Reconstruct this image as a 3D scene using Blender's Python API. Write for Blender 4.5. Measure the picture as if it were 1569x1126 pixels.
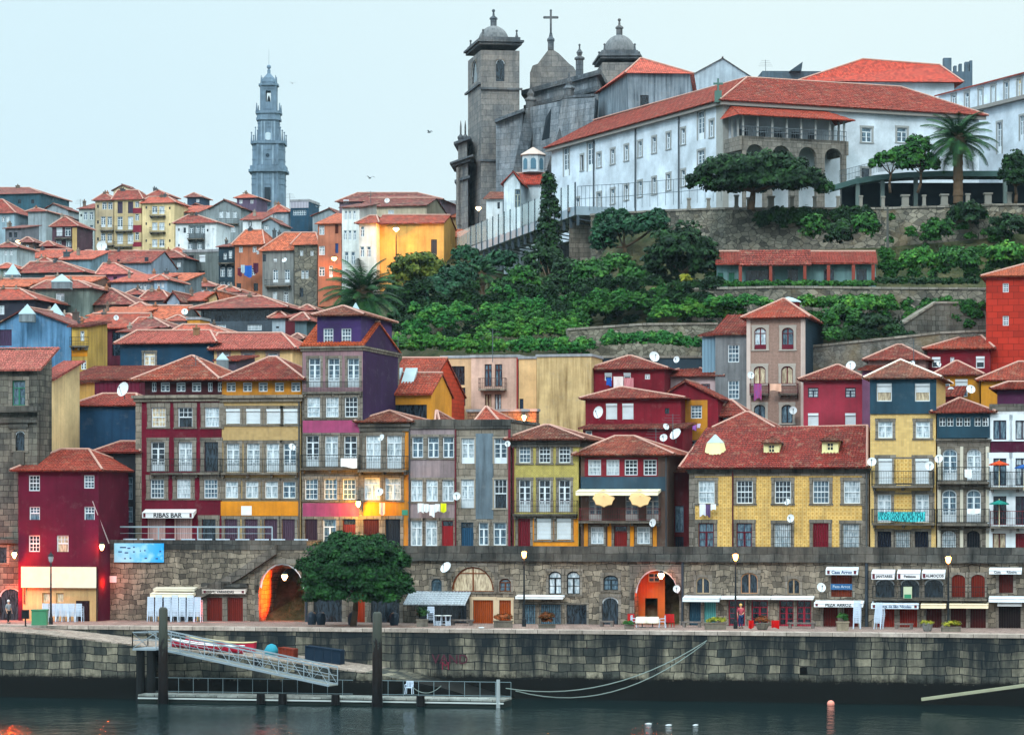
import bpy, math, random
import numpy as np
from mathutils import Vector, Matrix
random.seed(7); RNG = np.random.default_rng(7)
S = bpy.context.scene
for o in list(bpy.data.objects): bpy.data.objects.remove(o)
COL = S.collection
# ------------------------------------------------------------------ camera, world, sun, exposure
FPX, CX, HOR, CAMH = 4400.0, 784.5, 780.0, 13.37      # focal length (px of the 1569 wide photo), horizon row, eye height
cam = bpy.data.cameras.new('camera'); co = bpy.data.objects.new('camera', cam); COL.objects.link(co)
co.location = (0, 0, CAMH); co.rotation_euler = (math.radians(90), 0, 0)
cam.sensor_width = 36; cam.lens = FPX/1569*36; cam.shift_y = (HOR-563)/1569; cam.clip_end = 6000; cam.clip_start = 1
S.camera = co
w = bpy.data.worlds.new('World'); S.world = w; w.use_nodes = True
nt = w.node_tree; N = nt.nodes; L = nt.links
bg = N['Background']; bg.inputs['Strength'].default_value = 0.1
sky = N.new('ShaderNodeTexSky'); sky.sky_type = 'NISHITA'; sky.sun_disc = False
sky.sun_elevation = math.radians(38); sky.sun_rotation = math.radians(200)
tc = N.new('ShaderNodeTexCoord'); sx = N.new('ShaderNodeSeparateXYZ'); L.new(tc.outputs['Generated'], sx.inputs[0])
rp = N.new('ShaderNodeValToRGB'); L.new(sx.outputs['Z'], rp.inputs[0])
cr = rp.color_ramp; cr.elements[0].position = 0.0; cr.elements[0].color = (0.235, 0.325, 0.395, 1)
cr.elements[1].position = 1.0; cr.elements[1].color = (1.1, 1.42, 1.62, 1)
e = cr.elements.new(0.38); e.color = (0.85, 1.12, 1.3, 1); e = cr.elements.new(0.2); e.color = (0.27, 0.36, 0.405, 1)
mx2 = N.new('ShaderNodeVectorMath'); mx2.operation = 'MULTIPLY'; L.new(rp.outputs[0], mx2.inputs[0]); mx2.inputs[1].default_value = (24.3, 21.3, 19.8)
# left of the view the cloud is a little bluer than on the right, with faint soft cloud structure
nz = N.new('ShaderNodeTexNoise'); nz.inputs['Scale'].default_value = 3.0; L.new(tc.outputs['Generated'], nz.inputs['Vector'])
ad = N.new('ShaderNodeMath'); ad.operation = 'MULTIPLY_ADD'; ad.inputs[1].default_value = 1.9; ad.inputs[2].default_value = 0.5; L.new(sx.outputs['X'], ad.inputs[0])
ad2 = N.new('ShaderNodeMath'); ad2.operation = 'MULTIPLY_ADD'; ad2.inputs[1].default_value = 0.8; L.new(nz.outputs[0], ad2.inputs[0]); L.new(ad.outputs[0], ad2.inputs[2])
r2 = N.new('ShaderNodeValToRGB'); L.new(ad2.outputs[0], r2.inputs[0])
r2.color_ramp.elements[0].position = 0.35; r2.color_ramp.elements[0].color = (0.85, 0.96, 1.0, 1)
r2.color_ramp.elements[1].position = 1.15; r2.color_ramp.elements[1].color = (1.03, 1.04, 0.99, 1)
mx3 = N.new('ShaderNodeVectorMath'); mx3.operation = 'MULTIPLY'; L.new(mx2.outputs[0], mx3.inputs[0]); L.new(r2.outputs[0], mx3.inputs[1])
mix = N.new('ShaderNodeMixRGB'); mix.inputs[0].default_value = 0.93; L.new(sky.outputs[0], mix.inputs[1]); L.new(mx3.outputs[0], mix.inputs[2])
L.new(mix.outputs[0], bg.inputs['Color'])
sl = bpy.data.lights.new('sun', 'SUN'); sl.energy = 1.5; sl.angle = math.radians(12); sl.color = (1, 0.98, 0.95)
so = bpy.data.objects.new('sun', sl); COL.objects.link(so)
so.rotation_euler = (math.radians(52), 0, math.radians(-20)); so.location = (-60, -60, 120)
S.view_settings.view_transform = 'Standard'; S.view_settings.look = 'None'; S.view_settings.gamma = 1
S.view_settings.exposure = 0.3
S.render.engine = 'CYCLES'
try:
 S.cycles.max_bounces = 6; S.cycles.diffuse_bounces = 3; S.cycles.glossy_bounces = 3; S.cycles.volume_bounces = 1; S.cycles.transparent_max_bounces = 6
 S.cycles.sample_clamp_indirect = 4
except Exception: pass
# ------------------------------------------------------------------ geometry of the view -> real places
def P(px, py, Y): return Vector(((px-CX)*Y/FPX, Y, CAMH+(HOR-py)*Y/FPX))
QX, QY, QS = -8.6, 205.0, -0.2235                       # quay edge: a straight line on the plan
QL = math.hypot(1, QS)
def Y_at(px, d):
 """depth at which the sight line of column px crosses the line d metres behind the quay edge"""
 k = (px-CX)/FPX
 y0 = QY - QS*QX + d*QL
 return y0/(1-QS*k)
def ray_line(px, A, B):
 k = (px-CX)/FPX; dx, dy = B[0]-A[0], B[1]-A[1]
 den = dx-k*dy
 u = (k*A[1]-A[0])/den
 return u, A[1]+u*dy            # fraction along A->B, depth
def ln(hexs):
 if isinstance(hexs, str):
  c = [int(hexs[i:i+2], 16)/255 for i in (0, 2, 4)]
 else: c = [x/255 for x in hexs]
 return tuple((x/12.92 if x <= .04045 else ((x+.055)/1.055)**2.4) for x in c)
LN = ln
# ------------------------------------------------------------------ materials
MATS = {}
def newmat(name):
 m = bpy.data.materials.new(name); m.use_nodes = True
 b = m.node_tree.nodes['Principled BSDF']; b.inputs['Specular IOR Level'].default_value = .12; return m, m.node_tree.nodes, m.node_tree.links, b
def rgb(c): return (*c, 1)
def mixc(N, L, fac, a, b, mode='MIX'):
 n = N.new('ShaderNodeMixRGB'); n.blend_type = mode
 for i, v in ((0, fac), (1, a), (2, b)):
  if isinstance(v, (int, float)): n.inputs[i].default_value = v
  elif isinstance(v, tuple): n.inputs[i].default_value = rgb(v)
  else: L.new(v, n.inputs[i])
 return n.outputs[0]
def noise(N, L, vec, scale, detail=4, rough=.55):
 n = N.new('ShaderNodeTexNoise'); n.inputs['Scale'].default_value = scale; n.inputs['Detail'].default_value = detail; n.inputs['Roughness'].default_value = rough
 if vec is not None: L.new(vec, n.inputs['Vector'])
 return n.outputs[0]
def ramp(N, L, fac, stops):
 n = N.new('ShaderNodeValToRGB'); L.new(fac, n.inputs[0]); c = n.color_ramp
 while len(c.elements) < len(stops): c.elements.new(.5)
 for e, (p, col) in zip(c.elements, stops):
  e.position = p; e.color = rgb(col) if isinstance(col, tuple) else (col, col, col, 1)
 return n.outputs[0]
def mapping(N, L, src, scale=(1, 1, 1), loc=(0, 0, 0)):
 m = N.new('ShaderNodeMapping'); m.inputs['Scale'].default_value = scale; m.inputs['Location'].default_value = loc; L.new(src, m.inputs[0]); return m.outputs[0]
def bump(N, L, bs, h, strength=.4, dist=.03):
 b = N.new('ShaderNodeBump'); b.inputs['Strength'].default_value = strength; b.inputs['Distance'].default_value = dist
 L.new(h, b.inputs['Height']); L.new(b.outputs[0], bs.inputs['Normal'])
def uvout(N): return N.new('ShaderNodeUVMap').outputs[0]
def geo(N): return N.new('ShaderNodeNewGeometry')
def cached(f):
 def g(*a):
  k = (f.__name__,)+a
  if k not in MATS: MATS[k] = f(*a)
  return MATS[k]
 return g
@cached
def plain(col, rough=.6, metal=0.0, emit=0.0):
 m, N, L, b = newmat('paint'); c = ln(col)
 pos = geo(N).outputs['Position']
 v = noise(N, L, pos, 1.7, 5)
 L.new(mixc(N, L, ramp(N, L, v, [(.35, 0.0), (.75, .35)]), c, tuple(x*.6 for x in c)), b.inputs['Base Color'])
 b.inputs['Roughness'].default_value = rough; b.inputs['Metallic'].default_value = metal
 if emit: b.inputs['Emission Color'].default_value = rgb(c); b.inputs['Emission Strength'].default_value = emit
 return m
@cached
def plaster(col, dirt=.5, dcol='2c3033', stone=0):
 """painted render with rain streaks, patches of lost paint and a worn foot"""
 m, N, L, b = newmat('plaster'); c = ln(col); d = ln(dcol)
 uv = uvout(N); pos = geo(N).outputs['Position']
 big = noise(N, L, pos, .35, 6, .6); fine = noise(N, L, pos, 5.0, 5, .7)
 st = noise(N, L, mapping(N, L, uv, (2.6, .16, 1)), 1.0, 6, .65)
 c1 = mixc(N, L, ramp(N, L, big, [(.3, 0.0), (.7, 1.0)]), tuple(x*.66 for x in c), tuple(min(1, x*1.22) for x in c))
 c2 = mixc(N, L, ramp(N, L, st, [(.44, 0.0), (.70, dirt)]), c1, d)
 pat = noise(N, L, mapping(N, L, uv, (1, 1, 1)), .9, 7, .75)
 c3 = mixc(N, L, ramp(N, L, pat, [(.56, 0.0), (.66, dirt*.75)]), c2, tuple(x*.45+y*.4 for x, y in zip(c, ln('8b8a84'))))
 c4 = mixc(N, L, ramp(N, L, fine, [(.3, .10), (.6, 0.0)]), c3, (0.02, 0.02, 0.02))
 L.new(c4, b.inputs['Base Color']); b.inputs['Roughness'].default_value = .85
 bump(N, L, b, fine, .35, .02)
 return m
@cached
def azulejo(col, a='d9a94a', size=.28):
 """glazed wall tiles: small repeated rosette, joints, each tile a little different"""
 m, N, L, b = newmat('azulejo'); c = ln(col); d = ln(a)
 uv = uvout(N)
 br = N.new('ShaderNodeTexBrick'); L.new(uv, br.inputs['Vector']); br.offset = 0; br.inputs['Scale'].default_value = 1
 br.inputs['Brick Width'].default_value = size; br.inputs['Row Height'].default_value = size; br.inputs['Mortar Size'].default_value = .012
 br.inputs['Color1'].default_value = rgb(c); br.inputs['Color2'].default_value = rgb(tuple(x*.72 for x in c)); br.inputs['Mortar'].default_value = rgb(tuple(x*.45 for x in c))
 vm = N.new('ShaderNodeVectorMath'); vm.operation = 'FRACTION'; L.new(mapping(N, L, uv, (1/size, 1/size, 1)), vm.inputs[0])
 v2 = N.new('ShaderNodeVectorMath'); v2.operation = 'DISTANCE'; L.new(vm.outputs[0], v2.inputs[0]); v2.inputs[1].default_value = (.5, .5, 0)
 c1 = mixc(N, L, ramp(N, L, v2.outputs['Value'], [(.22, .75), (.33, 0.0)]), br.outputs[0], d)
 pat = noise(N, L, uv, .8, 7, .75); st = noise(N, L, mapping(N, L, uv, (2.2, .2, 1)), 1, 5, .6)
 c2 = mixc(N, L, ramp(N, L, pat, [(.60, 0.0), (.75, .55)]), c1, tuple(x*.35 for x in c))
 c3 = mixc(N, L, ramp(N, L, st, [(.52, 0.0), (.8, .5)]), c2, ln('4a463c'))
 L.new(c3, b.inputs['Base Color']); b.inputs['Roughness'].default_value = .45; bump(N, L, b, br.outputs['Fac'], -.4, .01)
 return m
@cached
def masonry(c1='8d8474', c2='5d5a50', mortar='3a3833', bw=.9, rh=.42, rough_var=.5, streak=.6, dark='15191a'):
 m, N, L, b = newmat('masonry')
 uv = uvout(N); pos = geo(N).outputs['Position']
 wob = noise(N, L, uv, .7, 3); wv = N.new('ShaderNodeVectorMath'); wv.operation = 'SCALE'
 wn = N.new('ShaderNodeTexNoise'); wn.inputs['Scale'].default_value = .9; wn.inputs['Detail'].default_value = 4; L.new(uv, wn.inputs['Vector'])
 L.new(wn.outputs['Color'], wv.inputs[0]); wv.inputs['Scale'].default_value = rough_var*.45
 av = N.new('ShaderNodeVectorMath'); L.new(uv, av.inputs[0]); L.new(wv.outputs[0], av.inputs[1])
 br = N.new('ShaderNodeTexBrick'); L.new(av.outputs[0], br.inputs['Vector']); br.inputs['Scale'].default_value = 1; br.offset = .5
 br.inputs['Brick Width'].default_value = bw; br.inputs['Row Height'].default_value = rh; br.inputs['Mortar Size'].default_value = .022; br.inputs['Bias'].default_value = -.1; br.squash = .72; br.squash_frequency = 3
 br.inputs['Color1'].default_value = rgb(ln(c1)); br.inputs['Color2'].default_value = rgb(ln(c2)); br.inputs['Mortar'].default_value = rgb(ln(mortar))
 f = noise(N, L, pos, 3.0, 6, .7); g = noise(N, L, pos, .22, 5, .6)
 k1 = mixc(N, L, .75, br.outputs[0], ramp(N, L, f, [(.25, .35), (.75, 1.25)]), 'MULTIPLY')
 k2 = mixc(N, L, ramp(N, L, g, [(.4, 0.0), (.7, .3)]), k1, ln('85786a'))
 st = noise(N, L, mapping(N, L, uv, (.75, .10, 1)), 1.3, 7, .68)
 k3 = mixc(N, L, ramp(N, L, st, [(.44, 0.0), (.68, streak)]), k2, ln(dark))
 L.new(k3, b.inputs['Base Color']); b.inputs['Roughness'].default_value = .9
 h = mixc(N, L, .5, br.outputs['Fac'], f); bump(N, L, b, h, -.6, .05)
 return m
@cached
def rubble(c1='9a917e', c2='55524a', gap='22241f', sc=1.7, streak=.5):
 m, N, L, b = newmat('rubble'); uv = uvout(N); pos = geo(N).outputs['Position']
 mp = mapping(N, L, uv, (sc, sc*1.5, 1))
 vo = N.new('ShaderNodeTexVoronoi'); L.new(mp, vo.inputs['Vector']); vo.inputs['Scale'].default_value = 1
 ve = N.new('ShaderNodeTexVoronoi'); ve.feature = 'DISTANCE_TO_EDGE'; L.new(mp, ve.inputs['Vector']); ve.inputs['Scale'].default_value = 1
 sp = N.new('ShaderNodeSeparateXYZ'); L.new(vo.outputs['Color'], sp.inputs[0])
 c = mixc(N, L, sp.outputs[0], ln(c1), ln(c2)); f = noise(N, L, pos, 4, 5, .7); g = noise(N, L, pos, .3, 5)
 c = mixc(N, L, .7, c, ramp(N, L, f, [(.2, .4), (.8, 1.3)]), 'MULTIPLY')
 c = mixc(N, L, ramp(N, L, ve.outputs['Distance'], [(.0, .85), (.07, 0.0)]), c, ln(gap))
 st = noise(N, L, mapping(N, L, uv, (.6, .12, 1)), 1.1, 6, .65)
 c = mixc(N, L, ramp(N, L, st, [(.46, 0.0), (.72, streak)]), c, ln('23271f'))
 c = mixc(N, L, ramp(N, L, g, [(.55, 0.0), (.7, .45)]), c, ln('7b6a4c'))
 L.new(c, b.inputs['Base Color']); b.inputs['Roughness'].default_value = .95
 bump(N, L, b, mixc(N, L, .5, ve.outputs['Distance'], f), .7, .08)
 return m
@cached
def rooftile(col='b4523f', old=.5, tw=.25, rl=.38, lichen='8f7b66'):
 """clay pan tiles, course by course, each tile fired a little differently, with lichen and soot"""
 m, N, L, b = newmat('roof_tiles'); c = tuple(x*y for x, y in zip(ln(col), (.66, .66, .64))); uv = uvout(N); pos = geo(N).outputs['Position']
 br = N.new('ShaderNodeTexBrick'); L.new(uv, br.inputs['Vector']); br.offset = 0; br.inputs['Scale'].default_value = 1
 br.inputs['Brick Width'].default_value = tw; br.inputs['Row Height'].default_value = rl; br.inputs['Mortar Size'].default_value = .028; br.inputs['Mortar Smooth'].default_value = .6
 br.inputs['Color1'].default_value = rgb((min(1, c[0]*1.2), min(1, c[1]*1.22), c[2]*1.25)); br.inputs['Color2'].default_value = rgb((c[0]*.36, c[1]*.36, c[2]*.4)); br.inputs['Mortar'].default_value = rgb((c[0]*.22, c[1]*.25, c[2]*.28)); br.inputs['Bias'].default_value = -.15
 g = noise(N, L, pos, .55, 6, .65); f = noise(N, L, pos, 4.5, 4, .7); hh = noise(N, L, pos, 1.6, 5, .7)
 c1 = mixc(N, L, .6, br.outputs[0], ramp(N, L, f, [(.25, .55), (.75, 1.3)]), 'MULTIPLY')
 c2 = mixc(N, L, ramp(N, L, g, [(.42, 0.0), (.64, old)]), c1, tuple(x*.5 for x in ln('5a3a33')))
 c3 = mixc(N, L, ramp(N, L, hh, [(.54, 0.0), (.66, old*.8)]), c2, ln(lichen))
 L.new(c3, b.inputs['Base Color']); b.inputs['Roughness'].default_value = .85
 bump(N, L, b, br.outputs['Fac'], -.8, .05)
 return m
@cached
def corrug(col, period=.3, dirt=.4):
 m, N, L, b = newmat('sheet'); c = ln(col); uv = uvout(N); pos = geo(N).outputs['Position']
 wv = N.new('ShaderNodeTexWave'); L.new(uv, wv.inputs['Vector']); wv.inputs['Scale'].default_value = .314/period; wv.bands_direction = 'X'
 st = noise(N, L, mapping(N, L, uv, (2, .2, 1)), 1, 5, .7)
 k = mixc(N, L, ramp(N, L, st, [(.45, 0.0), (.75, dirt)]), c, tuple(x*.4 for x in c))
 k = mixc(N, L, .35, k, ramp(N, L, wv.outputs[0], [(0, .4), (.5, 1.0)]), 'MULTIPLY')
 L.new(k, b.inputs['Base Color']); b.inputs['Roughness'].default_value = .6; bump(N, L, b, wv.outputs[0], .8, .04)
 return m
@cached
def scales(col='b8392a', w_=.45, h_=.3):
 m, N, L, b = newmat('scales'); c = ln(col); uv = uvout(N)
 br = N.new('ShaderNodeTexBrick'); L.new(uv, br.inputs['Vector']); br.inputs['Scale'].default_value = 1; br.inputs['Brick Width'].default_value = w_; br.inputs['Row Height'].default_value = h_; br.inputs['Mortar Size'].default_value = .02
 br.inputs['Color1'].default_value = rgb(c); br.inputs['Color2'].default_value = rgb(tuple(x*.7 for x in c)); br.inputs['Mortar'].default_value = rgb(tuple(x*.3 for x in c))
 n = noise(N, L, uv, .8, 6, .7)
 L.new(mixc(N, L, ramp(N, L, n, [(.5, 0.0), (.75, .5)]), br.outputs[0], tuple(x*.4 for x in c)), b.inputs['Base Color']); b.inputs['Roughness'].default_value = .6; bump(N, L, b, br.outputs['Fac'], -.6, .03)
 return m
@cached
def pane_mat(kind):
 """window glass: over a drawn pale curtain, or onto an unlit room; every window differs a little"""
 m, N, L, b = newmat('glass_'+kind)
 oi = N.new('ShaderNodeObjectInfo'); pos = geo(N).outputs['Position']
 v = noise(N, L, mapping(N, L, pos, (3, 3, .7)), 2.5, 4, .6)
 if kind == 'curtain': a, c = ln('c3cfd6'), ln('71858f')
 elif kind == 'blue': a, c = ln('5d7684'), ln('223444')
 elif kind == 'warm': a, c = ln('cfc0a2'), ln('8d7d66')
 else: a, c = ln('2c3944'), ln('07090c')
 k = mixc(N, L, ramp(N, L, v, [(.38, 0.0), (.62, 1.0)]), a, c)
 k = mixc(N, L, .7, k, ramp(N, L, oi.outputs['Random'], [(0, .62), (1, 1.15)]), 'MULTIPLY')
 L.new(k, b.inputs['Base Color']); b.inputs['Roughness'].default_value = .12 if kind != 'curtain' else .3
 b.inputs['Specular IOR Level'].default_value = .5
 return m
@cached
def wood(col='7d2b1c', rough=.55):
 m, N, L, b = newmat('wood'); c = ln(col); uv = uvout(N)
 n = noise(N, L, mapping(N, L, uv, (9, .6, 1)), 1.5, 5, .65)
 wv = N.new('ShaderNodeTexBrick'); L.new(uv, wv.inputs['Vector']); wv.offset = 0; wv.inputs['Scale'].default_value = 1; wv.inputs['Brick Width'].default_value = .16; wv.inputs['Row Height'].default_value = 5; wv.inputs['Mortar Size'].default_value = .012
 wv.inputs['Color1'].default_value = (1, 1, 1, 1); wv.inputs['Color2'].default_value = (.75, .75, .75, 1); wv.inputs['Mortar'].default_value = (.2, .2, .2, 1)
 k = mixc(N, L, ramp(N, L, n, [(.3, 0.0), (.7, .7)]), c, tuple(x*.45 for x in c))
 L.new(mixc(N, L, 1.0, k, wv.outputs[0], 'MULTIPLY'), b.inputs['Base Color']); b.inputs['Roughness'].default_value = rough
 return m
@cached
def leafmat(c1='2f5a20', c2='12300f', c3='5c8a2c'):
 m, N, L, b = newmat('foliage'); g = geo(N); ln = lambda h_: tuple(x*y for x, y in zip(LN(h_), (.78, .76, .72))); pos = g.outputs['Position']
 n = noise(N, L, pos, .9, 3, .6)
 k = mixc(N, L, g.outputs['Random Per Island'], ln(c1), ln(c2))
 k = mixc(N, L, ramp(N, L, n, [(.5, 0.0), (.72, .85)]), k, ln(c3))
 L.new(k, b.inputs['Base Color']); b.inputs['Roughness'].default_value = .65
 b.inputs['Specular IOR Level'].default_value = .12
 return m
@cached
def glow(col, strength):
 m, N, L, b = newmat('lamp_glass'); b.inputs['Base Color'].default_value = rgb(ln(col)); b.inputs['Emission Color'].default_value = rgb(ln(col)); b.inputs['Emission Strength'].default_value = strength
 return m
@cached
def clearglass(_=0):
 m, N, L, b = newmat('clear_glass'); b.inputs['Base Color'].default_value = (.62, .74, .74, 1); b.inputs['Roughness'].default_value = .08
 b.inputs['Alpha'].default_value = .35
 return m
WHITE = 'cad4da'
# ------------------------------------------------------------------ mesh building
class MB:
 def __init__(s): s.v = []; s.f = []
 def add(s, vs, fs):
  o = len(s.v); s.v += [tuple(x) for x in vs]; s.f += [tuple(i+o for i in f) for f in fs]; return s
 def poly(s, *p): return s.add(p, [tuple(range(len(p)))])
 def box(s, x0, x1, y0, y1, z0, z1):
  return s.add([(x0, y0, z0), (x1, y0, z0), (x1, y1, z0), (x0, y1, z0), (x0, y0, z1), (x1, y0, z1), (x1, y1, z1), (x0, y1, z1)],
      [(0, 3, 2, 1), (4, 5, 6, 7), (0, 1, 5, 4), (1, 2, 6, 5), (2, 3, 7, 6), (3, 0, 4, 7)])
 def prism(s, pts, z0, z1):
  """pts: plan polygon, counterclockwise seen from above"""
  n = len(pts); z0s = z0 if hasattr(z0, '__len__') else [z0]*n; z1s = z1 if hasattr(z1, '__len__') else [z1]*n
  v = [(p[0], p[1], z) for p, z in zip(pts, z0s)]+[(p[0], p[1], z) for p, z in zip(pts, z1s)]
  return s.add(v, [tuple(range(n-1, -1, -1)), tuple(range(n, 2*n))]+[(i, (i+1) % n, n+(i+1) % n, n+i) for i in range(n)])
 def rod(s, a, b, r0, r1=None, n=6, cap=True):
  a, b = Vector(a), Vector(b); r1 = r0 if r1 is None else r1; d = (b-a)
  if d.length < 1e-6: return s
  d.normalize(); x = d.orthogonal().normalized(); y = d.cross(x); vs = []
  for p, r in ((a, r0), (b, r1)):
   for i in range(n):
    t = 2*math.pi*i/n; vs.append(p+(x*math.cos(t)+y*math.sin(t))*r)
  fs = [(i, (i+1) % n, n+(i+1) % n, n+i) for i in range(n)]
  if cap: fs += [tuple(range(n-1, -1, -1)), tuple(range(n, 2*n))]
  return s.add(vs, fs)
 def tube(s, pts, r, n=5):
  for a, b in zip(pts, pts[1:]): s.rod(a, b, r if not hasattr(r, '__len__') else r[0], None, n)
  return s
 def lathe(s, c, prof, n=16, sx=1, sy=1):
  """prof: list of (radius, height) from the bottom up, round the vertical through c"""
  c = Vector(c); vs = []; m = len(prof)
  for r, h in prof:
   for i in range(n):
    t = 2*math.pi*i/n+math.pi/n; vs.append((c.x+sx*r*math.cos(t), c.y+sy*r*math.sin(t), c.z+h))
  fs = [(j*n+i, j*n+(i+1) % n, (j+1)*n+(i+1) % n, (j+1)*n+i) for j in range(m-1) for i in range(n)]
  fs += [tuple(range(n-1, -1, -1)), tuple((m-1)*n+i for i in range(n))]
  return s.add(vs, fs)
 def ball(s, c, r, n=10, sz=1):
  return s.lathe(c, [(r*math.sin(math.pi*k/6)+1e-4, -r*sz*math.cos(math.pi*k/6)) for k in range(7)], n)
 def obar(s, a, b, w_, h, up=(0, 0, 1)):
  """rectangular bar from a to b"""
  a, b = Vector(a), Vector(b); d = (b-a).normalized(); x = d.cross(Vector(up))
  x = (x.normalized() if x.length > 1e-5 else Vector((1, 0, 0)))*w_/2; y = x.cross(d).normalized()*h/2
  vs = [p+sx_*x+sy_*y for p in (a, b) for sx_, sy_ in ((-1, -1), (1, -1), (1, 1), (-1, 1))]
  return s.add(vs, [(3, 2, 1, 0), (4, 5, 6, 7), (0, 1, 5, 4), (1, 2, 6, 5), (2, 3, 7, 6), (3, 0, 4, 7)])
 def mesh(s, name, mat, off=(0, 0, 0), smooth=False):
  me = bpy.data.meshes.new(name); v = np.array(s.v, dtype=np.float64).reshape(-1, 3)-np.array(off)
  me.from_pydata(v.tolist(), [], s.f); me.materials.append(mat)
  uvmap(me, off)
  if smooth: me.polygons.foreach_set('use_smooth', [True]*len(me.polygons))
  me.update(); return me
 def build(s, name, mat, parent=None, off=(0, 0, 0), smooth=False, loc=None):
  if not s.f: return None
  o = bpy.data.objects.new(name, s.mesh(name, mat, off, smooth)); COL.objects.link(o)
  if parent is not None: o.parent = parent
  if loc is not None: o.location = loc
  return o
def uvmap(me, off=(0, 0, 0)):
 nl = len(me.loops)
 if nl == 0: return
 nv = len(me.vertices); co_ = np.empty(nv*3); me.vertices.foreach_get('co', co_); co_ = co_.reshape(-1, 3)+np.array(off)
 vi = np.empty(nl, dtype=np.int32); me.loops.foreach_get('vertex_index', vi)
 npoly = len(me.polygons); nr = np.empty(npoly*3); me.polygons.foreach_get('normal', nr); nr = nr.reshape(-1, 3)
 lt = np.empty(npoly, dtype=np.int32); me.polygons.foreach_get('loop_total', lt)
 n = np.repeat(nr, lt, axis=0); p = co_[vi]
 u = np.stack([-n[:, 1], n[:, 0], np.zeros(len(n))], 1); l = np.linalg.norm(u, axis=1)
 flat = l < .05; u[flat] = (1, 0, 0); l[flat] = 1; u /= l[:, None]; v = np.cross(n, u)
 uv = np.stack([(p*u).sum(1), (p*v).sum(1)], 1).astype(np.float32)
 layer = me.uv_layers.new(name='UVMap'); layer.data.foreach_set('uv', uv.ravel())
def tag(o, label=None, cat=None, group=None, kind=None):
 if label: o['label'] = label
 if cat: o['category'] = cat
 if group: o['group'] = group
 if kind: o['kind'] = kind
 return o
def thing(name, label, cat, loc, group=None, rz=0):
 o = bpy.data.objects.new(name, None); COL.objects.link(o); o.location = loc; o.rotation_euler[2] = rz; o.empty_display_size = .5
 return tag(o, label, cat, group)
def inst(o, parent=None, loc=None, rz=None):
 c = o.copy(); COL.objects.link(c)
 if parent is not None: c.parent = parent
 if loc is not None: c.location = loc
 if rz is not None: c.rotation_euler[2] = rz
 return c
KIDS = {}
def copy_thing(root, loc, rz=None, label=None, group=None, scale=None):
 r = root.copy(); COL.objects.link(r); r.location = loc
 if rz is not None: r.rotation_euler[2] = rz
 if label: r['label'] = label
 if group: r['group'] = group
 if scale: r.scale = (scale,)*3
 for ch in root.children:
  c = ch.copy(); COL.objects.link(c); c.parent = r
  for g in ch.children:
   d = g.copy(); COL.objects.link(d); d.parent = c
 return r
def text_mesh(txt, size, mat, ext=.01, bold=0.0):
 cu = bpy.data.curves.new('t', 'FONT'); cu.body = txt; cu.size = size; cu.extrude = ext; cu.align_x = 'CENTER'; cu.align_y = 'CENTER'; cu.offset = bold; cu.resolution_u = 3
 ob = bpy.data.objects.new('t', cu); COL.objects.link(ob); bpy.context.view_layer.update()
 me = bpy.data.meshes.new_from_object(ob.evaluated_get(bpy.context.evaluated_depsgraph_get())); bpy.data.objects.remove(ob)
 me.materials.clear(); me.materials.append(mat); return me
def lettering(txt, size, col, parent, loc, rz, name='lettering', bold=0.0, tilt=0):
 o = bpy.data.objects.new(name, text_mesh(txt, size, plain(col, .6), .006, bold)); COL.objects.link(o); o.parent = parent; o.location = loc; o.rotation_euler = (math.radians(90)+tilt, 0, rz); return o
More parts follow.
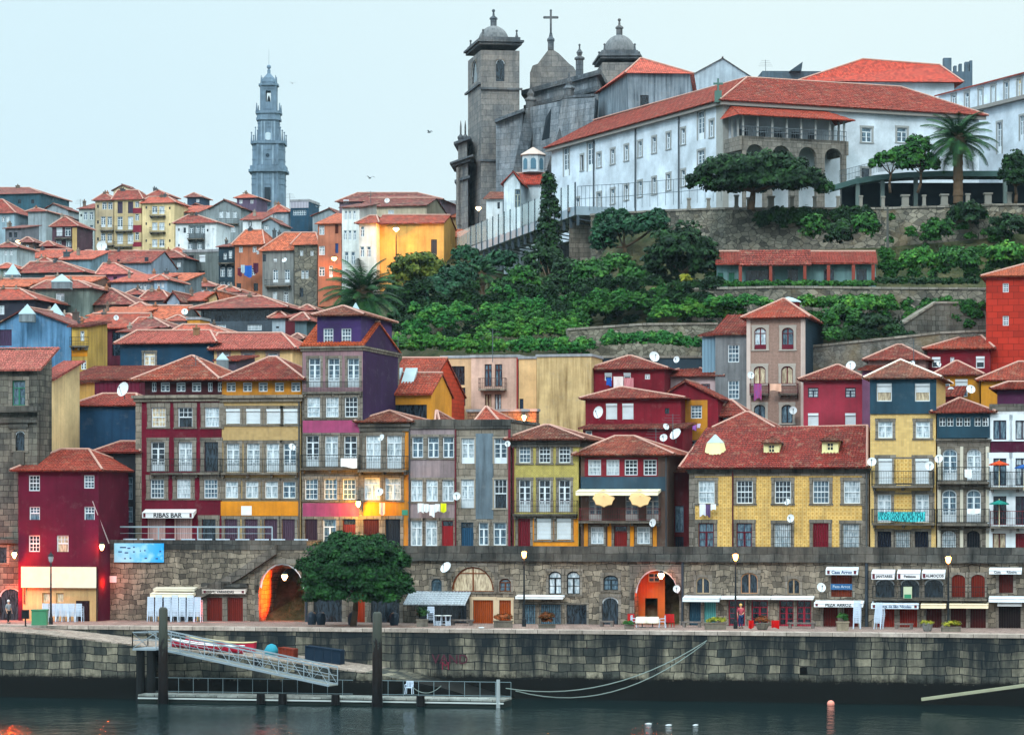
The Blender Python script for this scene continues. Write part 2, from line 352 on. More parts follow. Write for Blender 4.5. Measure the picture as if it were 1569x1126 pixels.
# ------------------------------------------------------------------ windows and doors (x across, z up, outward is -y, opening foot at z = 0)
WC = {}; WR = random.Random(11)
FR = .07
def win_meshes(w_, h, kind, fc, pk, sc, sw):
 key = (round(w_, 2), round(h, 2), kind, fc, pk, sc, sw)
 if key in WC: return WC[key]
 f, p, s, x = MB(), MB(), MB(), w_/2; dark = MB(); arch = 'a' in kind.lower(); k0 = kind.replace('a', '').replace('A', ''); rise = (.5*w_ if 'A' in kind else min(.35*w_, .3*h)) if arch else 0
 y0, y1 = .08, .15
 def bar(a, b, c, d, yy0=y0, yy1=y1): f.box(a, b, yy0, yy1, c, d)
 def border(t=FR): bar(-x, x, 0, t); bar(-x, x, h-t, h); bar(-x, -x+t, t, h-t); bar(x-t, x, t, h-t)
 def muntins(a, b, c, d, n, m, t=.035):
  for i in range(1, n): q = a+(b-a)*i/n; bar(q-t/2, q+t/2, c, d, y0+.01, y1-.02)
  for j in range(1, m): q = c+(d-c)*j/m; bar(a, b, q-t/2, q+t/2, y0+.014, y1-.024)
 if k0 == 's':      # sash window
  border(); bar(-x+FR, x-FR, .5*h-.04, .5*h+.04, y0-.01, y1+.003); n = 4 if w_ > 1.05 else 3; muntins(-x+FR, x-FR, .5*h+.04, h-FR, n, 2); muntins(-x+FR, x-FR, FR, .5*h-.04, n, 2)
 elif k0 == 'u':    # sash window with its lower half raised
  bar(-x, x, .5*h-.04, .5*h+.04); bar(-x, x, h-FR, h); bar(-x, -x+FR, 0, h-FR); bar(x-FR, x, 0, h-FR); muntins(-x+FR, x-FR, .5*h+.04, h-FR, 3, 2)
 elif k0 in 'fg':   # french window: transom, two leaves with solid foot
  border(); tz, fz = .77*h, .24*h; bar(-x+FR, x-FR, tz-.04, tz+.04, y0-.01); bar(-.07, .07, FR, tz-.04, y0-.008); bar(-x+FR, -.07, FR, fz, y0+.02); bar(.07, x-FR, FR, fz, y0+.02)
  muntins(-x+FR, -.07, fz, tz-.04, 1, 3); muntins(.07, x-FR, fz, tz-.04, 1, 3); muntins(-x+FR, x-FR, tz+.04, h-FR, 2, 1)
  if k0 == 'g':  # light iron grille in front of the foot
   for i in range(1, 9): q = -x+2*x*i/9; bar(q-.015, q+.015, 0, .32*h, -.03, 0)
   bar(-x, x, .32*h, .32*h+.04, -.035, .002)
 elif k0 == 'c':    # casement: transom and two leaves
  border(); tz = .7*h; bar(-x+FR, x-FR, tz-.04, tz+.04, y0-.01); bar(-.06, .06, FR, tz-.04, y0-.008); muntins(-x+FR, -.06, FR, tz-.04, 1, 2); muntins(.06, x-FR, FR, tz-.04, 1, 2)
 elif k0 == 't':    # two plain leaves, single transom light
  border(.06); bar(-.05, .05, .06, h-.06)
  if h > 1.6: bar(-x+.06, x-.06, .72*h, .72*h+.06, y0-.01)
 elif k0 == 'b':    # roller shutter down: box and slats
  bar(-x, x, h-.2, h, -.02, .14)
  z = .05
  while z < h-.22: bar(-x+.04, x-.04, z, z+.085, y0, y1-.02); z += .1
  bar(-x, -x+.04, 0, h-.2); bar(x-.04, x, 0, h-.2)
 elif k0 == 'h':    # roller shutter half down
  bar(-x, x, h-.2, h, -.02, .14); z = h*.5
  while z < h-.22: bar(-x+.04, x-.04, z, z+.085, y0, y1-.02); z += .1
  bar(-x, -x+.07, 0, h-.2); bar(x-.07, x, 0, h-.2); bar(-x+.07, x-.07, 0, .08)
 elif k0 == 'd':    # panelled door with a fanlight
  tz = h-.42 if h > 2.0 else h; bar(-x, x, 0, tz, .1, .15)
  for q in (-1, 1):
   for z_0, z_1 in ((.12, .42*tz), (.48*tz, tz-.12)): bar(min(q*.08, q*(x-.1)), max(q*.08, q*(x-.1)), z_0, z_1, .075, .1)
  bar(-x, -x+.06, tz, h); bar(x-.06, x, tz, h); bar(-x+.06, x-.06, h-.06, h)
 elif k0 == 'p':    # plank shutter or shop door, two leaves
  n = max(4, int(w_/.17))
  for i in range(n):
   a = -x+2*x*i/n; bar(a+.008, a+2*x/n-.008, 0, h, .08+(.012 if i % 2 else 0), .15)
  bar(-x, x, h*.94, h, .06, .08); bar(-x, x, .0, .12, .06, .08)
 elif k0 == 'l':    # leaded or barred strip windows
  border(.05); n = max(2, int(w_/.3)); muntins(-x+.05, x-.05, .05, h-.05, n, 2, .05)
 elif k0 == 'r':    # window behind an iron grille
  border(); muntins(-x+FR, x-FR, FR, h-FR, 3, 4);
 elif k0 in 'oO': pass
 if k0 not in 'pbO': p.add([(-x, .13, 0), (x, .13, 0), (x, .13, h), (-x, .13, h)], [(0, 1, 2, 3)])  # in open holes this dark sheet paints the unlit inside
 iron = None
 if k0 == 'r':
  iron = MB(); n = max(5, int(w_/.13))
  for i in range(n+1): q = -x-.08+(2*x+.16)*i/n; iron.box(q-.013, q+.013, -.16, -.134, -.05, h+.06)
  for z in (.0, .25*h, .5*h, .75*h, h): iron.box(-x-.09, x+.09, -.168, -.162+.002, z-.012, z+.016)
  for q in (-x-.08, x+.08): iron.box(q-.02, q+.02, -.13, 0, .1, .14); iron.box(q-.02, q+.02, -.13, 0, h-.14, h-.1)
 if sw:
  t = sw; s.box(-x-t, -x, -.05, .012, -.02, h+.001); s.box(x, x+t, -.05, .012, -.02, h+.001); s.box(-x-t-.03, x+t+.03, -.06, .012, h+.0012, h+t)
  if k0 not in 'dpfg': s.box(-x-t-.05, x+t+.05, -.09, .10, -.14, -.022)
 if arch:            # masonry over the rectangular opening leaves the round head
  K = 10; pts = [(-x*math.cos(math.pi*i/K), h-rise+rise*math.sin(math.pi*i/K)) for i in range(K+1)]
  for (a0, b0), (a1, b1) in zip(pts, pts[1:]):
   s.add([(a0, -.048, b0), (a1, -.048, b1), (a1, -.048, h), (a0, -.048, h), (a0, .14, b0), (a1, .14, b1)], [(0, 1, 2, 3), (4, 5, 1, 0)])
   f.add([(a0*.9, .07, b0-.09), (a1*.9, .07, b1-.09), (a1, .07, b1), (a0, .07, b0)], [(0, 1, 2, 3)])
 r = [f.mesh('frame', fc) if f.f else None, p.mesh('pane', pk) if p.f else None, s.mesh('surround', sc) if s.f else None, iron.mesh('grille', plain('23282b', .5)) if iron else None]
 WC[key] = r; return r
KN = {'d': 'door', 'p': 'door', 'b': 'shutter', 'o': 'opening'}
def place_window(parent, off, pt, ang, w_, h, kind, fc, pk, sc, sw, name=None, wood_=0):
 m = win_meshes(round(w_, 2), round(h, 2), kind, fc, pk, sc, sw); k0 = kind.replace('a', '').replace('A', '')
 nm = name or KN.get(k0, 'window'); me = m[0] or m[1] or m[2]
 if me is None: return None
 o = bpy.data.objects.new(nm, me); COL.objects.link(o); o.parent = parent; o.location = pt-Vector(off); o.rotation_euler[2] = ang
 if m[0]:
  for q, n2 in ((1, 'pane'), (2, 'surround'), (3, 'grille')):
   if m[q]: c = bpy.data.objects.new(n2, m[q]); COL.objects.link(c); c.parent = o
 elif m[2] and me is not m[2]: c = bpy.data.objects.new('surround', m[2]); COL.objects.link(c); c.parent = o
 return o
# ------------------------------------------------------------------ tiled roof slopes
def tiles(mb, pts, tw=.25, rl=.38, amp=.045, detail=True):
 """pts[0]->pts[1] is the eave; the slope is laid course by course with rounded pans"""
 pts = [Vector(p) for p in pts]
 if not detail: return mb.poly(*pts)
 e_ = pts[1]-pts[0]; e_.normalize(); q = pts[2]-pts[0]; s_ = q-e_*q.dot(e_); s_.normalize(); n_ = e_.cross(s_)
 P2 = [((p-pts[0]).dot(e_), (p-pts[0]).dot(s_)) for p in pts]; a0 = min(a for a, _ in P2); a1 = max(a for a, _ in P2); bmax = max(b for _, b in P2)
 step = tw/4; nc = max(2, int((a1-a0)/step)); rows = int(bmax/rl)+1
 prof = [0, amp*.75, amp, amp*.75]
 def span(a):
  ys = []
  for (x0, y0), (x1, y1) in zip(P2, P2[1:]+P2[:1]):
   if (x0-a)*(x1-a) <= 0 and abs(x0-x1) > 1e-9: ys.append(y0+(y1-y0)*(a-x0)/(x1-x0))
  return (min(ys), max(ys)) if ys else (0, 0)
 cols = []
 for i in range(nc+1):
  a = a0+(a1-a0)*i/nc; lo, hi = span(min(max(a, a0+1e-4), a1-1e-4)); cols.append((a, lo, hi, prof[i % 4]))
 base = len(mb.v); vs = []; W = rows*2
 for a, lo, hi, h in cols:
  for r in range(rows):
   for t in (0, 1):
    b = min(max((r+t)*rl, lo), hi); z = h+(.035 if t == 0 else 0)
    vs.append(pts[0]+e_*a+s_*b+n_*z)
 fs = []
 for i in range(nc):
  for r in range(rows):
   if r*rl > max(cols[i][2], cols[i+1][2]): break
   A = i*W+r*2; B = (i+1)*W+r*2
   fs.append((A, B, B+1, A+1))
   if r < rows-1: fs.append((A+1, B+1, B+2, A+2))
 o = len(mb.v); mb.v += [tuple(v) for v in vs]; mb.f += [tuple(k+o for k in f) for f in fs]
 dn = n_*.09; mb.poly(*[p-dn for p in reversed(pts)])
 # closed ends of the pans along the eave
 lo = len(mb.v)
 for i, (a, l, h_, z) in enumerate(cols):
  v = Vector(vs[i*W]); mb.v.append(tuple(v)); mb.v.append(tuple(v-n_*.1))
 mb.f += [(lo+2*i, lo+2*i+1, lo+2*i+3, lo+2*i+2) for i in range(nc)]
 return mb
def outset(pts, o):
 """plan polygon (counterclockwise) pushed outward by o (number or one per edge)"""
 n = len(pts); oo = o if hasattr(o, '__len__') else [o]*n; lines = []
 for i in range(n):
  a, b = Vector(pts[i][:2]), Vector(pts[(i+1) % n][:2]); d = (b-a).normalized(); nn = Vector((d.y, -d.x)); lines.append((a+nn*oo[i], d))
 res = []
 for i in range(n):
  (p, d), (q, e) = lines[i-1], lines[i]; den = d.x*e.y-d.y*e.x
  if abs(den) < 1e-6: res.append(tuple(q)); continue
  t = ((q.x-p.x)*e.y-(q.y-p.y)*e.x)/den; res.append(tuple(p+d*t))
 return res
STONE = lambda: masonry('7f7a71', '5d5952', '35332f', .8, .5, .3, .35)
class House:
 """a building on the plan quadrilateral A (front left), B (front right), C, D; pixel rows are turned into heights on its own walls"""
 def __init__(s, name, label, x0, x1, ytop, ybot, d=None, depth=10, wall=None, Y=None, ang=None, cat='house', group=None, C=None, D=None, xtop=None, backz=None):
  ang = math.atan(QS) if ang is None else math.radians(ang)
  if d is not None: Y0 = Y_at(x0, d)
  else: Y0 = Y
  A = P(x0, 0, Y0).xy; f_ = Vector((math.cos(ang), math.sin(ang))); u, t = ray_line(x1, A, A+f_)
  B = A+f_*u; nb = Vector((-f_.y, f_.x))
  s.A, s.B, s.f, s.ang = A, B, f_, ang
  s.C = Vector(C) if C else B+nb*depth; s.D = Vector(D) if D else A+nb*depth
  ref = xtop if xtop is not None else x0
  _, t0 = ray_line(ref, A, B)
  s.z1 = CAMH+(HOR-ytop)*t0/FPX; s.z0 = CAMH+(HOR-ybot)*t0/FPX
  s.e = thing(name, label, cat, (A.x, A.y, s.z0), group); s.off = Vector((A.x, A.y, s.z0)); s.wallm = wall or plaster('b9a98c')
  s.wall = MB(); s.holes = {0: [], 1: [], 2: [], 3: []}; s.stone = None
  s.near = A.y < 262
 def corner(s, i): return (s.A, s.B, s.C, s.D)[i % 4]
 def on(s, px, py, side=0, out=0.0):
  a, b = s.corner(side), s.corner(side+1); u, t = ray_line(px, a, b); p = a+(b-a)*u; d = (b-a).normalized()
  return Vector((p.x+d.y*out, p.y-d.x*out, CAMH+(HOR-py)*t/FPX))
 def win(s, xs, yt, yb, wpx, kind='s', pane=None, frame=WHITE, sur='st', sw=.18, side=0, name=None):
  if not hasattr(xs, '__len__'): xs = [xs]
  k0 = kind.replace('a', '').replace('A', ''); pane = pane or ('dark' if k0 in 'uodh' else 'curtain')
  for x in xs:
   a, b = s.corner(side), s.corner(side+1); Ln = (b-a).length; ua, _ = ray_line(x-wpx/2, a, b); ub, _ = ray_line(x+wpx/2, a, b); um, t = ray_line(x, a, b)
   w_ = abs(ub-ua)*Ln; zt = CAMH+(HOR-yt)*t/FPX; zb = CAMH+(HOR-yb)*t/FPX
   w_ = round(w_, 2); h = round(zt-zb, 2); pn = pane
   if pane == 'curtain' and k0 in 'sfgct': pn = WR.choices(['curtain', 'blue', 'warm', 'dark'], [72, 20, 4, 4])[0]
   s.holes[side].append((um*Ln-w_/2, um*Ln+w_/2, zb, zb+h))
   d = (b-a).normalized(); p = a+(b-a)*um
   fm = wood(frame[1:]) if frame[0] == '#' else plain(frame, .5)
   sm = STONE() if sur == 'st' else (plain(sur, .8) if sur else STONE())
   place_window(s.e, s.off, Vector((p.x, p.y, zb)), math.atan2(d.y, d.x), w_, h, kind, fm, pane_mat(pn), sm, (sw if sur else 0), name)
  return s
 def panel(s, x0, x1, y0, y1, mat, out=.03, name='plaster_panel', side=0, label=None, z_thick=None):
  a = s.on(x0, y1, side); b = s.on(x1, y1, side); zt = s.on((x0+x1)/2, y0, side).z; zb = s.on((x0+x1)/2, y1, side).z
  d = (b-a); d.z = 0; d.normalize(); n = Vector((d.y, -d.x, 0)); m = MB()
  m.prism([(a+n*out).xy, (b+n*out).xy, (b-n*.02).xy, (a-n*.02).xy], zb, zt)
  o = m.build(name, mat, s.e, s.off)
  if label: o['label'] = label
  # panels must not hide openings: they are cut round them
  return o
 def band(s, x0, x1, y0, y1, mat, out=.03, name='plaster_panel', side=0):
  """like panel but cut away where windows stand"""
  a_, b_ = s.corner(side), s.corner(side+1); Ln = (b_-a_).length; d = (b_-a_).normalized(); n = Vector((d.y, -d.x))
  u0 = ray_line(x0, a_, b_)[0]*Ln; u1 = ray_line(x1, a_, b_)[0]*Ln; z1 = s.on((x0+x1)/2, y0, side).z; z0 = s.on((x0+x1)/2, y1, side).z
  m = MB(); hs = [h for h in s.holes[side] if h[1] > u0 and h[0] < u1 and h[3] > z0 and h[2] < z1]
  grid_face(m, a_+n*out, d, u0, u1, z0, z1, hs, n, .03); o = m.build(name, mat, s.e, s.off); return o
 def cornice(s, y, h=.35, out=.35, mat=None, x0=None, x1=None, name='cornice', sides=(0, 1)):
  mat = mat or STONE(); x0r = x0; m = MB(); pts = [s.A, s.B, s.C, s.D]; z = s.on(x0 if x0 is not None else 0, y).z if x0 is not None else CAMH+(HOR-y)*s.A.y/FPX
  q = outset(pts, [out, out*.6, out, out*.6]); q2 = outset(pts, [out*.5, out*.3, out*.5, out*.3])
  m.prism(q, z-h*.45, z); m.prism(q2, z-h, z-h*.45-.002); m.build(name, mat, s.e, s.off); return s
 def pipe(s, x, y0, y1, col='3b3f44', r=.06):
  m = MB(); a = s.on(x, y0, 0, .14); b = s.on(x, y1, 0, .14); b.xy = a.xy; m.rod(a, b, r, None, 6); m.build('drainpipe', plain(col, .6), s.e, s.off); return s
 def balcony(s, x0, x1, yf, yr, dp=.8, iron='1f2629', slab='6e6a62', bars=.13, th=.16, side=0, white=False, brackets=True):
  a = s.on(x0, yf, side); b = s.on(x1, yf, side); z = s.on((x0+x1)/2, yf, side).z; zr = s.on((x0+x1)/2, yr, side).z; hr = max(.75, zr-z)
  d = (b-a); d.z = 0; Ln = d.length; d.normalize(); n = Vector((d.y, -d.x, 0)); m = MB(); a.z = b.z = 0
  m.prism([(a+n*dp).xy, (b+n*dp).xy, (b-n*.0).xy, (a-n*.0).xy], z-th, z)
  if brackets:
   k = max(2, int(Ln/1.6))
   for i in range(k+1):
    c = a+d*(.15+(Ln-.3)*i/k); m.prism([(c-d*.09+n*dp*.7).xy, (c+d*.09+n*dp*.7).xy, (c+d*.09).xy, (c-d*.09).xy], z-th-.22, z-th-.003)
  sl = m.build('balcony', masonry(slab, '4f4c46', '33312d', 1.2, .5, .3, .6), s.e, s.off)
  r = MB(); pth = [a+n*.0, a+n*(dp-.05), b+n*(dp-.05), b];
  for p, q in zip(pth, pth[1:]):
   for zz, t in ((z+hr, .045), (z+.12, .03), (z+hr*.55, .022)): r.obar((p.x, p.y, zz), (q.x, q.y, zz), t, t)
   k = max(1, int((q-p).length/bars/1.35))
   for i in range(k+1):
    c = p.lerp(q, i/k); r.rod((c.x, c.y, z), (c.x, c.y, z+hr), .011, None, 3, False)
  o = r.build('railing', plain(iron, .5), None, s.off); o.parent = sl; return s
 def close(s, eaves=True):
  zl = [s.z0, s.z1]
  for i in range(4):
   a, b = s.corner(i), s.corner(i+1); d = (b-a).normalized(); Ln = (b-a).length
   grid_face(s.wall, a, d, 0, Ln, s.z0, s.z1, s.holes[i], Vector((d.y, -d.x)), .24)
  s.wall.poly((*s.A, s.z1), (*s.B, s.z1), (*s.C, s.z1), (*s.D, s.z1))
  s.wall.build('wall', s.wallm, s.e, s.off); return s
 # roofs -----------------------------------------------------------
 def ridge_pt(s, px, py, frac=.5):
  m0 = s.A.lerp(s.D, frac); m1 = s.B.lerp(s.C, frac); u, t = ray_line(px, m0, m1); p = m0+(m1-m0)*u; return Vector((p.x, p.y, CAMH+(HOR-py)*t/FPX))
 def _finish(s, m, lines, mat, rmat='a98477', name='roof'):
  o = m.build(name, mat, s.e, s.off); r = MB()
  for a, b in lines:
   a, b = Vector(a), Vector(b); k = max(2, int((b-a).length/(.4 if s.near else 1.2)))
   for i in range(k):
    p, q = a.lerp(b, i/k), a.lerp(b, (i+1)/k); r.rod(p+Vector((0, 0, .04)), q+Vector((0, 0, .07)), .11, .085, 6, False)
  if lines: c = r.build('ridge_tiles', plain(rmat, .8), None, s.off); c.parent = o
  return o
 def hip(s, rx0, rx1, ry, ry1=None, mat=None, over=.45, z=None, frac=.5, rmat='a98477', name='roof'):
  mat = mat or rooftile(); z = s.z1 if z is None else z; q = outset([s.A, s.B, s.C, s.D], over); r0 = s.ridge_pt(rx0, ry, frac); r1 = s.ridge_pt(rx1, ry1 if ry1 is not None else ry, frac)
  a, b, c, d = [Vector((*p, z)) for p in q]; m = MB(); n = s.near
  same = abs(rx0-rx1) < .6
  if same: r1 = r0
  tiles(m, [a, b, r0] if same else [a, b, r1, r0], detail=n); tiles(m, [b, c, r1], detail=n); m.poly(*([c, d, r0] if same else [c, d, r0, r1])); tiles(m, [d, a, r0], detail=n)
  m.poly(d, c, b, a)
  return s._finish(m, [(a, r0), (b, r1), (c, r1)]+([] if same else [(r0, r1)]), mat, rmat, name)
 def gable(s, ry, ry1=None, mat=None, over=.35, frac=.5, endm=None, rx0=None, rx1=None):
  """ridge parallel to the front"""
  mat = mat or rooftile(); q = outset([s.A, s.B, s.C, s.D], [over, .12, over, .12]); a, b, c, d = [Vector((*p, s.z1)) for p in q]
  x0 = CX+FPX*s.A.x/s.A.y; x1 = CX+FPX*s.B.x/s.B.y
  m0 = Vector(q[0]).lerp(Vector(q[3]), frac); m1 = Vector(q[1]).lerp(Vector(q[2]), frac)
  def zat(p, py): return CAMH+(HOR-py)*p.y/FPX
  r0 = Vector((*m0, zat(m0, ry))); r1 = Vector((*m1, zat(m1, ry1 if ry1 is not None else ry)))
  m = MB(); tiles(m, [a, b, r1, r0], detail=s.near); m.poly(c, d, r0, r1); k = Vector((0, 0, .12)); m.poly(b-k, a-k, r0-k, r1-k); m.poly(d-k, c-k, r1-k, r0-k); m.poly(b-k, r1-k, r1, b); m.poly(r1-k, c-k, c, r1); m.poly(r0-k, a-k, a, r0); m.poly(b, a, a-k, b-k)
  o = s._finish(m, [(r0, r1)], mat); g = MB(); M0, M1 = s.A.lerp(s.D, frac), s.B.lerp(s.C, frac)
  g.poly((*s.B, s.z1), (*s.C, s.z1), (*M1, r1.z-.12)); g.build('gable_wall', endm or s.wallm, s.e, s.off); g = MB(); g.poly((*s.D, s.z1), (*s.A, s.z1), (*M0, r0.z-.12)); g.build('gable_wall', endm or s.wallm, s.e, s.off); return o
 def gable_front(s, ax, ay, mat=None, over=.35, endm=None):
  mat = mat or rooftile(); q = outset([s.A, s.B, s.C, s.D], over); a, b, c, d = [Vector((*p, s.z1)) for p in q]
  u, t = ray_line(ax, s.A, s.B); z = CAMH+(HOR-ay)*t/FPX; f0 = Vector(q[0]).lerp(Vector(q[1]), u); f1 = Vector(q[3]).lerp(Vector(q[2]), u); r0 = Vector((*f0, z)); r1 = Vector((*f1, z)); m = MB(); k = Vector((0, 0, .12))
  tiles(m, [b, c, r1, r0], detail=s.near); tiles(m, [d, a, r0, r1], detail=s.near); m.poly(a-k, r0-k, r1-k, d-k); m.poly(b-k, c-k, r1-k, r0-k); m.poly(a-k, a, r0, r0-k); m.poly(r0-k, r0, b, b-k)
  o = s._finish(m, [(r0, r1)], mat); g = MB(); w0 = s.A.lerp(s.B, u); w1 = s.D.lerp(s.C, u); g.poly((*s.A, s.z1), (*s.B, s.z1), (*w0, z-.12)); g.build('gable_wall', endm or s.wallm, s.e, s.off); g = MB(); g.poly((*s.C, s.z1), (*s.D, s.z1), (*w1, z-.12)); g.build('gable_wall', endm or s.wallm, s.e, s.off); return o
 def mono(s, ry, mat=None, over=.35, side_m=None, ry1=None):
  """single slope rising to the back"""
  mat = mat or rooftile(); q = outset([s.A, s.B, s.C, s.D], over); a, b = [Vector((*p, s.z1)) for p in q[:2]]; c = Vector((*q[2], CAMH+(HOR-(ry if ry1 is None else ry1))*q[2][1]/FPX)); d = Vector((*q[3], CAMH+(HOR-ry)*q[3][1]/FPX))
  m = MB(); tiles(m, [a, b, c, d], detail=s.near); k = Vector((0, 0, .1)); m.poly(d-k, c-k, b-k, a-k); m.poly(b-k, c-k, c, b); m.poly(d-k, a-k, a, d); m.poly(a-k, b-k, b, a); o = s._finish(m, [], mat)
  g = MB(); zc, zd = c.z-.12, d.z-.12; g.poly((*s.B, s.z1), (*s.C, s.z1), (*s.C, zc)); g.poly((*s.D, s.z1), (*s.A, s.z1), (*s.D, zd)); g.poly((*s.C, s.z1), (*s.D, s.z1), (*s.D, zd), (*s.C, zc)); g.build('gable_wall', side_m or s.wallm, s.e, s.off); return o
 def parapet(s, y0, y1, mat=None, out=.1):
  z1 = CAMH+(HOR-y0)*s.A.y/FPX; z0 = CAMH+(HOR-y1)*s.A.y/FPX; m = MB(); q = outset([s.A, s.B, s.C, s.D], out); qi = outset([s.A, s.B, s.C, s.D], -.25)
  for i in range(4):
   j = (i+1) % 4; m.prism([q[i], q[j], qi[j], qi[i]], z0, z1)
  m.build('parapet', mat or STONE(), s.e, s.off); return s
 def chimney(s, px, py0, py1, wpx, mat=None, frac=.3, d=.6):
  m = MB(); p = s.ridge_pt(px, py0, frac); t = p.y; w_ = wpx*t/FPX/2; zb = CAMH+(HOR-py1)*t/FPX; m.box(p.x-w_, p.x+w_, p.y-d/2, p.y+d/2, zb, p.z-.12); m.box(p.x-w_-.06, p.x+w_+.06, p.y-d/2-.06, p.y+d/2+.06, p.z-.118, p.z)
  m.rod((p.x, p.y, p.z), (p.x, p.y, p.z+.3), .1, .09, 8); m.build('chimney', mat or plaster('7a7166'), s.e, s.off); return s
def grid_face(m, a, d, u0, u1, z0, z1, holes, n, depth):
 us = sorted({round(v, 4) for v in [u0, u1]+[c for h in holes for c in h[:2]] if u0-1e-6 <= v <= u1+1e-6}); zs = sorted({round(v, 4) for v in [z0, z1]+[c for h in holes for c in h[2:]] if z0-1e-6 <= v <= z1+1e-6})
 def pt(u, z, o=0): return (a.x+d.x*u-n.x*o, a.y+d.y*u-n.y*o, z)
 for i in range(len(us)-1):
  for j in range(len(zs)-1):
   uc, zc = (us[i]+us[i+1])/2, (zs[j]+zs[j+1])/2
   if any(h[0] < uc < h[1] and h[2] < zc < h[3] for h in holes): continue
   m.poly(pt(us[i], zs[j]), pt(us[i+1], zs[j]), pt(us[i+1], zs[j+1]), pt(us[i], zs[j+1]))
 for h in holes:
  a0, a1, b0, b1 = max(h[0], u0), min(h[1], u1), max(h[2], z0), min(h[3], z1)
  if a1 <= a0 or b1 <= b0: continue
  m.poly(pt(a0, b0), pt(a0, b0, depth), pt(a0, b1, depth), pt(a0, b1)); m.poly(pt(a1, b0, depth), pt(a1, b0), pt(a1, b1), pt(a1, b1, depth))
  m.poly(pt(a0, b1), pt(a0, b1, depth), pt(a1, b1, depth), pt(a1, b1)); m.poly(pt(a0, b0, depth), pt(a0, b0), pt(a1, b0), pt(a1, b0, depth))
 return m
A0 = math.atan(QS)
# ------------------------------------------------------------------ terrain, water, quay
def lerp_table(v, tab):
 if v <= tab[0][0]: return tab[0][1]
 for (a, b), (c, d) in zip(tab, tab[1:]):
  if v <= c: return b+(d-b)*(v-a)/(c-a)
 return tab[-1][1]
TL = [(0, -4), (1.9, -4), (2, 4.6), (14, 4.6), (16, 9.2), (28, 11), (60, 22), (110, 33), (180, 43), (300, 56), (660, 74), (1500, 82), (4000, 60)]
TR = [(0, -4), (1.9, -4), (2, 4.6), (14, 4.6), (16, 9.2), (27, 11), (36, 12.5), (44, 15), (50, 20), (58, 28), (64, 33), (76, 33.6), (84, 39), (90, 43), (105, 44.5), (140, 46), (400, 60), (900, 70), (4000, 60)]
TM = [(0, -4), (1.9, -4), (2, 4.6), (14, 4.6), (16, 9.2), (27, 11), (36, 12.5), (44, 15), (50, 20), (58, 27), (64, 29), (76, 32), (90, 35), (110, 37), (135, 41), (152, 46), (170, 49), (400, 60), (900, 70), (4000, 60)]
def gz(X, Y):
 d = (Y-(QY+QS*(X-QX)))/QL
 px = CX+FPX*X/max(Y, 50); f = min(1, max(0, (px-520)/160)); g = min(1, max(0, (px-880)/70)); return lerp_table(d, TL)*(1-f)+(lerp_table(d, TR)*g+lerp_table(d, TM)*(1-g))*f
def make_terrain():
 xs = sorted(set([-3000, -1500, -700, -400, -250, -160]+[-120+4*i for i in range(70)]+[170, 240, 400, 700, 1500, 3000])); ys = sorted(set([-100, 0, 60, 120, 160]+[176+2*i for i in range(80)]+[340+12*i for i in range(20)]+[600, 700, 850, 1000, 1400, 2200, 4500]))
 m = MB(); W = len(xs)
 m.v = [(x, y, gz(x, y)) for y in ys for x in xs]
 m.f = [(j*W+i, j*W+i+1, (j+1)*W+i+1, (j+1)*W+i) for j in range(len(ys)-1) for i in range(W-1)]
 mt, N, L, b = newmat('earth'); pos = geo(N).outputs['Position']; n = noise(N, L, pos, .25, 7, .7); f = noise(N, L, pos, 2, 5, .7)
 c = mixc(N, L, ramp(N, L, n, [(.35, 0.0), (.6, 1.0)]), ln('1d2f17'), ln('4c4a34')); L.new(mixc(N, L, .6, c, ramp(N, L, f, [(.3, .4), (.7, 1.3)]), 'MULTIPLY'), b.inputs['Base Color']); b.inputs['Roughness'].default_value = 1; bump(N, L, b, f, .8, .3)
 tag(m.build('ground', mt), kind='structure')
make_terrain()
def make_water():
 m = MB(); m.poly((-1500, -60, 0), (1500, -60, 0), (1500, 400, 0), (-1500, 400, 0)); mt, N, L, b = newmat('river'); pos = geo(N).outputs['Position']
 b.inputs['Base Color'].default_value = (.004, .014, .015, 1); b.inputs['Roughness'].default_value = .06; b.inputs['IOR'].default_value = 1.33; b.inputs['Specular IOR Level'].default_value = .22
 a = noise(N, L, mapping(N, L, pos, (1, .55, 1)), .9, 5, .62); c = noise(N, L, mapping(N, L, pos, (1, .5, 1)), .16, 3, .5)
 s_ = N.new('ShaderNodeMath'); s_.operation = 'MULTIPLY_ADD'; s_.inputs[1].default_value = 2.2; L.new(c, s_.inputs[0]); L.new(a, s_.inputs[2])
 bump(N, L, b, s_.outputs[0], .34, .26); tag(m.build('water', mt), kind='structure')
make_water()
def qpt(px, d, py=None, z=None, Yv=None):
 Y = Y_at(px, d) if Yv is None else Yv; X = (px-CX)*Y/FPX
 return Vector((X, Y, (CAMH+(HOR-py)*Y/FPX) if z is None else z))
ZQ = qpt(600, 0, 963).z; ZW = 9.5
def slab_along(px0, px1, d0, d1, z0, z1, m):
 a, b = qpt(px0, d0, z=0), qpt(px1, d0, z=0); f_ = (b-a).normalized(); n = Vector((-f_.y, f_.x, 0))*(d1-d0); m.prism([a.xy, b.xy, (b+n).xy, (a+n).xy], z0, z1); return m
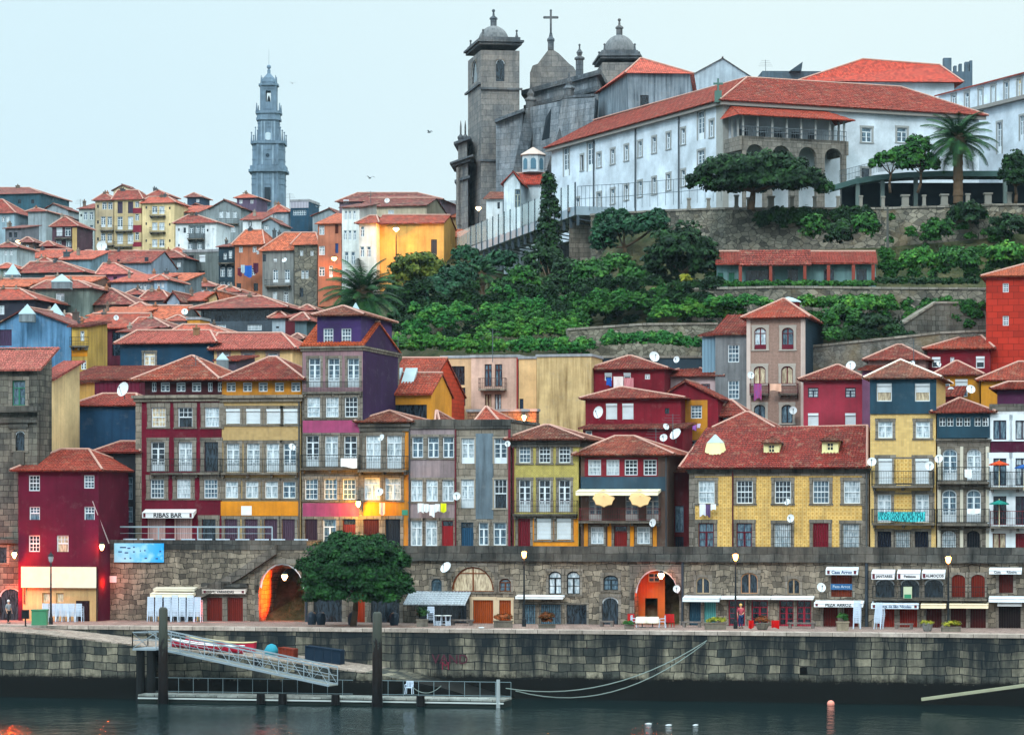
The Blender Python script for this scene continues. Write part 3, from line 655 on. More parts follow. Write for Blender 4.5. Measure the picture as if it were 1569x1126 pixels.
def quay_mat():
 m, N, L, b = newmat('quay_masonry'); uv = uvout(N); pos = geo(N).outputs['Position']; sp = N.new('ShaderNodeSeparateXYZ'); L.new(pos, sp.inputs[0])
 wn = N.new('ShaderNodeTexNoise'); wn.inputs['Scale'].default_value = .5; L.new(uv, wn.inputs['Vector']); wv = N.new('ShaderNodeVectorMath'); wv.operation = 'SCALE'; wv.inputs['Scale'].default_value = .5; L.new(wn.outputs['Color'], wv.inputs[0]); av = N.new('ShaderNodeVectorMath'); L.new(uv, av.inputs[0]); L.new(wv.outputs[0], av.inputs[1])
 br = N.new('ShaderNodeTexBrick'); L.new(av.outputs[0], br.inputs['Vector']); br.inputs['Scale'].default_value = 1; br.inputs['Brick Width'].default_value = 1.25; br.inputs['Row Height'].default_value = .56; br.inputs['Mortar Size'].default_value = .03; br.squash = .7; br.squash_frequency = 2
 br.inputs['Color1'].default_value = rgb(ln('8a8573')); br.inputs['Color2'].default_value = rgb(ln('383d3a')); br.inputs['Mortar'].default_value = rgb(ln('14171a'))
 f = noise(N, L, pos, 2.5, 6, .7); c = mixc(N, L, .8, br.outputs[0], ramp(N, L, f, [(.25, .35), (.75, 1.3)]), 'MULTIPLY')
 st = noise(N, L, mapping(N, L, uv, (.55, .05, 1)), 1.2, 7, .66)
 hgt = N.new('ShaderNodeMapRange'); hgt.inputs[1].default_value = 1.2; hgt.inputs[2].default_value = 4.9; L.new(sp.outputs[2], hgt.inputs[0])
 ad_ = N.new('ShaderNodeMath'); ad_.operation = 'MULTIPLY_ADD'; ad_.inputs[1].default_value = .16; L.new(hgt.outputs[0], ad_.inputs[0]); L.new(st, ad_.inputs[2])
 c = mixc(N, L, ramp(N, L, ad_.outputs[0], [(.47, 0.0), (.66, .92)]), c, ln('0c161c'))
 # tide mark: black weed below about 1.6 m
 t = N.new('ShaderNodeMath'); t.operation = 'MULTIPLY_ADD'; t.inputs[1].default_value = .9; L.new(f, t.inputs[0]); L.new(sp.outputs[2], t.inputs[2])
 mr = N.new('ShaderNodeMapRange'); mr.inputs[1].default_value = 1.85; mr.inputs[2].default_value = 2.25; mr.inputs[3].default_value = 1; mr.inputs[4].default_value = 0; L.new(t.outputs[0], mr.inputs[0])
 c = mixc(N, L, mr.outputs[0], c, ln('090c0b')); L.new(c, b.inputs['Base Color']); b.inputs['Roughness'].default_value = .8
 bump(N, L, b, mixc(N, L, .4, br.outputs['Fac'], f), -.7, .08); return m
QM = quay_mat()
qe = thing('quay_wall', 'long dark river wall of squared granite blocks rising from the water, black weed at its foot', 'wall', qpt(800, 0, z=0)); qo = qe.location.copy()
m = slab_along(-160, 1760, 0, 1.2, -3.5, ZQ-.24, MB()); m.build('masonry', QM, qe, qo)
m = slab_along(-160, 1760, -.1, 1.3, ZQ-.237, ZQ+.02, MB()); m.build('coping', masonry('b5a99f', '8f857c', '4a443e', 1.6, 2, .1, .35), qe, qo)
# square drain in the river wall and its dark mouth
a = qpt(1231, 0, 1027); m = MB(); u = Vector((math.cos(A0), math.sin(A0), 0)); nrm = Vector((u.y, -u.x, 0))
def obox(m, c, hw, z0, z1, out0, out1): m.prism([(c+u*-hw+nrm*out1).xy, (c+u*hw+nrm*out1).xy, (c+u*hw+nrm*out0).xy, (c-u*hw+nrm*out0).xy], z0, z1); return m
obox(m, a, .25, a.z-.3, a.z+.25, -.02, .03); m.build('drain', plain('050607', .9), qe, qo)
m = slab_along(-160, 1760, 1.3, 15, ZQ-3, ZQ, MB())
pm = masonry('97827a', '746660', '4e443f', .5, .3, .2, .45, '4a3f3b'); tag(m.build('promenade', pm), kind='structure')
# ramp (slipway) falling to the right in front of the river wall
def ramp_z(px): return qpt(px, -6, lerp_table(px, [(-100, 958), (60, 970), (215, 988), (400, 1007), (560, 1029), (680, 1054), (760, 1078)])).z
def make_ramp():
 xs = [-160, 0, 60, 130, 215, 310, 400, 480, 560, 620, 680, 760]; n = -nrm*5.98; m, top, lo = MB(), MB(), MB(); W = 4
 for k_, x in enumerate(xs):
  p = qpt(x, -6, z=0); z = min(ZQ, ramp_z(x)); row = [(p.x, p.y, z-.1), (p.x, p.y, z), (p.x+n.x, p.y+n.y, z), (p.x+n.x, p.y+n.y, z-.1)]
  m.v += [(p.x, p.y, -3.5), (p.x, p.y, z-.102), (p.x+n.x, p.y+n.y, z-.102)]
  if x <= 560: top.v += row
  if x >= 560: lo.v += row
 for q in (top, lo):
  for i in range(len(q.v)//W-1): a = i*W; b = a+W; q.f += [(a, b, b+1, a+1), (a+1, b+1, b+2, a+2), (a+2, b+2, b+3, a+3)]
 for i in range(len(xs)-1): a = i*3; b = a+3; m.f += [(a, b, b+1, a+1), (a+1, b+1, b+2, a+2)]
 e = thing('slipway', 'pale stone slipway sloping down to the right in front of the river wall', 'slipway', qpt(300, -6, z=0)); m.build('masonry', QM, e, e.location.copy()); lo.build('lower_paving', QM, e, e.location.copy())
 top.build('paving', masonry('a2958a', '7a7067', '4b443e', .6, .3, .3, .3, '4a4a40'), e, e.location.copy())
make_ramp()
# ------------------------------------------------------------------ the arcaded wall between the promenade and the upper walk
ST1 = masonry('918878', '4b4740', '1f1e1c', .7, .4, 1.5, .7, '171a1b'); ST2 = masonry('565754', '303231', '17191b', 1.1, .6, .5, .9)
RW = House('retaining_wall', 'rough granite wall with a blue banner and a lit tunnel mouth left of the round tree', 165, 470, 828, 970, d=11, depth=16, wall=ST1, cat='wall', xtop=320)
RW.win([329, 360.5], 915, 962, 24, 'p', frame='#6e2018', sur='st', sw=.3); RW.win(273, 913, 962, 56, 'o', sur='c9a35a', sw=.12)
RW.win(432, 863, 965, 70, 'OA', sur='st', sw=.35)
RW.panel(165, 470, 827, 842, ST2, .06, 'parapet'); RW.panel(311, 381, 893, 899, ST2, .5, 'lintel'); RW.close()
AW = House('arcade_wall', 'long granite arcade wall of shops, arched windows and a glowing orange tunnel under the houses', 470.3, 1640, 838, 985, d=11, depth=16, wall=ST1, cat='wall', xtop=620)
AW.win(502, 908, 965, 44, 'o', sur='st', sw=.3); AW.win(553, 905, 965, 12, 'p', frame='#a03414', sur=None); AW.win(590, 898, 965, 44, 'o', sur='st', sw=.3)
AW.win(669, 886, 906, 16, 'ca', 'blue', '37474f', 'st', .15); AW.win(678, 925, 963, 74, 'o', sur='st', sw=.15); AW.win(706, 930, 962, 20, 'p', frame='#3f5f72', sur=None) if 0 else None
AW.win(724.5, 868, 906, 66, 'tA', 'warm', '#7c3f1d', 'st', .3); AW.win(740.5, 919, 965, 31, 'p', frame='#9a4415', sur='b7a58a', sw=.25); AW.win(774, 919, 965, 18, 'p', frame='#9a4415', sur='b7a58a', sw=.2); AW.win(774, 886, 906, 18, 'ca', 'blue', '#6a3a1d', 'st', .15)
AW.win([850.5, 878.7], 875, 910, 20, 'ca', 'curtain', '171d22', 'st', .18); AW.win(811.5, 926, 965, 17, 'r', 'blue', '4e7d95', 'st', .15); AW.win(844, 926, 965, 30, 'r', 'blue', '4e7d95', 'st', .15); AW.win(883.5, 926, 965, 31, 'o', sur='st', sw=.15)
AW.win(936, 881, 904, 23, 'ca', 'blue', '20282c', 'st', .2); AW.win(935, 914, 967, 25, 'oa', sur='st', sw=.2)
AW.win(1006.5, 872, 969, 69, 'OA', sur='st', sw=.35)
AW.win(1077, 884, 909, 21, 'ta', 'dark', 'a08f74', 'st', .16); AW.win(1065, 921, 967, 18, 'p', frame='#1e4356', sur='st', sw=.15); AW.win(1088, 921, 967, 18, 'p', frame='#4f9a9a', sur='st', sw=.15)
AW.win(1148, 877, 909, 26, 'ta', 'dark', 'a07a5c', 'st', .2); AW.win([1129, 1164], 919, 967, 25, 'f', 'dark', '#a3263c', 'st', .12); AW.win([1205, 1232], 919, 968, 22, 'f', 'dark', '#a3263c', 'st', .12); AW.win(1216, 886, 910, 19, 'ta', 'dark', '8f7a60', 'st', .18)
AW.win(1289.5, 880, 914, 32, 'p', frame='#6b2a16', sur='st', sw=.2); AW.win([1272.5, 1304], 928, 970, 22, 'p', frame='#571712', sur='st', sw=.2)
AW.win([1356, 1394, 1431], 886, 915, 29, 'oa', sur='st', sw=.16); AW.win([1468.5, 1498.5], 880, 915, 21, 'pa', frame='#6d2013', sur='st', sw=.16)
AW.win([1357, 1392], 931, 972, 27, 'p', frame='#7c1c10', sur='st', sw=.18); AW.win([1431, 1468.5, 1498.5], 931, 972, 24, 'p', frame='#45100f', sur='st', sw=.18)
AW.win(1541.5, 879, 908, 22, 'p', frame='#4a1712', sur='st', sw=.2); AW.win(1547, 928, 971, 34, 'p', frame='#1c1213', sur='st', sw=.2)
AW.panel(470.5, 1640, 837, 858, ST2, .05, 'parapet'); AW.panel(470.5, 1640, 857.5, 861, ST2, .28, 'string_course'); AW.close()
def tunnel(h, x0, x1, yt, yb, col, lx, ly, energy, label_, depth=14.5):
 a, b = h.on(x0, yb), h.on(x1, yb); n = Vector((b.y-a.y, -(b.x-a.x), 0)).normalized(); d = (b-a).normalized(); W = (b-a).length; zt = h.on(x0, yt).z; r = W/2; zs = zt-r; m = MB(); K = 10; z0 = ZQ+.01
 prof = [(0, z0), (0, zs)]+[(r-r*math.cos(math.pi*i/K), zs+r*math.sin(math.pi*i/K)) for i in range(1, K)]+[(W, zs), (W, z0)]
 def pt(u_, z, o): return (a.x+d.x*u_-n.x*o, a.y+d.y*u_-n.y*o, z)
 for (u0, z0_), (u1, z1_) in zip(prof, prof[1:]): m.poly(pt(u0, z0_, .25), pt(u1, z1_, .25), pt(u1, z1_, depth), pt(u0, z0_, depth))
 m.poly(*[pt(u_, z, depth) for u_, z in prof]); m.poly(pt(0, z0, .25), pt(W, z0, .25), pt(W, z0, depth), pt(0, z0, depth))
 o = m.build('tunnel', masonry('a98f6c', '7d684c', '3b2f25', .6, .35, .6, .5), h.e, h.off)
 return a, d, n, W
ta, td, tn, tw_ = tunnel(RW, 397.5, 466.5, 863, 965, '', 0, 0, 0, ''); t2 = tunnel(AW, 972.3, 1040.7, 872, 969, '', 0, 0, 0, '')
# lit inner front in the right-hand tunnel
def inner_front():
 a, d, n, W = t2; m = MB(); o_ = 1.6; z0 = ZQ+.02; hs = [(.5, 1.45, z0, z0+1.9), (.75, 1.6, z0+3.1, z0+3.75)]
 p = a-n*o_; grid_face(m, Vector((p.x, p.y)), Vector((d.x, d.y)), .0, W*.60, z0, z0+4.2, hs, Vector((n.x, n.y)), .2); m.build('inner_front', plaster('a45a24', .5), AW.e, AW.off)
 pt = Vector((p.x, p.y, 0))+d*1.175; pt.z = z0+3.1; place_window(AW.e, AW.off, pt, A0, .85, .65, 'l', plain('d8c79a', .6), pane_mat('dark'), STONE(), 0)
inner_front()
def arch_ring(h, x0, x1, yt, ybase, t=.3, out=.05):
 a, b = h.on(x0, ybase, 0), h.on(x1, ybase, 0); r = (b-a).length/2; zt = h.on((x0+x1)/2, yt).z; rz = zt-a.z; c = (a+b)/2; d = (b-a).normalized(); n = Vector((d.y, -d.x, 0)); m = MB(); K = 14
 for i in range(K):
  q = []
  for k in (i, i+1):
   th = math.pi*k/K
   for rr in (1, 1+t/r): q.append(c-d*r*rr*math.cos(th)+Vector((0, 0, rz*rr*math.sin(th))))
  A_, B_, C_, D_ = q[0], q[1], q[3], q[2]; g = .02*d
  m.add([p+n*out for p in (A_, B_, C_, D_)]+[p-n*.02 for p in (A_, B_, C_, D_)], [(0, 3, 2, 1), (0, 1, 5, 4), (1, 2, 6, 5), (2, 3, 7, 6), (3, 0, 4, 7)])
 m.build('arch_ring', masonry('8b8171', '5f594f', '2b2926', .5, .4, .3, .4), h.e, h.off)
for r_ in ((829.6, 899, 869, 912), (1112, 1180, 874, 911), (692, 757, 868, 906), (972, 1041, 871, 920)): arch_ring(AW, *r_)
arch_ring(RW, 397, 467, 862, 908)
# awnings, each a part of the wall, with its writing on the valance
def awning(h, x0, x1, y0, y1, col='dfe6ea', out=1.1, txt=None, tcol='22262c', label=None, size=None, name='awning', emblem=True, stripes=None):
 a, b = h.on(x0, y1), h.on(x1, y1); zt = h.on((x0+x1)/2, y0).z; zb = h.on((x0+x1)/2, y1).z; d = (b-a); d.z = 0; Ln = d.length; d.normalize(); n = Vector((d.y, -d.x, 0)); hv = (zt-zb); vz = zb+hv*.62; m = MB()
 A_, B_ = Vector((a.x, a.y, 0)), Vector((b.x, b.y, 0)); up = lambda p, z: Vector((p.x, p.y, z))
 def quad(*p): m.poly(*p)
 f0, f1 = A_+n*out, B_+n*out
 m.add([up(A_, zt), up(B_, zt), up(f1, vz), up(f0, vz), up(f0, zb), up(f1, zb)], [(3, 2, 1, 0), (4, 5, 2, 3)]); k = n*-.03
 m.add([up(A_, zt-.03), up(B_, zt-.03), up(f1+k, vz-.03), up(f0+k, vz-.03), up(f0+k, zb), up(f1+k, zb)], [(0, 1, 2, 3), (3, 2, 5, 4)])
 m.add([up(A_, zt), up(f0, vz), up(f0, zb), up(A_, vz)], [(0, 3, 2, 1)]); m.add([up(B_, zt), up(f1, vz), up(f1, zb), up(B_, vz)], [(0, 1, 2, 3)])
 m.obar(up(f0+n*.02, vz), up(f1+n*.02, vz), .05, .05)
 o = m.build(name, plain(col, .7), h.e, h.off)
 if label: o['label'] = label
 hh = vz-zb
 if txt:
  sz = size or hh*.95; c = (f0+f1)/2+n*.02+d*(.1 if emblem and Ln < 2.3 else 0); t = lettering(txt, sz, tcol, None, up(c, zb+hh*.5)-h.off, math.atan2(d.y, d.x), bold=sz*.025); t.parent = o
  if emblem:
   q = MB()
   for e_ in ((.16,) if Ln < 2.3 else (.2, Ln-.2)): p = f0+d*e_+n*.015; q.prism([(p-d*.09+n*.01).xy, (p+d*.09+n*.01).xy, (p+d*.09).xy, (p-d*.09).xy], zb+.06, vz-.04)
   e2 = q.build('emblem', plain('5b2530', .6), None, h.off); e2.parent = o
 return o
awning(RW, 240, 303, 899, 905, 'c9c4b2', .8); awning(RW, 238, 303, 905, 914, 'e3dcc4', 1.2)
awning(RW, 313, 379, 900, 909, 'cfc6bd', .5, 'L. VARANDAS', label='pale sign awning over the two red plank doors')
o = awning(AW, 793.5, 866, 911, 917, 'd9dfe2', .9); awning(AW, 1049, 1105, 912, 921, 'cfdbe2', 1.0); awning(AW, 1106.5, 1182, 912.5, 917.5, 'e4e8ea', .8); awning(AW, 1183, 1248, 912.5, 918, 'e4e8ea', .8)
awning(AW, 1267, 1316, 868, 880, 'd5e1ea', .8, 'Casa Arroz', '2f4a70', size=.32); awning(AW, 1250, 1324.5, 919.5, 929, 'dfe7ec', 1.2, 'PEZA ARROZ', size=.32)
awning(AW, 1337, 1372, 872, 887, 'd9dde2', .9, 'JANTARES', size=.26); awning(AW, 1376, 1411, 872, 887, 'd3d8de', .9, 'Petiscos', size=.26); awning(AW, 1414, 1449, 872, 886, 'd9dde2', .9, 'ALMOÇOS', size=.27)
awning(AW, 1337, 1409, 921, 931.5, 'cfe0ec', 1.1, 'Adega de São Nicolau', '33486a', size=.27); awning(AW, 1412.5, 1451, 922, 931, 'e0d4b4', 1.1); awning(AW, 1454, 1515.5, 922, 931, 'e0d4b4', 1.1)
awning(AW, 1516.6, 1566, 869, 879, 'd7e3ea', .9, 'Casa      Ribeira', '5a6068', size=.25, emblem=False); awning(AW, 1516, 1600, 913, 922, 'd7e3ea', .9); awning(AW, 1529, 1566, 922, 928, 'd3dade', .6)
# blue banner in front of the dark red plank shutters
q = MB(); a = AW.on(1273, 903); b = AW.on(1306, 903); zt = AW.on(1289, 894).z; n_ = nrm
q.prism([(a+n_*.12).xy, (b+n_*.12).xy, (b+n_*.09).xy, (a+n_*.09).xy], a.z, zt); o = q.build('banner', plain('2d5b86'), AW.e, AW.off); lettering('Peza Arroz', .28, 'b9cadb', AW.e, (a+b)/2+n_*.14+Vector((0, 0, (zt-a.z)/2))-AW.off, A0)
AW.balcony(1338, 1513, 916, 898, .8, bars=.2)
# corrugated canopy by the round tree
m = MB(); a, b = AW.on(628, 906), AW.on(722, 906); zt = a.z; zb = zt-.85
for i in range(40):
 p, q_ = a.lerp(b, i/40), a.lerp(b, (i+1)/40); h_ = .05*(i % 2); h2 = .05*((i+1) % 2); f1, f2 = p+nrm*1.9, q_+nrm*1.9
 m.poly((f1.x, f1.y, zb+h_), (f2.x, f2.y, zb+h2), (q_.x, q_.y, zt+h2), (p.x, p.y, zt+h_))
for i in range(6):
 t_ = (i+.5)/6; p, q_ = a+nrm*1.9*t_, b+nrm*1.9*t_; z_ = zt+(zb-zt)*t_+.08; m.obar((p.x, p.y, z_), (q_.x, q_.y, z_), .06, .04)
m.obar((a+nrm*1.9).xy.to_3d()+Vector((0, 0, zb-.03)), (b+nrm*1.9).xy.to_3d()+Vector((0, 0, zb-.03)), .06, .1); m.build('canopy', corrug('a9b4bc', .25, .8), AW.e, AW.off)
for x, r in ((1046, .09), (1328, .12), (470, .1)): AW.pipe(x, 860, 966, '2f3840', r)
# stair climbing the rough wall to the upper walk
m = MB(); P0 = [(252, 925), (300, 905), (345, 885), (376, 867), (425, 834)]
for (xa, ya), (xb, yb) in zip(P0, P0[1:]):
 a, b = RW.on(xa, ya), RW.on(xb, yb); m.prism([(a+nrm*.5).xy, (b+nrm*.5).xy, b.xy, a.xy], [a.z-.75, b.z-.75, b.z-.75, a.z-.75], [a.z, b.z, b.z, a.z])
m.build('stair_parapet', masonry('6f6b64', '45433f', '1d1e1e', .8, .5, .8, .8), RW.e, RW.off)
tag(slab_along(165, 1640, 12, 16, ZW-.5, ZW, MB()).build('upper_walk', pm), kind='structure')
# ------------------------------------------------------------------ the riverside row on the upper walk (d = 15)
GR = 'front row of riverside houses'
G1, G2 = masonry('7a746c', '534e47', '3a362f', .8, .45, .3, .4), masonry('8d867a', '726b60', '45413a', .9, .5, .3, .45)
RED, TAN, MAG, ORG = plaster('5f0f24', .35, '2a0b14'), azulejo('b79c6c', '977a4a', .2), plaster('8f3f63', .35), plaster('c9811f', .3, '6a4a22')
T1, T2, T3, T4 = rooftile('b2523c', .6), rooftile('a14436', .5), rooftile('c25a44', .35), rooftile('96503f', .8)
def fr(name, label, x0, x1, yt, **k): k.setdefault('d', 15); k.setdefault('depth', 10); return House('house', label, x0, x1, yt, 870, group=GR, **k)
# dark red tavern house
h = fr('house', 'dark red house with stone window frames above a bar awning', 208, 339.7, 606, wall=RED)
h.win([243, 325], 624, 654, 22, 's', sw=.34); h.win(284, 624, 654, 22, 'u', 'dark', sw=.34); h.win(242, 677, 722, 21, 'g', 'dark', sw=.34); h.win(284, 677, 722, 21, 'g', sw=.34); h.win(324, 677, 722, 21, 'o', sw=.34)
h.win(241, 734, 763, 21, 's', 'blue', sw=.34); h.win(281.5, 734, 763, 21, 's', sw=.34); h.win(323, 734, 763, 21, 's', 'blue', sw=.34); h.win([240, 281], 795, 855, 22, 'p', frame='#c9a7a4', sur='a98f8a', sw=.12); h.win(320, 795, 855, 21, 'o', sur='st', sw=.3)
h.panel(208, 217, 607, 868, G2, .04, 'corner_pilaster'); h.balcony(233, 339, 724, 703, .5); awning(h, 223, 301, 780, 793.5, 'd8dde0', .8, 'RIBAS BAR', size=.5, label='white awning lettered in black over the pink shutters')
h.cornice(606, .5, .4, G2); h.close()
def attic(h, x0, x1, y0, y1, mat, wins, roof):
 """low set-back storey under the roof"""
 a, b = h.A.lerp(h.D, .04), h.B.lerp(h.C, .04); k = House('attic', 'x', x0, x1, y0, y1, Y=a.y if abs(x0-(CX+FPX*h.A.x/h.A.y)) < 1 else Y_at(x0, 15.4), depth=9.2, wall=mat)
 for w_ in wins: k.win(*w_[:4], **w_[4])
 k.close(); roof(k); e = k.e; o = e.location-h.e.location
 for c in list(e.children): c.parent = h.e; c.location = Vector(c.location)+o
 bpy.data.objects.remove(e)
attic(h, 222, 340, 583, 607, plaster('3a1218', .4), [([253, 277, 301], 586, 600, 14, dict(kind='c', pane='blue', sur=None)), ([236, 322, 337], 586, 600, 7, dict(kind='l', pane='blue', sur=None))], lambda k: k.hip(293, 296, 546, mat=T1, over=[.8, .1, .5, .9]))
h = fr('house', 'tan tiled house with roller blinds and an orange band above purple doors', 340, 461, 606, wall=TAN)
h.win([357, 388, 419, 445], 626, 650, 22, 'b', sw=.22); h.win([357, 388, 418, 444], 679, 723, 20, 'g', sw=.24); h.win([355, 386, 416, 443], 737, 763, 20, 'c', sw=.24); h.win([354, 385, 415, 442], 795, 855, 20, 'p', frame='#4d3a4b', sw=.22)
h.band(338.5, 458, 768, 790, ORG, .05, 'orange_band'); h.panel(370, 386, 775, 789, plain('d4d8da'), .08, 'plaque'); h.balcony(341, 458, 724, 703, .5); h.cornice(606, .5, .4, G2); h.close(); h.pipe(459, 612, 830)
attic(h, 340, 462, 583, 607, plaster('b87a25', .4), [([354, 379, 403, 428, 453], 586, 600, 14, dict(kind='c', pane='blue', sur=None))], lambda k: k.hip(412, 424, 548, mat=T2, over=[.8, .5, .5, .1]))
# purple tower house
PUR = plaster('2f1a3e', .35, '140c20'); PK = plaster('8a6d73', .5)
h = fr('house', 'tall purple house with a dormer storey and bright sloping shoulders of tile', 463, 556, 530, wall=G1, depth=11)
h.win([482, 511.5, 541.5], 549, 593, 18, 'g', 'blue', sw=.2); h.win([480.5, 509, 538], 608, 639, 20, 's', sw=.2); h.win([479, 508], 667, 715, 20, 'g', sw=.2); h.win(537, 667, 715, 20, 'g', 'dark', sw=.2); h.win([477, 506.5, 535], 733.5, 765, 20, 's', 'blue', sw=.2)
h.win(477, 795, 855, 19, 'p', frame='#3a2733', sw=.2); h.win(505, 795, 835, 20, 'c', 'blue', sw=.2); h.win(535, 795, 855, 20, 'd', 'dark', '#6b2a28', sw=.2)
h.band(464, 552, 644, 663, MAG, .03, 'purple_band'); h.band(464, 550, 770.5, 792, MAG, .03, 'purple_band'); h.band(464, 556, 533, 600, PK, .02); h.balcony(466, 555, 600, 590, .25, bars=.2); h.balcony(463, 552, 717, 697, .5); h.cornice(531, .35, .3); h.close()
h.panel(556, 609, 531, 860, PUR, .03, 'side_cladding', side=1)
h.gable(494, mat=rooftile('cf5b33', .2), over=.2, endm=PUR, frac=.42)
attic(h, 486, 553, 484, 531, plaster('3a2a58', .3), [([503, 530.5], 503, 526, 15, dict(kind='s', pane='blue', sur=None))], lambda k: k.hip(524, 528, 470, mat=rooftile('9a5a48', .7), over=.4))
h = fr('house', 'narrow orange house glowing under its wall lamp, dark hipped roof', 552.4, 627, 646.5, wall=plaster('c07a22', .35))
h.win([572, 604], 667, 718, 23, 'g', sw=.25); h.win([570, 602], 732, 766, 24, 'c', sw=.25); h.win(569, 795, 855, 24, 'p', frame='#431a1c', sw=.25); h.win(602, 795, 855, 23, 'p', frame='#18222e', sw=.25)
h.band(556, 616, 655, 764, G1, .025, 'stone_facing'); h.balcony(552, 626, 720, 699, .8); h.cornice(649, .6, .25, ST2); h.close(); h.hip(597, 597, 630, mat=T4); h.panel(616, 625, 781, 789, plain('3c7f67'), .05, 'street_sign')
h = fr('house', 'narrow pinkish grey house with laundry strung under its windows and a red door', 627.5, 697, 645.5, wall=plaster('8d7f82', .45))
h.win([640, 664, 687], 669, 701, 17, 'c', 'blue', sw=.18); h.win([638.6, 662, 686.5], 735, 768, 18, 'c', sw=.18); h.win([638, 661], 797, 836, 18, 'c', sw=.18); h.win(686, 797, 855, 18, 'd', 'dark', '#8f1a22', sw=.2)
h.panel(628, 697, 646, 657, ST2, .12, 'cornice'); h.close(); h.parapet(643, 647, ST2); h.pipe(627.8, 658, 838); h.hip(668, 670, 630, mat=T4, over=-1.6)
h = fr('house', 'grey house with a blank blue grey strip down its middle and a dark blue door', 697.5, 783, 645.5, wall=G2)
h.win([717, 767], 671, 710, 20, 'f', sw=.1, sur='8d867a'); h.win(716.5, 734, 778, 20, 'g', sw=.1, sur='8d867a'); h.win(767, 734, 778, 20, 'u', 'dark', sw=.1, sur='8d867a'); h.win(716, 800, 855, 19, 'd', 'dark', '#1d4663', sw=.2); h.win(741, 800, 835, 15, 'c', 'blue', sw=.15); h.win(766, 800, 835, 20, 'c', 'blue', sw=.15)
h.band(729, 756, 664, 795, plaster('5f6f7a', .6), .03, 'grey_strip'); h.panel(698, 783, 646, 657, ST2, .12, 'cornice'); h.close(); h.parapet(643, 647, ST2); h.hip(744, 746, 624, mat=T3, over=-1.2); h.pipe(698.5, 658, 838, '5a1f28'); h.pipe(781, 658, 838, '6a2430', .1)
h = fr('house', 'yellow green tiled house with dark sash windows and lit shutters below', 786, 886.5, 673.5, wall=azulejo('b3a55e', '86803f', .2))
h.win(804, 682, 709, 18, 's', 'blue', sw=.2); h.win([834.5, 865], 682, 709, 18, 's', 'dark', sw=.2); h.win([804, 834.5, 865], 735, 784, 18, 'g', 'dark', sw=.2); h.win(803, 794, 855, 19, 'p', frame='#6a1222', sw=.2); h.win([833.5, 864], 794, 827, 22, 'b', sw=.2)
h.band(815, 886, 793, 870, ORG, .02, 'yellow_band'); h.balcony(787, 885, 787, 767, .5, '3c2028'); h.cornice(675, .5, .3, ST2); h.close(); h.hip(834, 842, 652, mat=T4, over=.6); h.pipe(787, 685, 850, '5a1f28')
h = fr('house', 'slate blue and red house with a cream awning and two yellow parasols on its balcony', 890, 1023, 697, wall=plaster('56433a', .5))
h.win([911, 939], 704, 728, 20, 's', sw=0, sur=None); h.win([967, 996], 704, 728, 20, 's', 'dark', sw=0, sur=None); h.win([912, 968, 1000], 759, 797, 20, 'f', 'blue', '9a9a98', sur=None); h.win([915, 986], 807, 833, 20, 'c', sw=.15); h.win(951, 805, 855, 20, 'd', 'dark', '#7a1c1a', sw=.2)
h.band(896, 1008, 701, 730, plaster('6d1a24', .3), .03, 'red_band'); h.band(890, 1020, 730.5, 752, plaster('2c4250', .4), .05, 'slate_band')
for x in (898, 934, 968.5, 1003.5): h.panel(x-3, x+3, 800, 860, ORG, .05, 'orange_pilaster')
h.balcony(890, 1012, 798, 779, .9, '6a2a2c'); h.close(); awning(h, 888, 1013, 749, 759, 'e9e0c4', 1.5); h.hip(942, 972, 669, mat=rooftile('a8503c', .7), over=.6); h.pipe(1021, 700, 850)
h = fr('house', 'narrow dark red house deep in the gap beside the azulejo building', 1024, 1056, 722, d=18, wall=plaster('4a1018', .4), depth=8)
h.win(1041, 775, 815, 13, 'c', 'blue', '3f566a', sur=None); h.win(1041, 822, 860, 13, 'p', frame='#141c2c', sur=None); h.close(); h.mono(708, T4)
# big yellow tiled house
AZ = azulejo('d3b06a', 'a0762f', .30)
h = fr('house', 'wide yellow tiled house with a long red roof and two small dormers', 1056, 1331, 717, wall=AZ, depth=11)
h.win([1082.5, 1141], 736, 771, 25, 's', sw=.25); h.win([1199.5, 1258, 1305.5], 736, 771, 25, 's', 'curtain', sw=.25); h.win([1082, 1140.5], 801, 862, 24, 'f', 'blue', '#5d1226', sw=.25); h.win(1257.5, 801, 862, 24, 'p', frame='#6f1022', sw=.25); h.win([1199, 1304], 802, 842, 25, 'r', 'curtain', sw=.25)
h.panel(1056, 1065, 718, 868, G1, .05, 'corner_pilaster'); h.panel(1321, 1331, 718, 868, G1, .05, 'corner_pilaster'); h.band(1065, 1321, 718, 729, G1, .05, 'stone_frieze'); h.cornice(718, .35, .35, ST2); h.close(); h.pipe(1123, 720, 850, '4a1d22'); h.pipe(1328, 725, 850, '4a4f52')
h.hip(1083, 1329, 659, 653, mat=rooftile('a03c33', .55, .27, .42), over=[.6, -.05, .4, .7], frac=.62)
def on_roof(h, px, py, fr_=.3): return h.ridge_pt(px, py, .18)
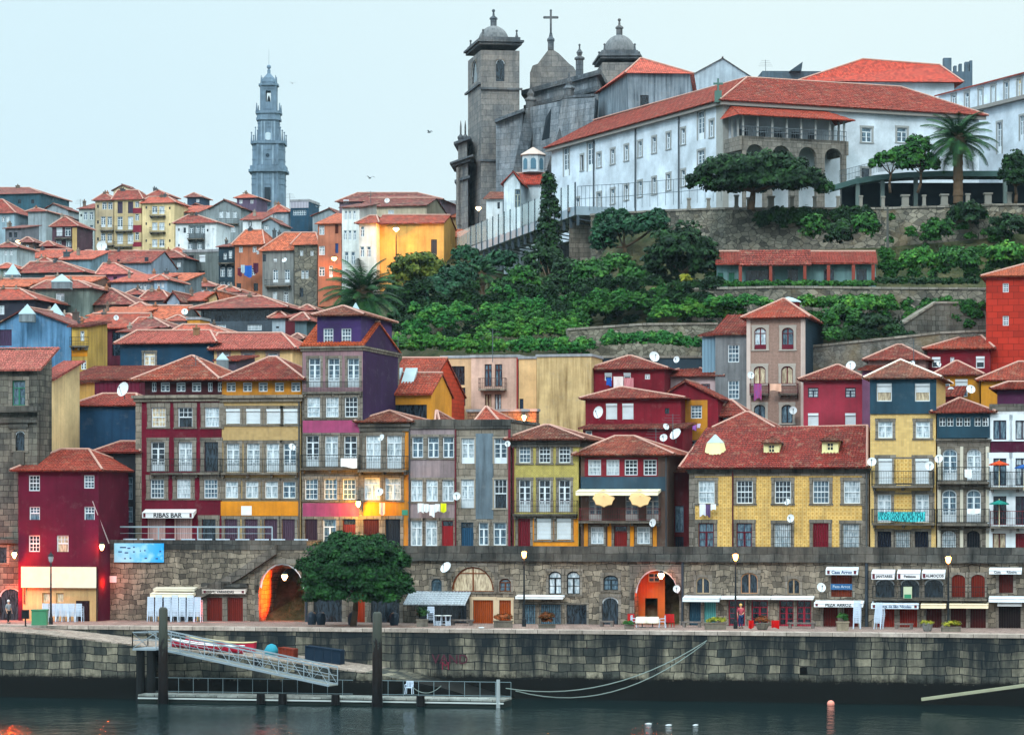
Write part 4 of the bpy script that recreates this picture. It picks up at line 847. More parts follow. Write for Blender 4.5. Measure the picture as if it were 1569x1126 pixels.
def dormer(h, px, y0, y1, wpx, mat, rm, kind='l'):
 p = on_roof(h, px, y1, .26); t = p.y; w_ = wpx*t/FPX/2; H_ = (y1-y0)*t/FPX; c = p-h.off; m = MB(); f_ = Vector((h.f.x, h.f.y, 0)); n = Vector((-f_.y, f_.x, 0)); hh = H_*.68
 def q(u_, v, z): return c+f_*u_+n*v+Vector((0, 0, z))
 for (a, b) in (((-w_, 0), (-w_*.4, 0)), ((w_*.4, 0), (w_, 0))): m.poly(q(a[0], 0, 0), q(b[0], 0, 0), q(b[0], 0, hh), q(a[0], 0, hh))
 m.poly(q(-w_*.4, 0, 0), q(w_*.4, 0, 0), q(w_*.4, 0, hh*.25), q(-w_*.4, 0, hh*.25)); m.poly(q(-w_*.4, 0, hh*.85), q(w_*.4, 0, hh*.85), q(w_*.4, 0, hh), q(-w_*.4, 0, hh)); m.poly(q(-w_, 0, 0), q(-w_, 0, hh), q(-w_, 3, hh), q(-w_, 3, 0)); m.poly(q(w_, 3, 0), q(w_, 3, hh), q(w_, 0, hh), q(w_, 0, 0)); m.add([q(-w_*1.2, -.15, -.2), q(w_*1.2, -.15, -.2), q(w_*1.2, .02, -.2), q(-w_*1.2, .02, -.2), q(-w_*1.1, -.15, .1), q(w_*1.1, -.15, .1), q(w_*1.1, .02, .1), q(-w_*1.1, .02, .1)], [(0, 1, 5, 4), (4, 5, 6, 7), (0, 4, 7, 3), (1, 2, 6, 5)])
 d_ = m.build('dormer', mat, h.e); rr = MB(); tiles(rr, [q(-w_*1.3, -.3, hh), q(w_*1.3, -.3, hh), q(0, .9, H_)], .25, .3); rr.poly(q(w_*1.3, -.3, hh), q(w_*1.3, 3, hh), q(0, 3, H_), q(0, .9, H_)); rr.poly(q(-w_*1.3, 3, hh), q(-w_*1.3, -.3, hh), q(0, .9, H_), q(0, 3, H_)); o2 = rr.build('dormer_roof', rm); o2.parent = d_
 place_window(d_, (0, 0, 0), q(0, 0, hh*.25), h.ang, round(w_*.8, 2), round(hh*.6, 2), kind, plain('e7dfae', .6), pane_mat('dark'), STONE(), 0)
YC = plain('d8d29c', .7)
dormer(h, 1182, 669, 698, 24, YC, T4); dormer(h, 1272, 666, 695, 25, YC, T4)
def cone_chimney(h, px, y0, y1, wb, wt):
 p = on_roof(h, px, y1, .26); t = p.y; k = t/FPX; c = p-h.off; m = MB(); H_ = (y1-y0)*k; prof = [(wb*k/2*1.2, 0), (wb*k/2*1.2, H_*.12), (wb*k/2, H_*.13), (wt*k/2, H_*.7)]
 m.lathe(c+Vector((0, .6, -.3)), prof, 8); o = m.build('tapered_chimney', YC, h.e); m = MB(); m.lathe(c+Vector((0, .6, -.3)), [(wt*k/2*1.02, H_*.702), (.12, H_*1.02), (.02, H_*1.05)], 8); o2 = m.build('cap', plain('9aa7a6'), None); o2.parent = o
cone_chimney(h, 1097, 661, 699, 40, 28)
h = fr('house', 'tall yellow tiled house with a slate blue top floor and a turquoise balcony cloth', 1333.5, 1434, 580, wall=azulejo('d6b87a', 'b18d4c', .2))
h.win([1355, 1413.5], 587, 615, 23, 'h', 'warm', sur=None); h.win([1356.5, 1414], 645, 671, 22, 'c', sw=.2); h.win([1356.5, 1413], 702, 742, 21, 'b', sw=.25); h.win([1355, 1413], 757, 800, 21, 'f', sw=.25); h.win([1355, 1412], 814, 868, 21, 'p', frame='#141a28', sw=.2); h.win(1383, 814, 841, 22, 'r', sw=.15)
h.band(1333, 1435, 581, 634, plaster('24404f', .35, '101a22'), .12, 'slate_band'); h.band(1345, 1432, 700, 742, G1, .02, 'stone_facing'); h.band(1345, 1432, 755, 800, G1, .02, 'stone_facing'); h.panel(1370, 1397, 703, 740, AZ, .05, 'tile_panel'); h.panel(1370, 1397, 757, 798, AZ, .05, 'tile_panel')
h.balcony(1337, 1431, 744, 722, .85); h.balcony(1337, 1433, 801, 780, .85); h.close(); h.hip(1380, 1380, 552, mat=rooftile('a4604c', .7), over=.5, rmat='c9b8aa')
h = fr('house', 'slim house with arched white windows under a strip of small panes and slate', 1436, 1517, 632, wall=G1)
h.win([1444, 1456, 1470, 1482, 1498, 1510], 639.5, 653, 10, 'l', 'dark', 'cfd8dd', sur=None); h.win([1455.5, 1492.5], 687.5, 736, 22, 'ga', sw=.2); h.win([1454.5, 1492], 750, 800, 22, 'ga', 'blue', sw=.2); h.win(1454, 813, 842, 21, 'ra', sw=.15); h.win(1491.5, 813, 868, 20, 'pa', frame='#10141c', sw=.15)
h.band(1436, 1517, 633, 671, plaster('22404f', .35), .15, 'slate_band')
for x in (1439, 1473.5, 1513): h.panel(x-2.5, x+2.5, 684, 735, plain('b9b5a6', .8), .06, 'pilaster'); h.panel(x-2.5, x+2.5, 750, 800, plain('b9b5a6', .8), .06, 'pilaster'); h.panel(x-2.5, x+2.5, 812, 850, plain('b9b5a6', .8), .06, 'pilaster')
h.balcony(1437, 1516, 738, 716, .8); h.balcony(1437, 1516, 802, 780, .8); h.cornice(673, .2, .2); h.close(); h.hip(1469, 1472, 611, mat=T2, over=.5)
BG = plaster('45102a', .3); WH = plaster('c9cdd0', .25)
h = fr('house', 'white and burgundy house with wide white frames and parasols on its balconies', 1518, 1640, 628, wall=BG)
h.win([1532, 1566, 1600], 644, 673, 20, 't', 'curtain', '2a1a2a', WHITE, .42); h.win([1532, 1566, 1600], 702, 743, 20, 't', 'curtain', '2a1a2a', WHITE, .42); h.win([1532, 1566, 1600], 760, 803, 20, 't', 'dark', '2a1a2a', WHITE, .42); h.win(1531, 817, 846, 20, 't', 'warm', '#5a1420', WHITE, .42); h.win([1566, 1600], 817, 868, 20, 'p', frame='#6a1420', sur=WHITE, sw=.42)
for y0, y1 in ((694, 701), (746, 758), (806, 815)): h.band(1518, 1640, y0, y1, WH, .04, 'white_band')
h.panel(1518, 1640, 629, 640, WH, .05, 'white_band'); h.balcony(1518, 1640, 746, 723, .9); h.balcony(1518, 1640, 806, 783, .9, '6a2a2c'); h.close(); h.parapet(619, 630, ST2)
attic(h, 1528, 1590, 596, 629, plaster('4b1f3f', .3), [], lambda k: k.hip(1545, 1575, 586, mat=T2, over=.5))
# red house on the promenade, left
RD2 = plaster('520d27', .25, '2b0a18')
h = House('house', 'dark red house with small white sash windows standing on the promenade behind the lamp post', 28, 151, 721, 985, d=8.5, depth=9, wall=RD2)
h.win(52.5, 728, 752, 17, 's', 'dark', sur=None); h.win(136.5, 728, 748, 16, 's', 'blue', sur=None); h.win([53, 137], 776, 796, 16, 'u', 'blue', sur=None); h.win(52.5, 820, 845, 17, 's', 'dark', sur=None); h.win(96, 820, 845, 18, 'u', 'warm', sur=None)
h.win(127, 920, 985, 21, 'p', frame='#2a0f14', sur=None); h.win([71, 92], 908, 958, 12, 'c', 'warm', 'c9a36a', sur=None)
h.band(35, 150, 868, 900, plain('d6d0b6', .7), .35, 'cream_fascia'); h.band(35, 150, 900, 990, plaster('c6a672', .35), .02); h.close(); h.hip(93, 136, 689, mat=rooftile('b24d3d', .35), over=.5); h.pipe(38, 868, 925, '2a2a30'); h.pipe(149.5, 868, 955, '2a1a20')
# stone building with the lit lower corner, far left
h = House('house', 'sooty carved granite building with a green shuttered window and a glowing orange corner', -70, 57, 568, 985, d=9.2, depth=3, wall=masonry('6b6a61', '3b3e3e', '1c1e20', .8, .45, .4, .85), C=None)
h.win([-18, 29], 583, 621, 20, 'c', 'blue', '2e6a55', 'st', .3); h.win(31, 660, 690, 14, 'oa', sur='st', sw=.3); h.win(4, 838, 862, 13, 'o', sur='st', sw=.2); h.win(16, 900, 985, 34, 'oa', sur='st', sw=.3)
h.panel(-70, 62, 623, 632, ST2, .7, 'balcony_slab'); h.panel(-70, 58, 640, 648, ST2, .25, 'string_course'); h.panel(14, 44, 650, 656, ST2, .2, 'carved_hood'); h.panel(22, 38, 692, 712, ST2, .2, 'carving'); h.panel(-70, 60, 826, 832, ST2, .3, 'string_course'); h.close()
h.mono(532, rooftile('cc7266', .3), over=.5)
h = House('house', 'cream house end with green shutters beside the sooty stone building', 57.5, 79, 582, 760, d=12.5, depth=6, wall=plaster('c9b183', .3), C=None); h.win([63, 73], 592, 615, 7, 'p', frame='#35544c', sur=None); h.win([61, 72], 648, 672, 7, 'p', frame='#4a625a', sur=None); h.close(); h.mono(553, rooftile('c4655a', .4))
h = House('house', 'ochre house end with narrow shuttered windows behind the cream one', 79.5, 104, 588, 760, d=20, depth=6, wall=plaster('c79f57', .35)); h.win([85, 97], 600, 625, 7, 'p', frame='#233a44', sur=None); h.win([84, 95], 655, 675, 8, 'c', sur=None); h.close(); h.mono(583, T4)
h = House('house', 'dark blue rendered house wall with a large dish on its roof', 113, 209, 622, 800, d=20, depth=7, wall=plaster('1d3f5c', .35, '0e1f30')); h.close(); h.hip(157, 209, 604, mat=rooftile('b0493d', .4), over=.35)
h = House('house', 'maroon corrugated house rising behind the dark blue wall', 103, 214, 582, 800, d=28, depth=7, wall=corrug('5d1830', .35, .3)); h.close(); h.mono(560, rooftile('a0483c', .6))
h = House('house', 'small dark house in the alley with tall blue windows and a red roof', 150, 210, 693, 985, d=15, depth=4, wall=plaster('1c2026', .3)); h.win([195], 731, 765, 17, 'c', 'blue', '6a7f8c', sur=None); h.win([195], 776, 800, 17, 'c', 'blue', '6a7f8c', sur=None); h.win([195], 800, 860, 20, 'p', frame='#3a1f36', sur=None); h.close(); h.hip(185, 208, 677, mat=rooftile('a5433a', .4))
# ------------------------------------------------------------------ houses stepping up the hill
R_ = [rooftile('b9503b', .5), rooftile('a2463a', .6), rooftile('c8604a', .35), rooftile('8f4740', .8), rooftile('c9695c', .3), rooftile('d06a48', .25)]
CR = random.Random(5)
def bk(label, x0, x1, yt, yb, Y, depth, wall, roof, wins=(), group='old houses climbing the hillside', extra=None, ang=None, name='house'):
 h = House(name, label, x0, x1, yt, yb, Y=Y, depth=depth, wall=wall, group=group, ang=ang)
 for w_ in wins:
  kw = dict(w_[5]) if len(w_) > 5 else {}; kw.setdefault('sur', None); h.win(w_[0], w_[1], w_[2], w_[3], w_[4] if len(w_) > 4 else 'c', **kw)
 h.close(); k = roof[0]
 if k == 'hip': h.hip(roof[1], roof[2], roof[3], mat=R_[roof[4]], over=roof[5] if len(roof) > 5 else .45)
 elif k == 'gab': h.gable(roof[1], mat=R_[roof[2]], over=.35)
 elif k == 'gf': h.gable_front(roof[1], roof[2], mat=R_[roof[3]])
 elif k == 'mono': h.mono(roof[1], R_[roof[2]])
 elif k == 'flat': h.parapet(yt-2, yt+2, plaster('8d9094', .5))
 if extra: extra(h)
 for _ in range(2 if x1 < 480 and x1-x0 > 20 and Y > 255 and k in ('hip', 'gab', 'mono') else 0):
  if CR.random() < .25: continue
  ry_ = roof[3] if k == 'hip' else roof[1]; cx_ = CR.uniform(x0+.25*(x1-x0), x1-.25*(x1-x0)); h.chimney(cx_, ry_-CR.uniform(1, 4), ry_+9, CR.uniform(3, 6), plaster(CR.choice(['6a5d52', '8b8378', '4d555a', '9a6a50'])), frac=.5)
 return h
W1, W2, W3, W4, W5 = plaster('aab4b8', .6), plaster('7f8a8f', .7), plaster('d2dade', .3), plaster('5c666b', .7), plaster('c3a46c', .35)
dk = dict(pane='dark'); bl = dict(pane='blue')
GF = 'far houses on the skyline'
# -- skyline (about half a kilometre off), haze partly put into the bluish wall colours
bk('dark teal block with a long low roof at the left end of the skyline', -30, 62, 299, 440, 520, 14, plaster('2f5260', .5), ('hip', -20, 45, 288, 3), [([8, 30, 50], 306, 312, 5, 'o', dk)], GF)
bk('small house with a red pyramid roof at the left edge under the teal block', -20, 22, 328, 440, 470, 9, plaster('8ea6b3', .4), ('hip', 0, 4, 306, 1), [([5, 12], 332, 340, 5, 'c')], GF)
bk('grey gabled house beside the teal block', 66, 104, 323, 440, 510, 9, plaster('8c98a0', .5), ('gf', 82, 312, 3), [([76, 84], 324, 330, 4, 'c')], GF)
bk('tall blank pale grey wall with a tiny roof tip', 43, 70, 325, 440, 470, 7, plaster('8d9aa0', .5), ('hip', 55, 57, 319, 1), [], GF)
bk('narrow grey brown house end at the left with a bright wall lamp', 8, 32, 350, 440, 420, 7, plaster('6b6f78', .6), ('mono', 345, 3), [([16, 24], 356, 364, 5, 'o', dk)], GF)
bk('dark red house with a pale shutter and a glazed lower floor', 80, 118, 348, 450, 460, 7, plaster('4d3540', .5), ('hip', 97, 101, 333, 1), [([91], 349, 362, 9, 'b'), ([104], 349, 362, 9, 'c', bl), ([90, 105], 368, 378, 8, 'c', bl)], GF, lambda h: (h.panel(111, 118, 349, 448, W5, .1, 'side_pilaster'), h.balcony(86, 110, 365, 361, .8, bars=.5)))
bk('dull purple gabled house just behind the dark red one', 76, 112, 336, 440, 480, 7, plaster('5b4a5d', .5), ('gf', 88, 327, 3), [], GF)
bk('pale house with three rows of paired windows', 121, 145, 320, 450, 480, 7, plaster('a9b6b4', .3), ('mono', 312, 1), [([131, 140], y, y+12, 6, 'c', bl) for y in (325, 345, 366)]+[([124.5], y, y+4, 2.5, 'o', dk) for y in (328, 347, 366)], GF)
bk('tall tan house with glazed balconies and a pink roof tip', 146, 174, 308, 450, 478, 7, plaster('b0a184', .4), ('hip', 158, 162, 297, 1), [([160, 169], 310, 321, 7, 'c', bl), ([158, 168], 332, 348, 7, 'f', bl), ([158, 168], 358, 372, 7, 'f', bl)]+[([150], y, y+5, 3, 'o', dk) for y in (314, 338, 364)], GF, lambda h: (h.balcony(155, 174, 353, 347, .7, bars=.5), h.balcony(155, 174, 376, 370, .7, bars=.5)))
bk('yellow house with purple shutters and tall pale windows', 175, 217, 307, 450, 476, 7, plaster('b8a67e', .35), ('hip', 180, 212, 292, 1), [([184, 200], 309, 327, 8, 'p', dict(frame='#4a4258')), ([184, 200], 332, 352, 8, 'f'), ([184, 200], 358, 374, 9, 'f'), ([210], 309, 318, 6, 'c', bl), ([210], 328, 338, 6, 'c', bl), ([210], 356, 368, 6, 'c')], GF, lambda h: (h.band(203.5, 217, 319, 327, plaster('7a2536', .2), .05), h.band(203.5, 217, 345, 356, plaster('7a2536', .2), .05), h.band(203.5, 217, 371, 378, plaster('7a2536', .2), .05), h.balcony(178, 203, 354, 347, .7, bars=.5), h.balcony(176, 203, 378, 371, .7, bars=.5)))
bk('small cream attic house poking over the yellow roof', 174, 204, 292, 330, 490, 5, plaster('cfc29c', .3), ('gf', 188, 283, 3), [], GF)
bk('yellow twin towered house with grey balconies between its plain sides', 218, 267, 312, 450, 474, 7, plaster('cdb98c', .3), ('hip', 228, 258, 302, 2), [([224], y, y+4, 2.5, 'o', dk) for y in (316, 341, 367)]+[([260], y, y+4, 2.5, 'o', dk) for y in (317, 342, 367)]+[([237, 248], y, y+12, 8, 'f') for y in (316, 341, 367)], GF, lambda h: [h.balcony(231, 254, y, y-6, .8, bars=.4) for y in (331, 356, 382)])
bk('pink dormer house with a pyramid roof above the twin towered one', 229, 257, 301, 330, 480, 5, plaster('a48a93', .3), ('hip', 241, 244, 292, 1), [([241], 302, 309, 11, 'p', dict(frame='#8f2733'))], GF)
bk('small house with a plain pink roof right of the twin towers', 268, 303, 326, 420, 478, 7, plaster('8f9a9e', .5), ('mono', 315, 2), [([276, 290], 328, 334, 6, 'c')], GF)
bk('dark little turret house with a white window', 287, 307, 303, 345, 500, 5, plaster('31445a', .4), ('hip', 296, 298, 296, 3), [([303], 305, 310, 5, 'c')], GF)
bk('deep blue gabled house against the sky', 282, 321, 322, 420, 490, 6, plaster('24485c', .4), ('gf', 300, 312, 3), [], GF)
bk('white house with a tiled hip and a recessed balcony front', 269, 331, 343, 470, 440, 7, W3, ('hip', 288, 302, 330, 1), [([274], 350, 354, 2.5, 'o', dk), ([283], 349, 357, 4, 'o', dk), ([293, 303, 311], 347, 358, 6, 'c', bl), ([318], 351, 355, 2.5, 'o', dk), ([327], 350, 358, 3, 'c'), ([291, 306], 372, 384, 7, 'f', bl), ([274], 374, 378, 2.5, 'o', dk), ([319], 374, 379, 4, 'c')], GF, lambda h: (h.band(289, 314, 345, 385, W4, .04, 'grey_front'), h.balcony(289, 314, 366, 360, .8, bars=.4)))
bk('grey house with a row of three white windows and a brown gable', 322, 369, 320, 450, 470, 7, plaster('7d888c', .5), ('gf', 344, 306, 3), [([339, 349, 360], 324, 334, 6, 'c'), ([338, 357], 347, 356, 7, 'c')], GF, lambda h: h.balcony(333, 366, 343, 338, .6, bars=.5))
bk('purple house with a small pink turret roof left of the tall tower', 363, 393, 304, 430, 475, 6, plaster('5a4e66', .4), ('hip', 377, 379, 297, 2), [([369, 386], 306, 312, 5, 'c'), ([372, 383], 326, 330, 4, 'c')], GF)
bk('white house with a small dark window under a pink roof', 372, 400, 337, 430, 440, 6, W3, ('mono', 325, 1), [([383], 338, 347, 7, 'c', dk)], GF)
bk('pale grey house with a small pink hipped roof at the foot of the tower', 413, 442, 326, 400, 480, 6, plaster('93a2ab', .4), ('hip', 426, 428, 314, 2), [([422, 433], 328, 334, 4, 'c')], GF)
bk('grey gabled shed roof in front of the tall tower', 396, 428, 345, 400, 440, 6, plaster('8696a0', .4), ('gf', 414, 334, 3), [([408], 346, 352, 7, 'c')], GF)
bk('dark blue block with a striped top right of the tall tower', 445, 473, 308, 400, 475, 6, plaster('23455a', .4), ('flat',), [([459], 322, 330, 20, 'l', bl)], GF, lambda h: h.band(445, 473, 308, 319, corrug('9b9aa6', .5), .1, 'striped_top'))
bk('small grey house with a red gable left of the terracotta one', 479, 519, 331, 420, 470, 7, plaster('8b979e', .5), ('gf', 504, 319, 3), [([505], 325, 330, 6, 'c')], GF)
# -- upper middle
bk('bare grey concrete house with four dark windows', 281, 352, 385, 480, 395, 8, plaster('666f6e', .75, '2a3034'), ('flat',), [([293], 391, 402, 8, 'o', dk), ([310], 391, 402, 9, 'b'), ([293, 309], 415, 421, 9, 'o', dk), ([287], 434, 447, 11, 'o', dk)])
bk('dark blue green house with rusty balconies squeezed beside the concrete one', 335, 359, 378, 480, 385, 7, plaster('263a46', .6), ('mono', 371, 3), [([345], 388, 398, 5, 'c', bl), ([353], 384, 396, 5, 'c'), ([341, 352], 410, 424, 7, 'c', bl), ([341, 352], 432, 446, 7, 'c', bl)], extra=lambda h: (h.balcony(336, 359, 403, 397, .7, bars=.4), h.balcony(336, 359, 441, 430, .9, bars=.4)))
bk('brick orange house with a washing line and a long bright roof', 360, 402, 376, 480, 372, 9, plaster('a8674b', .5), ('hip', 376, 402, 353, 5), [([369, 390], 378, 387, 6, 'c', bl), ([395], 384, 390, 4, 'b'), ([367, 388], 410, 422, 6, 'c', bl), ([366, 392], 434, 446, 7, 'o', dk)])
bk('grey granite house with a dish, a ledge of balcony and an orange roof', 402, 450, 385, 480, 368, 9, plaster('7b7f7e', .75), ('hip', 436, 470, 357, 5), [([405], 390, 401, 5, 'o', dk), ([422], 397, 402, 5, 'b'), ([422, 440], 413, 433, 8, 'f', bl), ([421, 438], 447, 468, 7, 'f')], extra=lambda h: h.balcony(408, 446, 438, 430, .8, bars=.5))
bk('rough stone house with small windows left of the terracotta one', 451, 486, 376, 480, 366, 9, rubble('8b8677', '5a5a55', '2a2c2c', 1.1), ('hip', 462, 484, 357, 5), [([462, 478], 384, 392, 5, 'c', bl), ([464, 470], 414, 427, 5, 'c', bl), ([462], 441, 455, 6, 'o', dk)])
bk('terracotta house with a blue shutter and a wall lamp', 487, 523, 343, 470, 362, 9, plaster('a66a52', .4), ('mono', 327, 5), [([493], 346, 360, 8, 'c'), ([516], 342, 358, 5, 'p', dict(frame='#5a2a22')), ([493], 377, 391, 9, 'c'), ([516], 373, 388, 5, 'p', dict(frame='#2a4a86')), ([493], 409, 423, 9, 'c', bl), ([507], 407, 425, 6, 'f')])
bk('tall white house with many brown windows under a dark red roof', 524, 551, 318, 460, 358, 8, plaster('c6ccca', .3), ('mono', 312, 3), [([530, 536, 543], 323, 337, 4, 'c', bl), ([529, 536, 543.5], 353, 368, 5, 'c', bl), ([531, 541], 386, 405, 6, 'c', bl)])
bk('long cream house wall with a dark red roof above the street lamp', 551, 654, 317, 420, 372, 10, plaster('b3aa94', .4), ('gab', 304, 3), [([599], 322, 329, 9, 'c')])
bk('dark red roofed wing on top of the tall white house', 520, 676, 310, 380, 384, 10, plaster('6d5f6a', .4), ('hip', 548, 640, 296, 3), [([530], 306, 312, 8, 'c', bl)])
bk('yellow house end lit orange by a street lamp, white on its left side', 577, 680, 343, 470, 352, 9, plaster('c79a52', .3), ('gab', 330, 0), [([665], 367, 392, 9, 'p', dict(frame='#3a3f48'))], ang=-8)
bk('white strip of house with brown windows left of the lamp lit wall', 550, 577, 343, 470, 351, 8, plaster('c9cfcb', .3), ('hip', 566, 577, 331, 0), [([555], 347, 363, 6, 'c', bl), ([555, 565], 378, 394, 6, 'c', bl)])
bk('low house with a bright red roof between the lamp lit wall and the church', 655, 702, 334, 440, 385, 8, plaster('b79a6c', .3), ('mono', 322, 5), [([660], 326, 330, 5, 'o', dk)])
bk('tiny ochre house with a red roof and a wall lamp by the church', 680, 702, 364, 440, 360, 6, plaster('b07a3c', .3), ('mono', 351, 5), [([687], 372, 385, 5, 'p', dict(frame='#23282e'))])
bk('plain pale block behind the red roofs, left of the church', 672, 704, 310, 400, 410, 8, plaster('9aa6ad', .4), ('flat',), [([690], 314, 322, 7, 'c')])
# -- left slope, layer upon layer of roofs
bk('long pinkish roof under the skyline houses', 28, 93, 396, 450, 410, 9, plaster('70808a', .5), ('gab', 383, 2))
bk('blue grey house with a sloping red roof and a small side window', 130, 232, 404, 480, 380, 10, plaster('7f8fa0', .45), ('gab', 385, 1), [([181], 398, 404, 4, 'o', dk), ([224], 394, 404, 6, 'o', dk)])
bk('small house with an arched red roof and two white windows', 236, 281, 396, 470, 390, 8, plaster('5d6b72', .5), ('hip', 248, 268, 385, 1), [([249, 274], 402, 409, 6, 'c')])
bk('low red roof with a cream slab beside it', 6, 42, 396, 440, 380, 4, plaster('a9ab90', .4), ('flat',))
bk('wide roof of old red tiles with a pale hip line', 33, 128, 419, 460, 350, 9, plaster('4c5a60', .5), ('hip', 46, 95, 402, 1))
bk('pale blue grey house flank with a chimney stack', 94, 140, 398, 470, 372, 6, plaster('6d8896', .5), ('mono', 384, 2), extra=lambda h: h.chimney(102, 386, 402, 9, plaster('3d4a50')))
bk('pink house with dark shutters and a round side window', 153, 200, 421, 480, 335, 8, plaster('b06f90', .25), ('hip', 158, 176, 404, 4), [([162.5, 176.5], 424, 439, 6, 'p', dict(frame='#4a3a50')), ([195], 425, 432, 3, 'o', dk)])
bk('house with a leaning pale roof in front of the pink one', 170, 236, 432, 480, 320, 8, plaster('7a8a96', .5), ('mono', 420, 2), [([215, 222], 415+20, 450, 5, 'c')])
bk('grey shed with a bright orange roof slope', 222, 278, 433, 480, 325, 7, plaster('73828c', .5), ('mono', 418, 5))
bk('small cottage roof of orange tiles left of the pink house', 50, 141, 434, 470, 318, 8, plaster('6a5045', .5), ('gab', 424, 5))
bk('grey rendered house with one pale window and a glass lantern on its roof', 54, 137, 443, 520, 300, 9, plaster('6d7a74', .6), ('hip', 70, 120, 431, 1), [([92], 449, 462, 13, 'c')])
bk('house with an orange and red roof over a dark open terrace', -40, 53, 461, 540, 292, 9, plaster('2a2c38', .4), ('hip', -30, 30, 443, 0), [([3], 468, 482, 7, 'c')])
bk('red roofed house on the far left edge behind the open terrace', -40, 45, 440, 480, 320, 8, plaster('6a4a44', .5), ('gab', 428, 5))
bk('broad brown red roof left of centre of the slope', 138, 205, 468, 520, 300, 8, plaster('6e5a50', .5), ('hip', 140, 172, 443, 3))
bk('low roof of bright orange tiles below the broad brown one', 137, 206, 484, 520, 288, 7, plaster('7a6a58', .5), ('mono', 470, 5))
bk('orange roofed house with a dark little dormer', 206, 274, 489, 530, 290, 8, plaster('5a5f60', .5), ('gab', 469, 5), [([262], 492, 505, 12, 'o', dk)], extra=lambda h: h.chimney(240, 480, 496, 14, plaster('2f4048')))
bk('blue grey gabled house with a white upper floor among the roofs', 256, 275, 463, 520, 300, 8, plaster('8296a8', .35), ('gf', 266, 447, 3), [([271], 465, 469, 4, 'c')])
bk('low red roof between two pale walls', 218, 256, 461, 520, 306, 7, plaster('7b8890', .5), ('hip', 226, 250, 446, 1))
bk('grey shed with a red roof and a patch of bare boards', 275, 313, 461, 520, 302, 7, plaster('6d7775', .6), ('mono', 447, 0))
bk('small pale yellow gabled house beside the grey shed', 313, 333, 461, 520, 302, 7, plaster('c2a878', .35), ('gf', 330, 446, 5), extra=lambda h: h.chimney(331, 444, 462, 5))
bk('ochre chimney like block standing on the tiles', 287, 306, 488, 520, 276, 3, plaster('b27a2a', .3), ('flat',))
bk('wide terrace roof on posts over a deep shaded porch', 308, 432, 474, 520, 285, 11, plaster('4a5660', .5), ('hip', 366, 402, 455, 1, 1.0), [([370], 476, 492, 118, 'o', dk), ([335, 390], 497, 506, 22, 'l')])
bk('dark red sloping side wall left of the terrace roof', 331, 362, 466, 500, 306, 6, corrug('6f1f30', .4), ('mono', 449, 3))
bk('small white house with a red roof right of the terrace', 417, 437, 488, 530, 280, 6, plaster('9fb0bb', .35), ('hip', 426, 430, 478, 1), [([425], 500, 503, 5, 'o', dk)])
bk('dark red narrow house standing between the terrace and the palm', 437, 452, 486, 545, 276, 6, plaster('57202a', .3), ('mono', 478, 1))
bk('grey block with a flat roof under the palm tree', 452, 470, 492, 560, 272, 6, plaster('5a7078', .5), ('hip', 462, 466, 480, 1))
bk('little white house with two dark window holes above the corrugated shed', 184, 209, 508, 560, 266, 5, plaster('9fb0b8', .35), ('mono', 500, 1), [([189, 200], 516, 521, 5, 'o', dk)])
bk('weathered red roof stretching above the blue painted gable', 60, 118, 497, 560, 280, 9, plaster('6a4038', .5), ('hip', 66, 108, 482, 1))
bk('long mottled red roof with a ragged eave and a round vent', 118, 206, 503, 560, 274, 9, corrug('4a1626', .9, .6), ('gab', 481, 0), [([150], 508, 545, 16, 'o', dk), ([178], 508, 545, 12, 'o', dk)], extra=lambda h: h.chimney(116, 478, 497, 9, plaster('4f4540')))
bk('sagging roof with scattered orange tiles beside the mottled one', 205, 256, 503, 560, 272, 8, plaster('5d544c', .6), ('hip', 212, 236, 488, 3))
bk('blue painted gable house streaked with rain', -6, 109, 500, 760, 262, 6, plaster('5a86ab', .85, '27465e'), ('gf', 42, 471, 3), [([8], 505, 530, 20, 'p', dict(frame='#4b3a58'))])
bk('narrow yellow house with a mid height roof between blue gable and shed', 110, 134, 500, 700, 258, 5, plaster('b39349', .5), ('mono', 493, 3), [([126], 507, 522, 6, 'c', bl), ([128], 552, 566, 8, 'c', dk)], extra=lambda h: (h.balcony(110, 136, 530, 524, .6, bars=.3), h.panel(110, 134, 533, 546, ORG, .04)))
bk('dark blue house with a brown shuttered window under a bright roof', 184, 327, 527, 640, 252, 8, plaster('17384f', .3), ('hip', 210, 322, 507, 4), [([229], 540, 560, 17, 'c', dict(pane='warm', sur='st'))], extra=lambda h: h.chimney(301, 502, 526, 9, plaster('8a6a4c')))
bk('cream house with bright new tiles and barred windows', 328, 448, 536, 640, 250, 8, plaster('c8a878', .3), ('hip', 334, 432, 511, 4), [([343, 380, 418], 541, 554, 15, 'c', dict(pane='blue', sur='7a6a68'))])
bk('low red roof behind the bright new tiles', 262, 350, 513, 560, 262, 6, plaster('7a3a34', .4), ('hip', 280, 320, 498, 2))
h = bk('small purple grey box roof between the two front hips', 334, 362, 552, 620, 240, 5, plaster('4a4250', .4), ('mono', 545, 1))
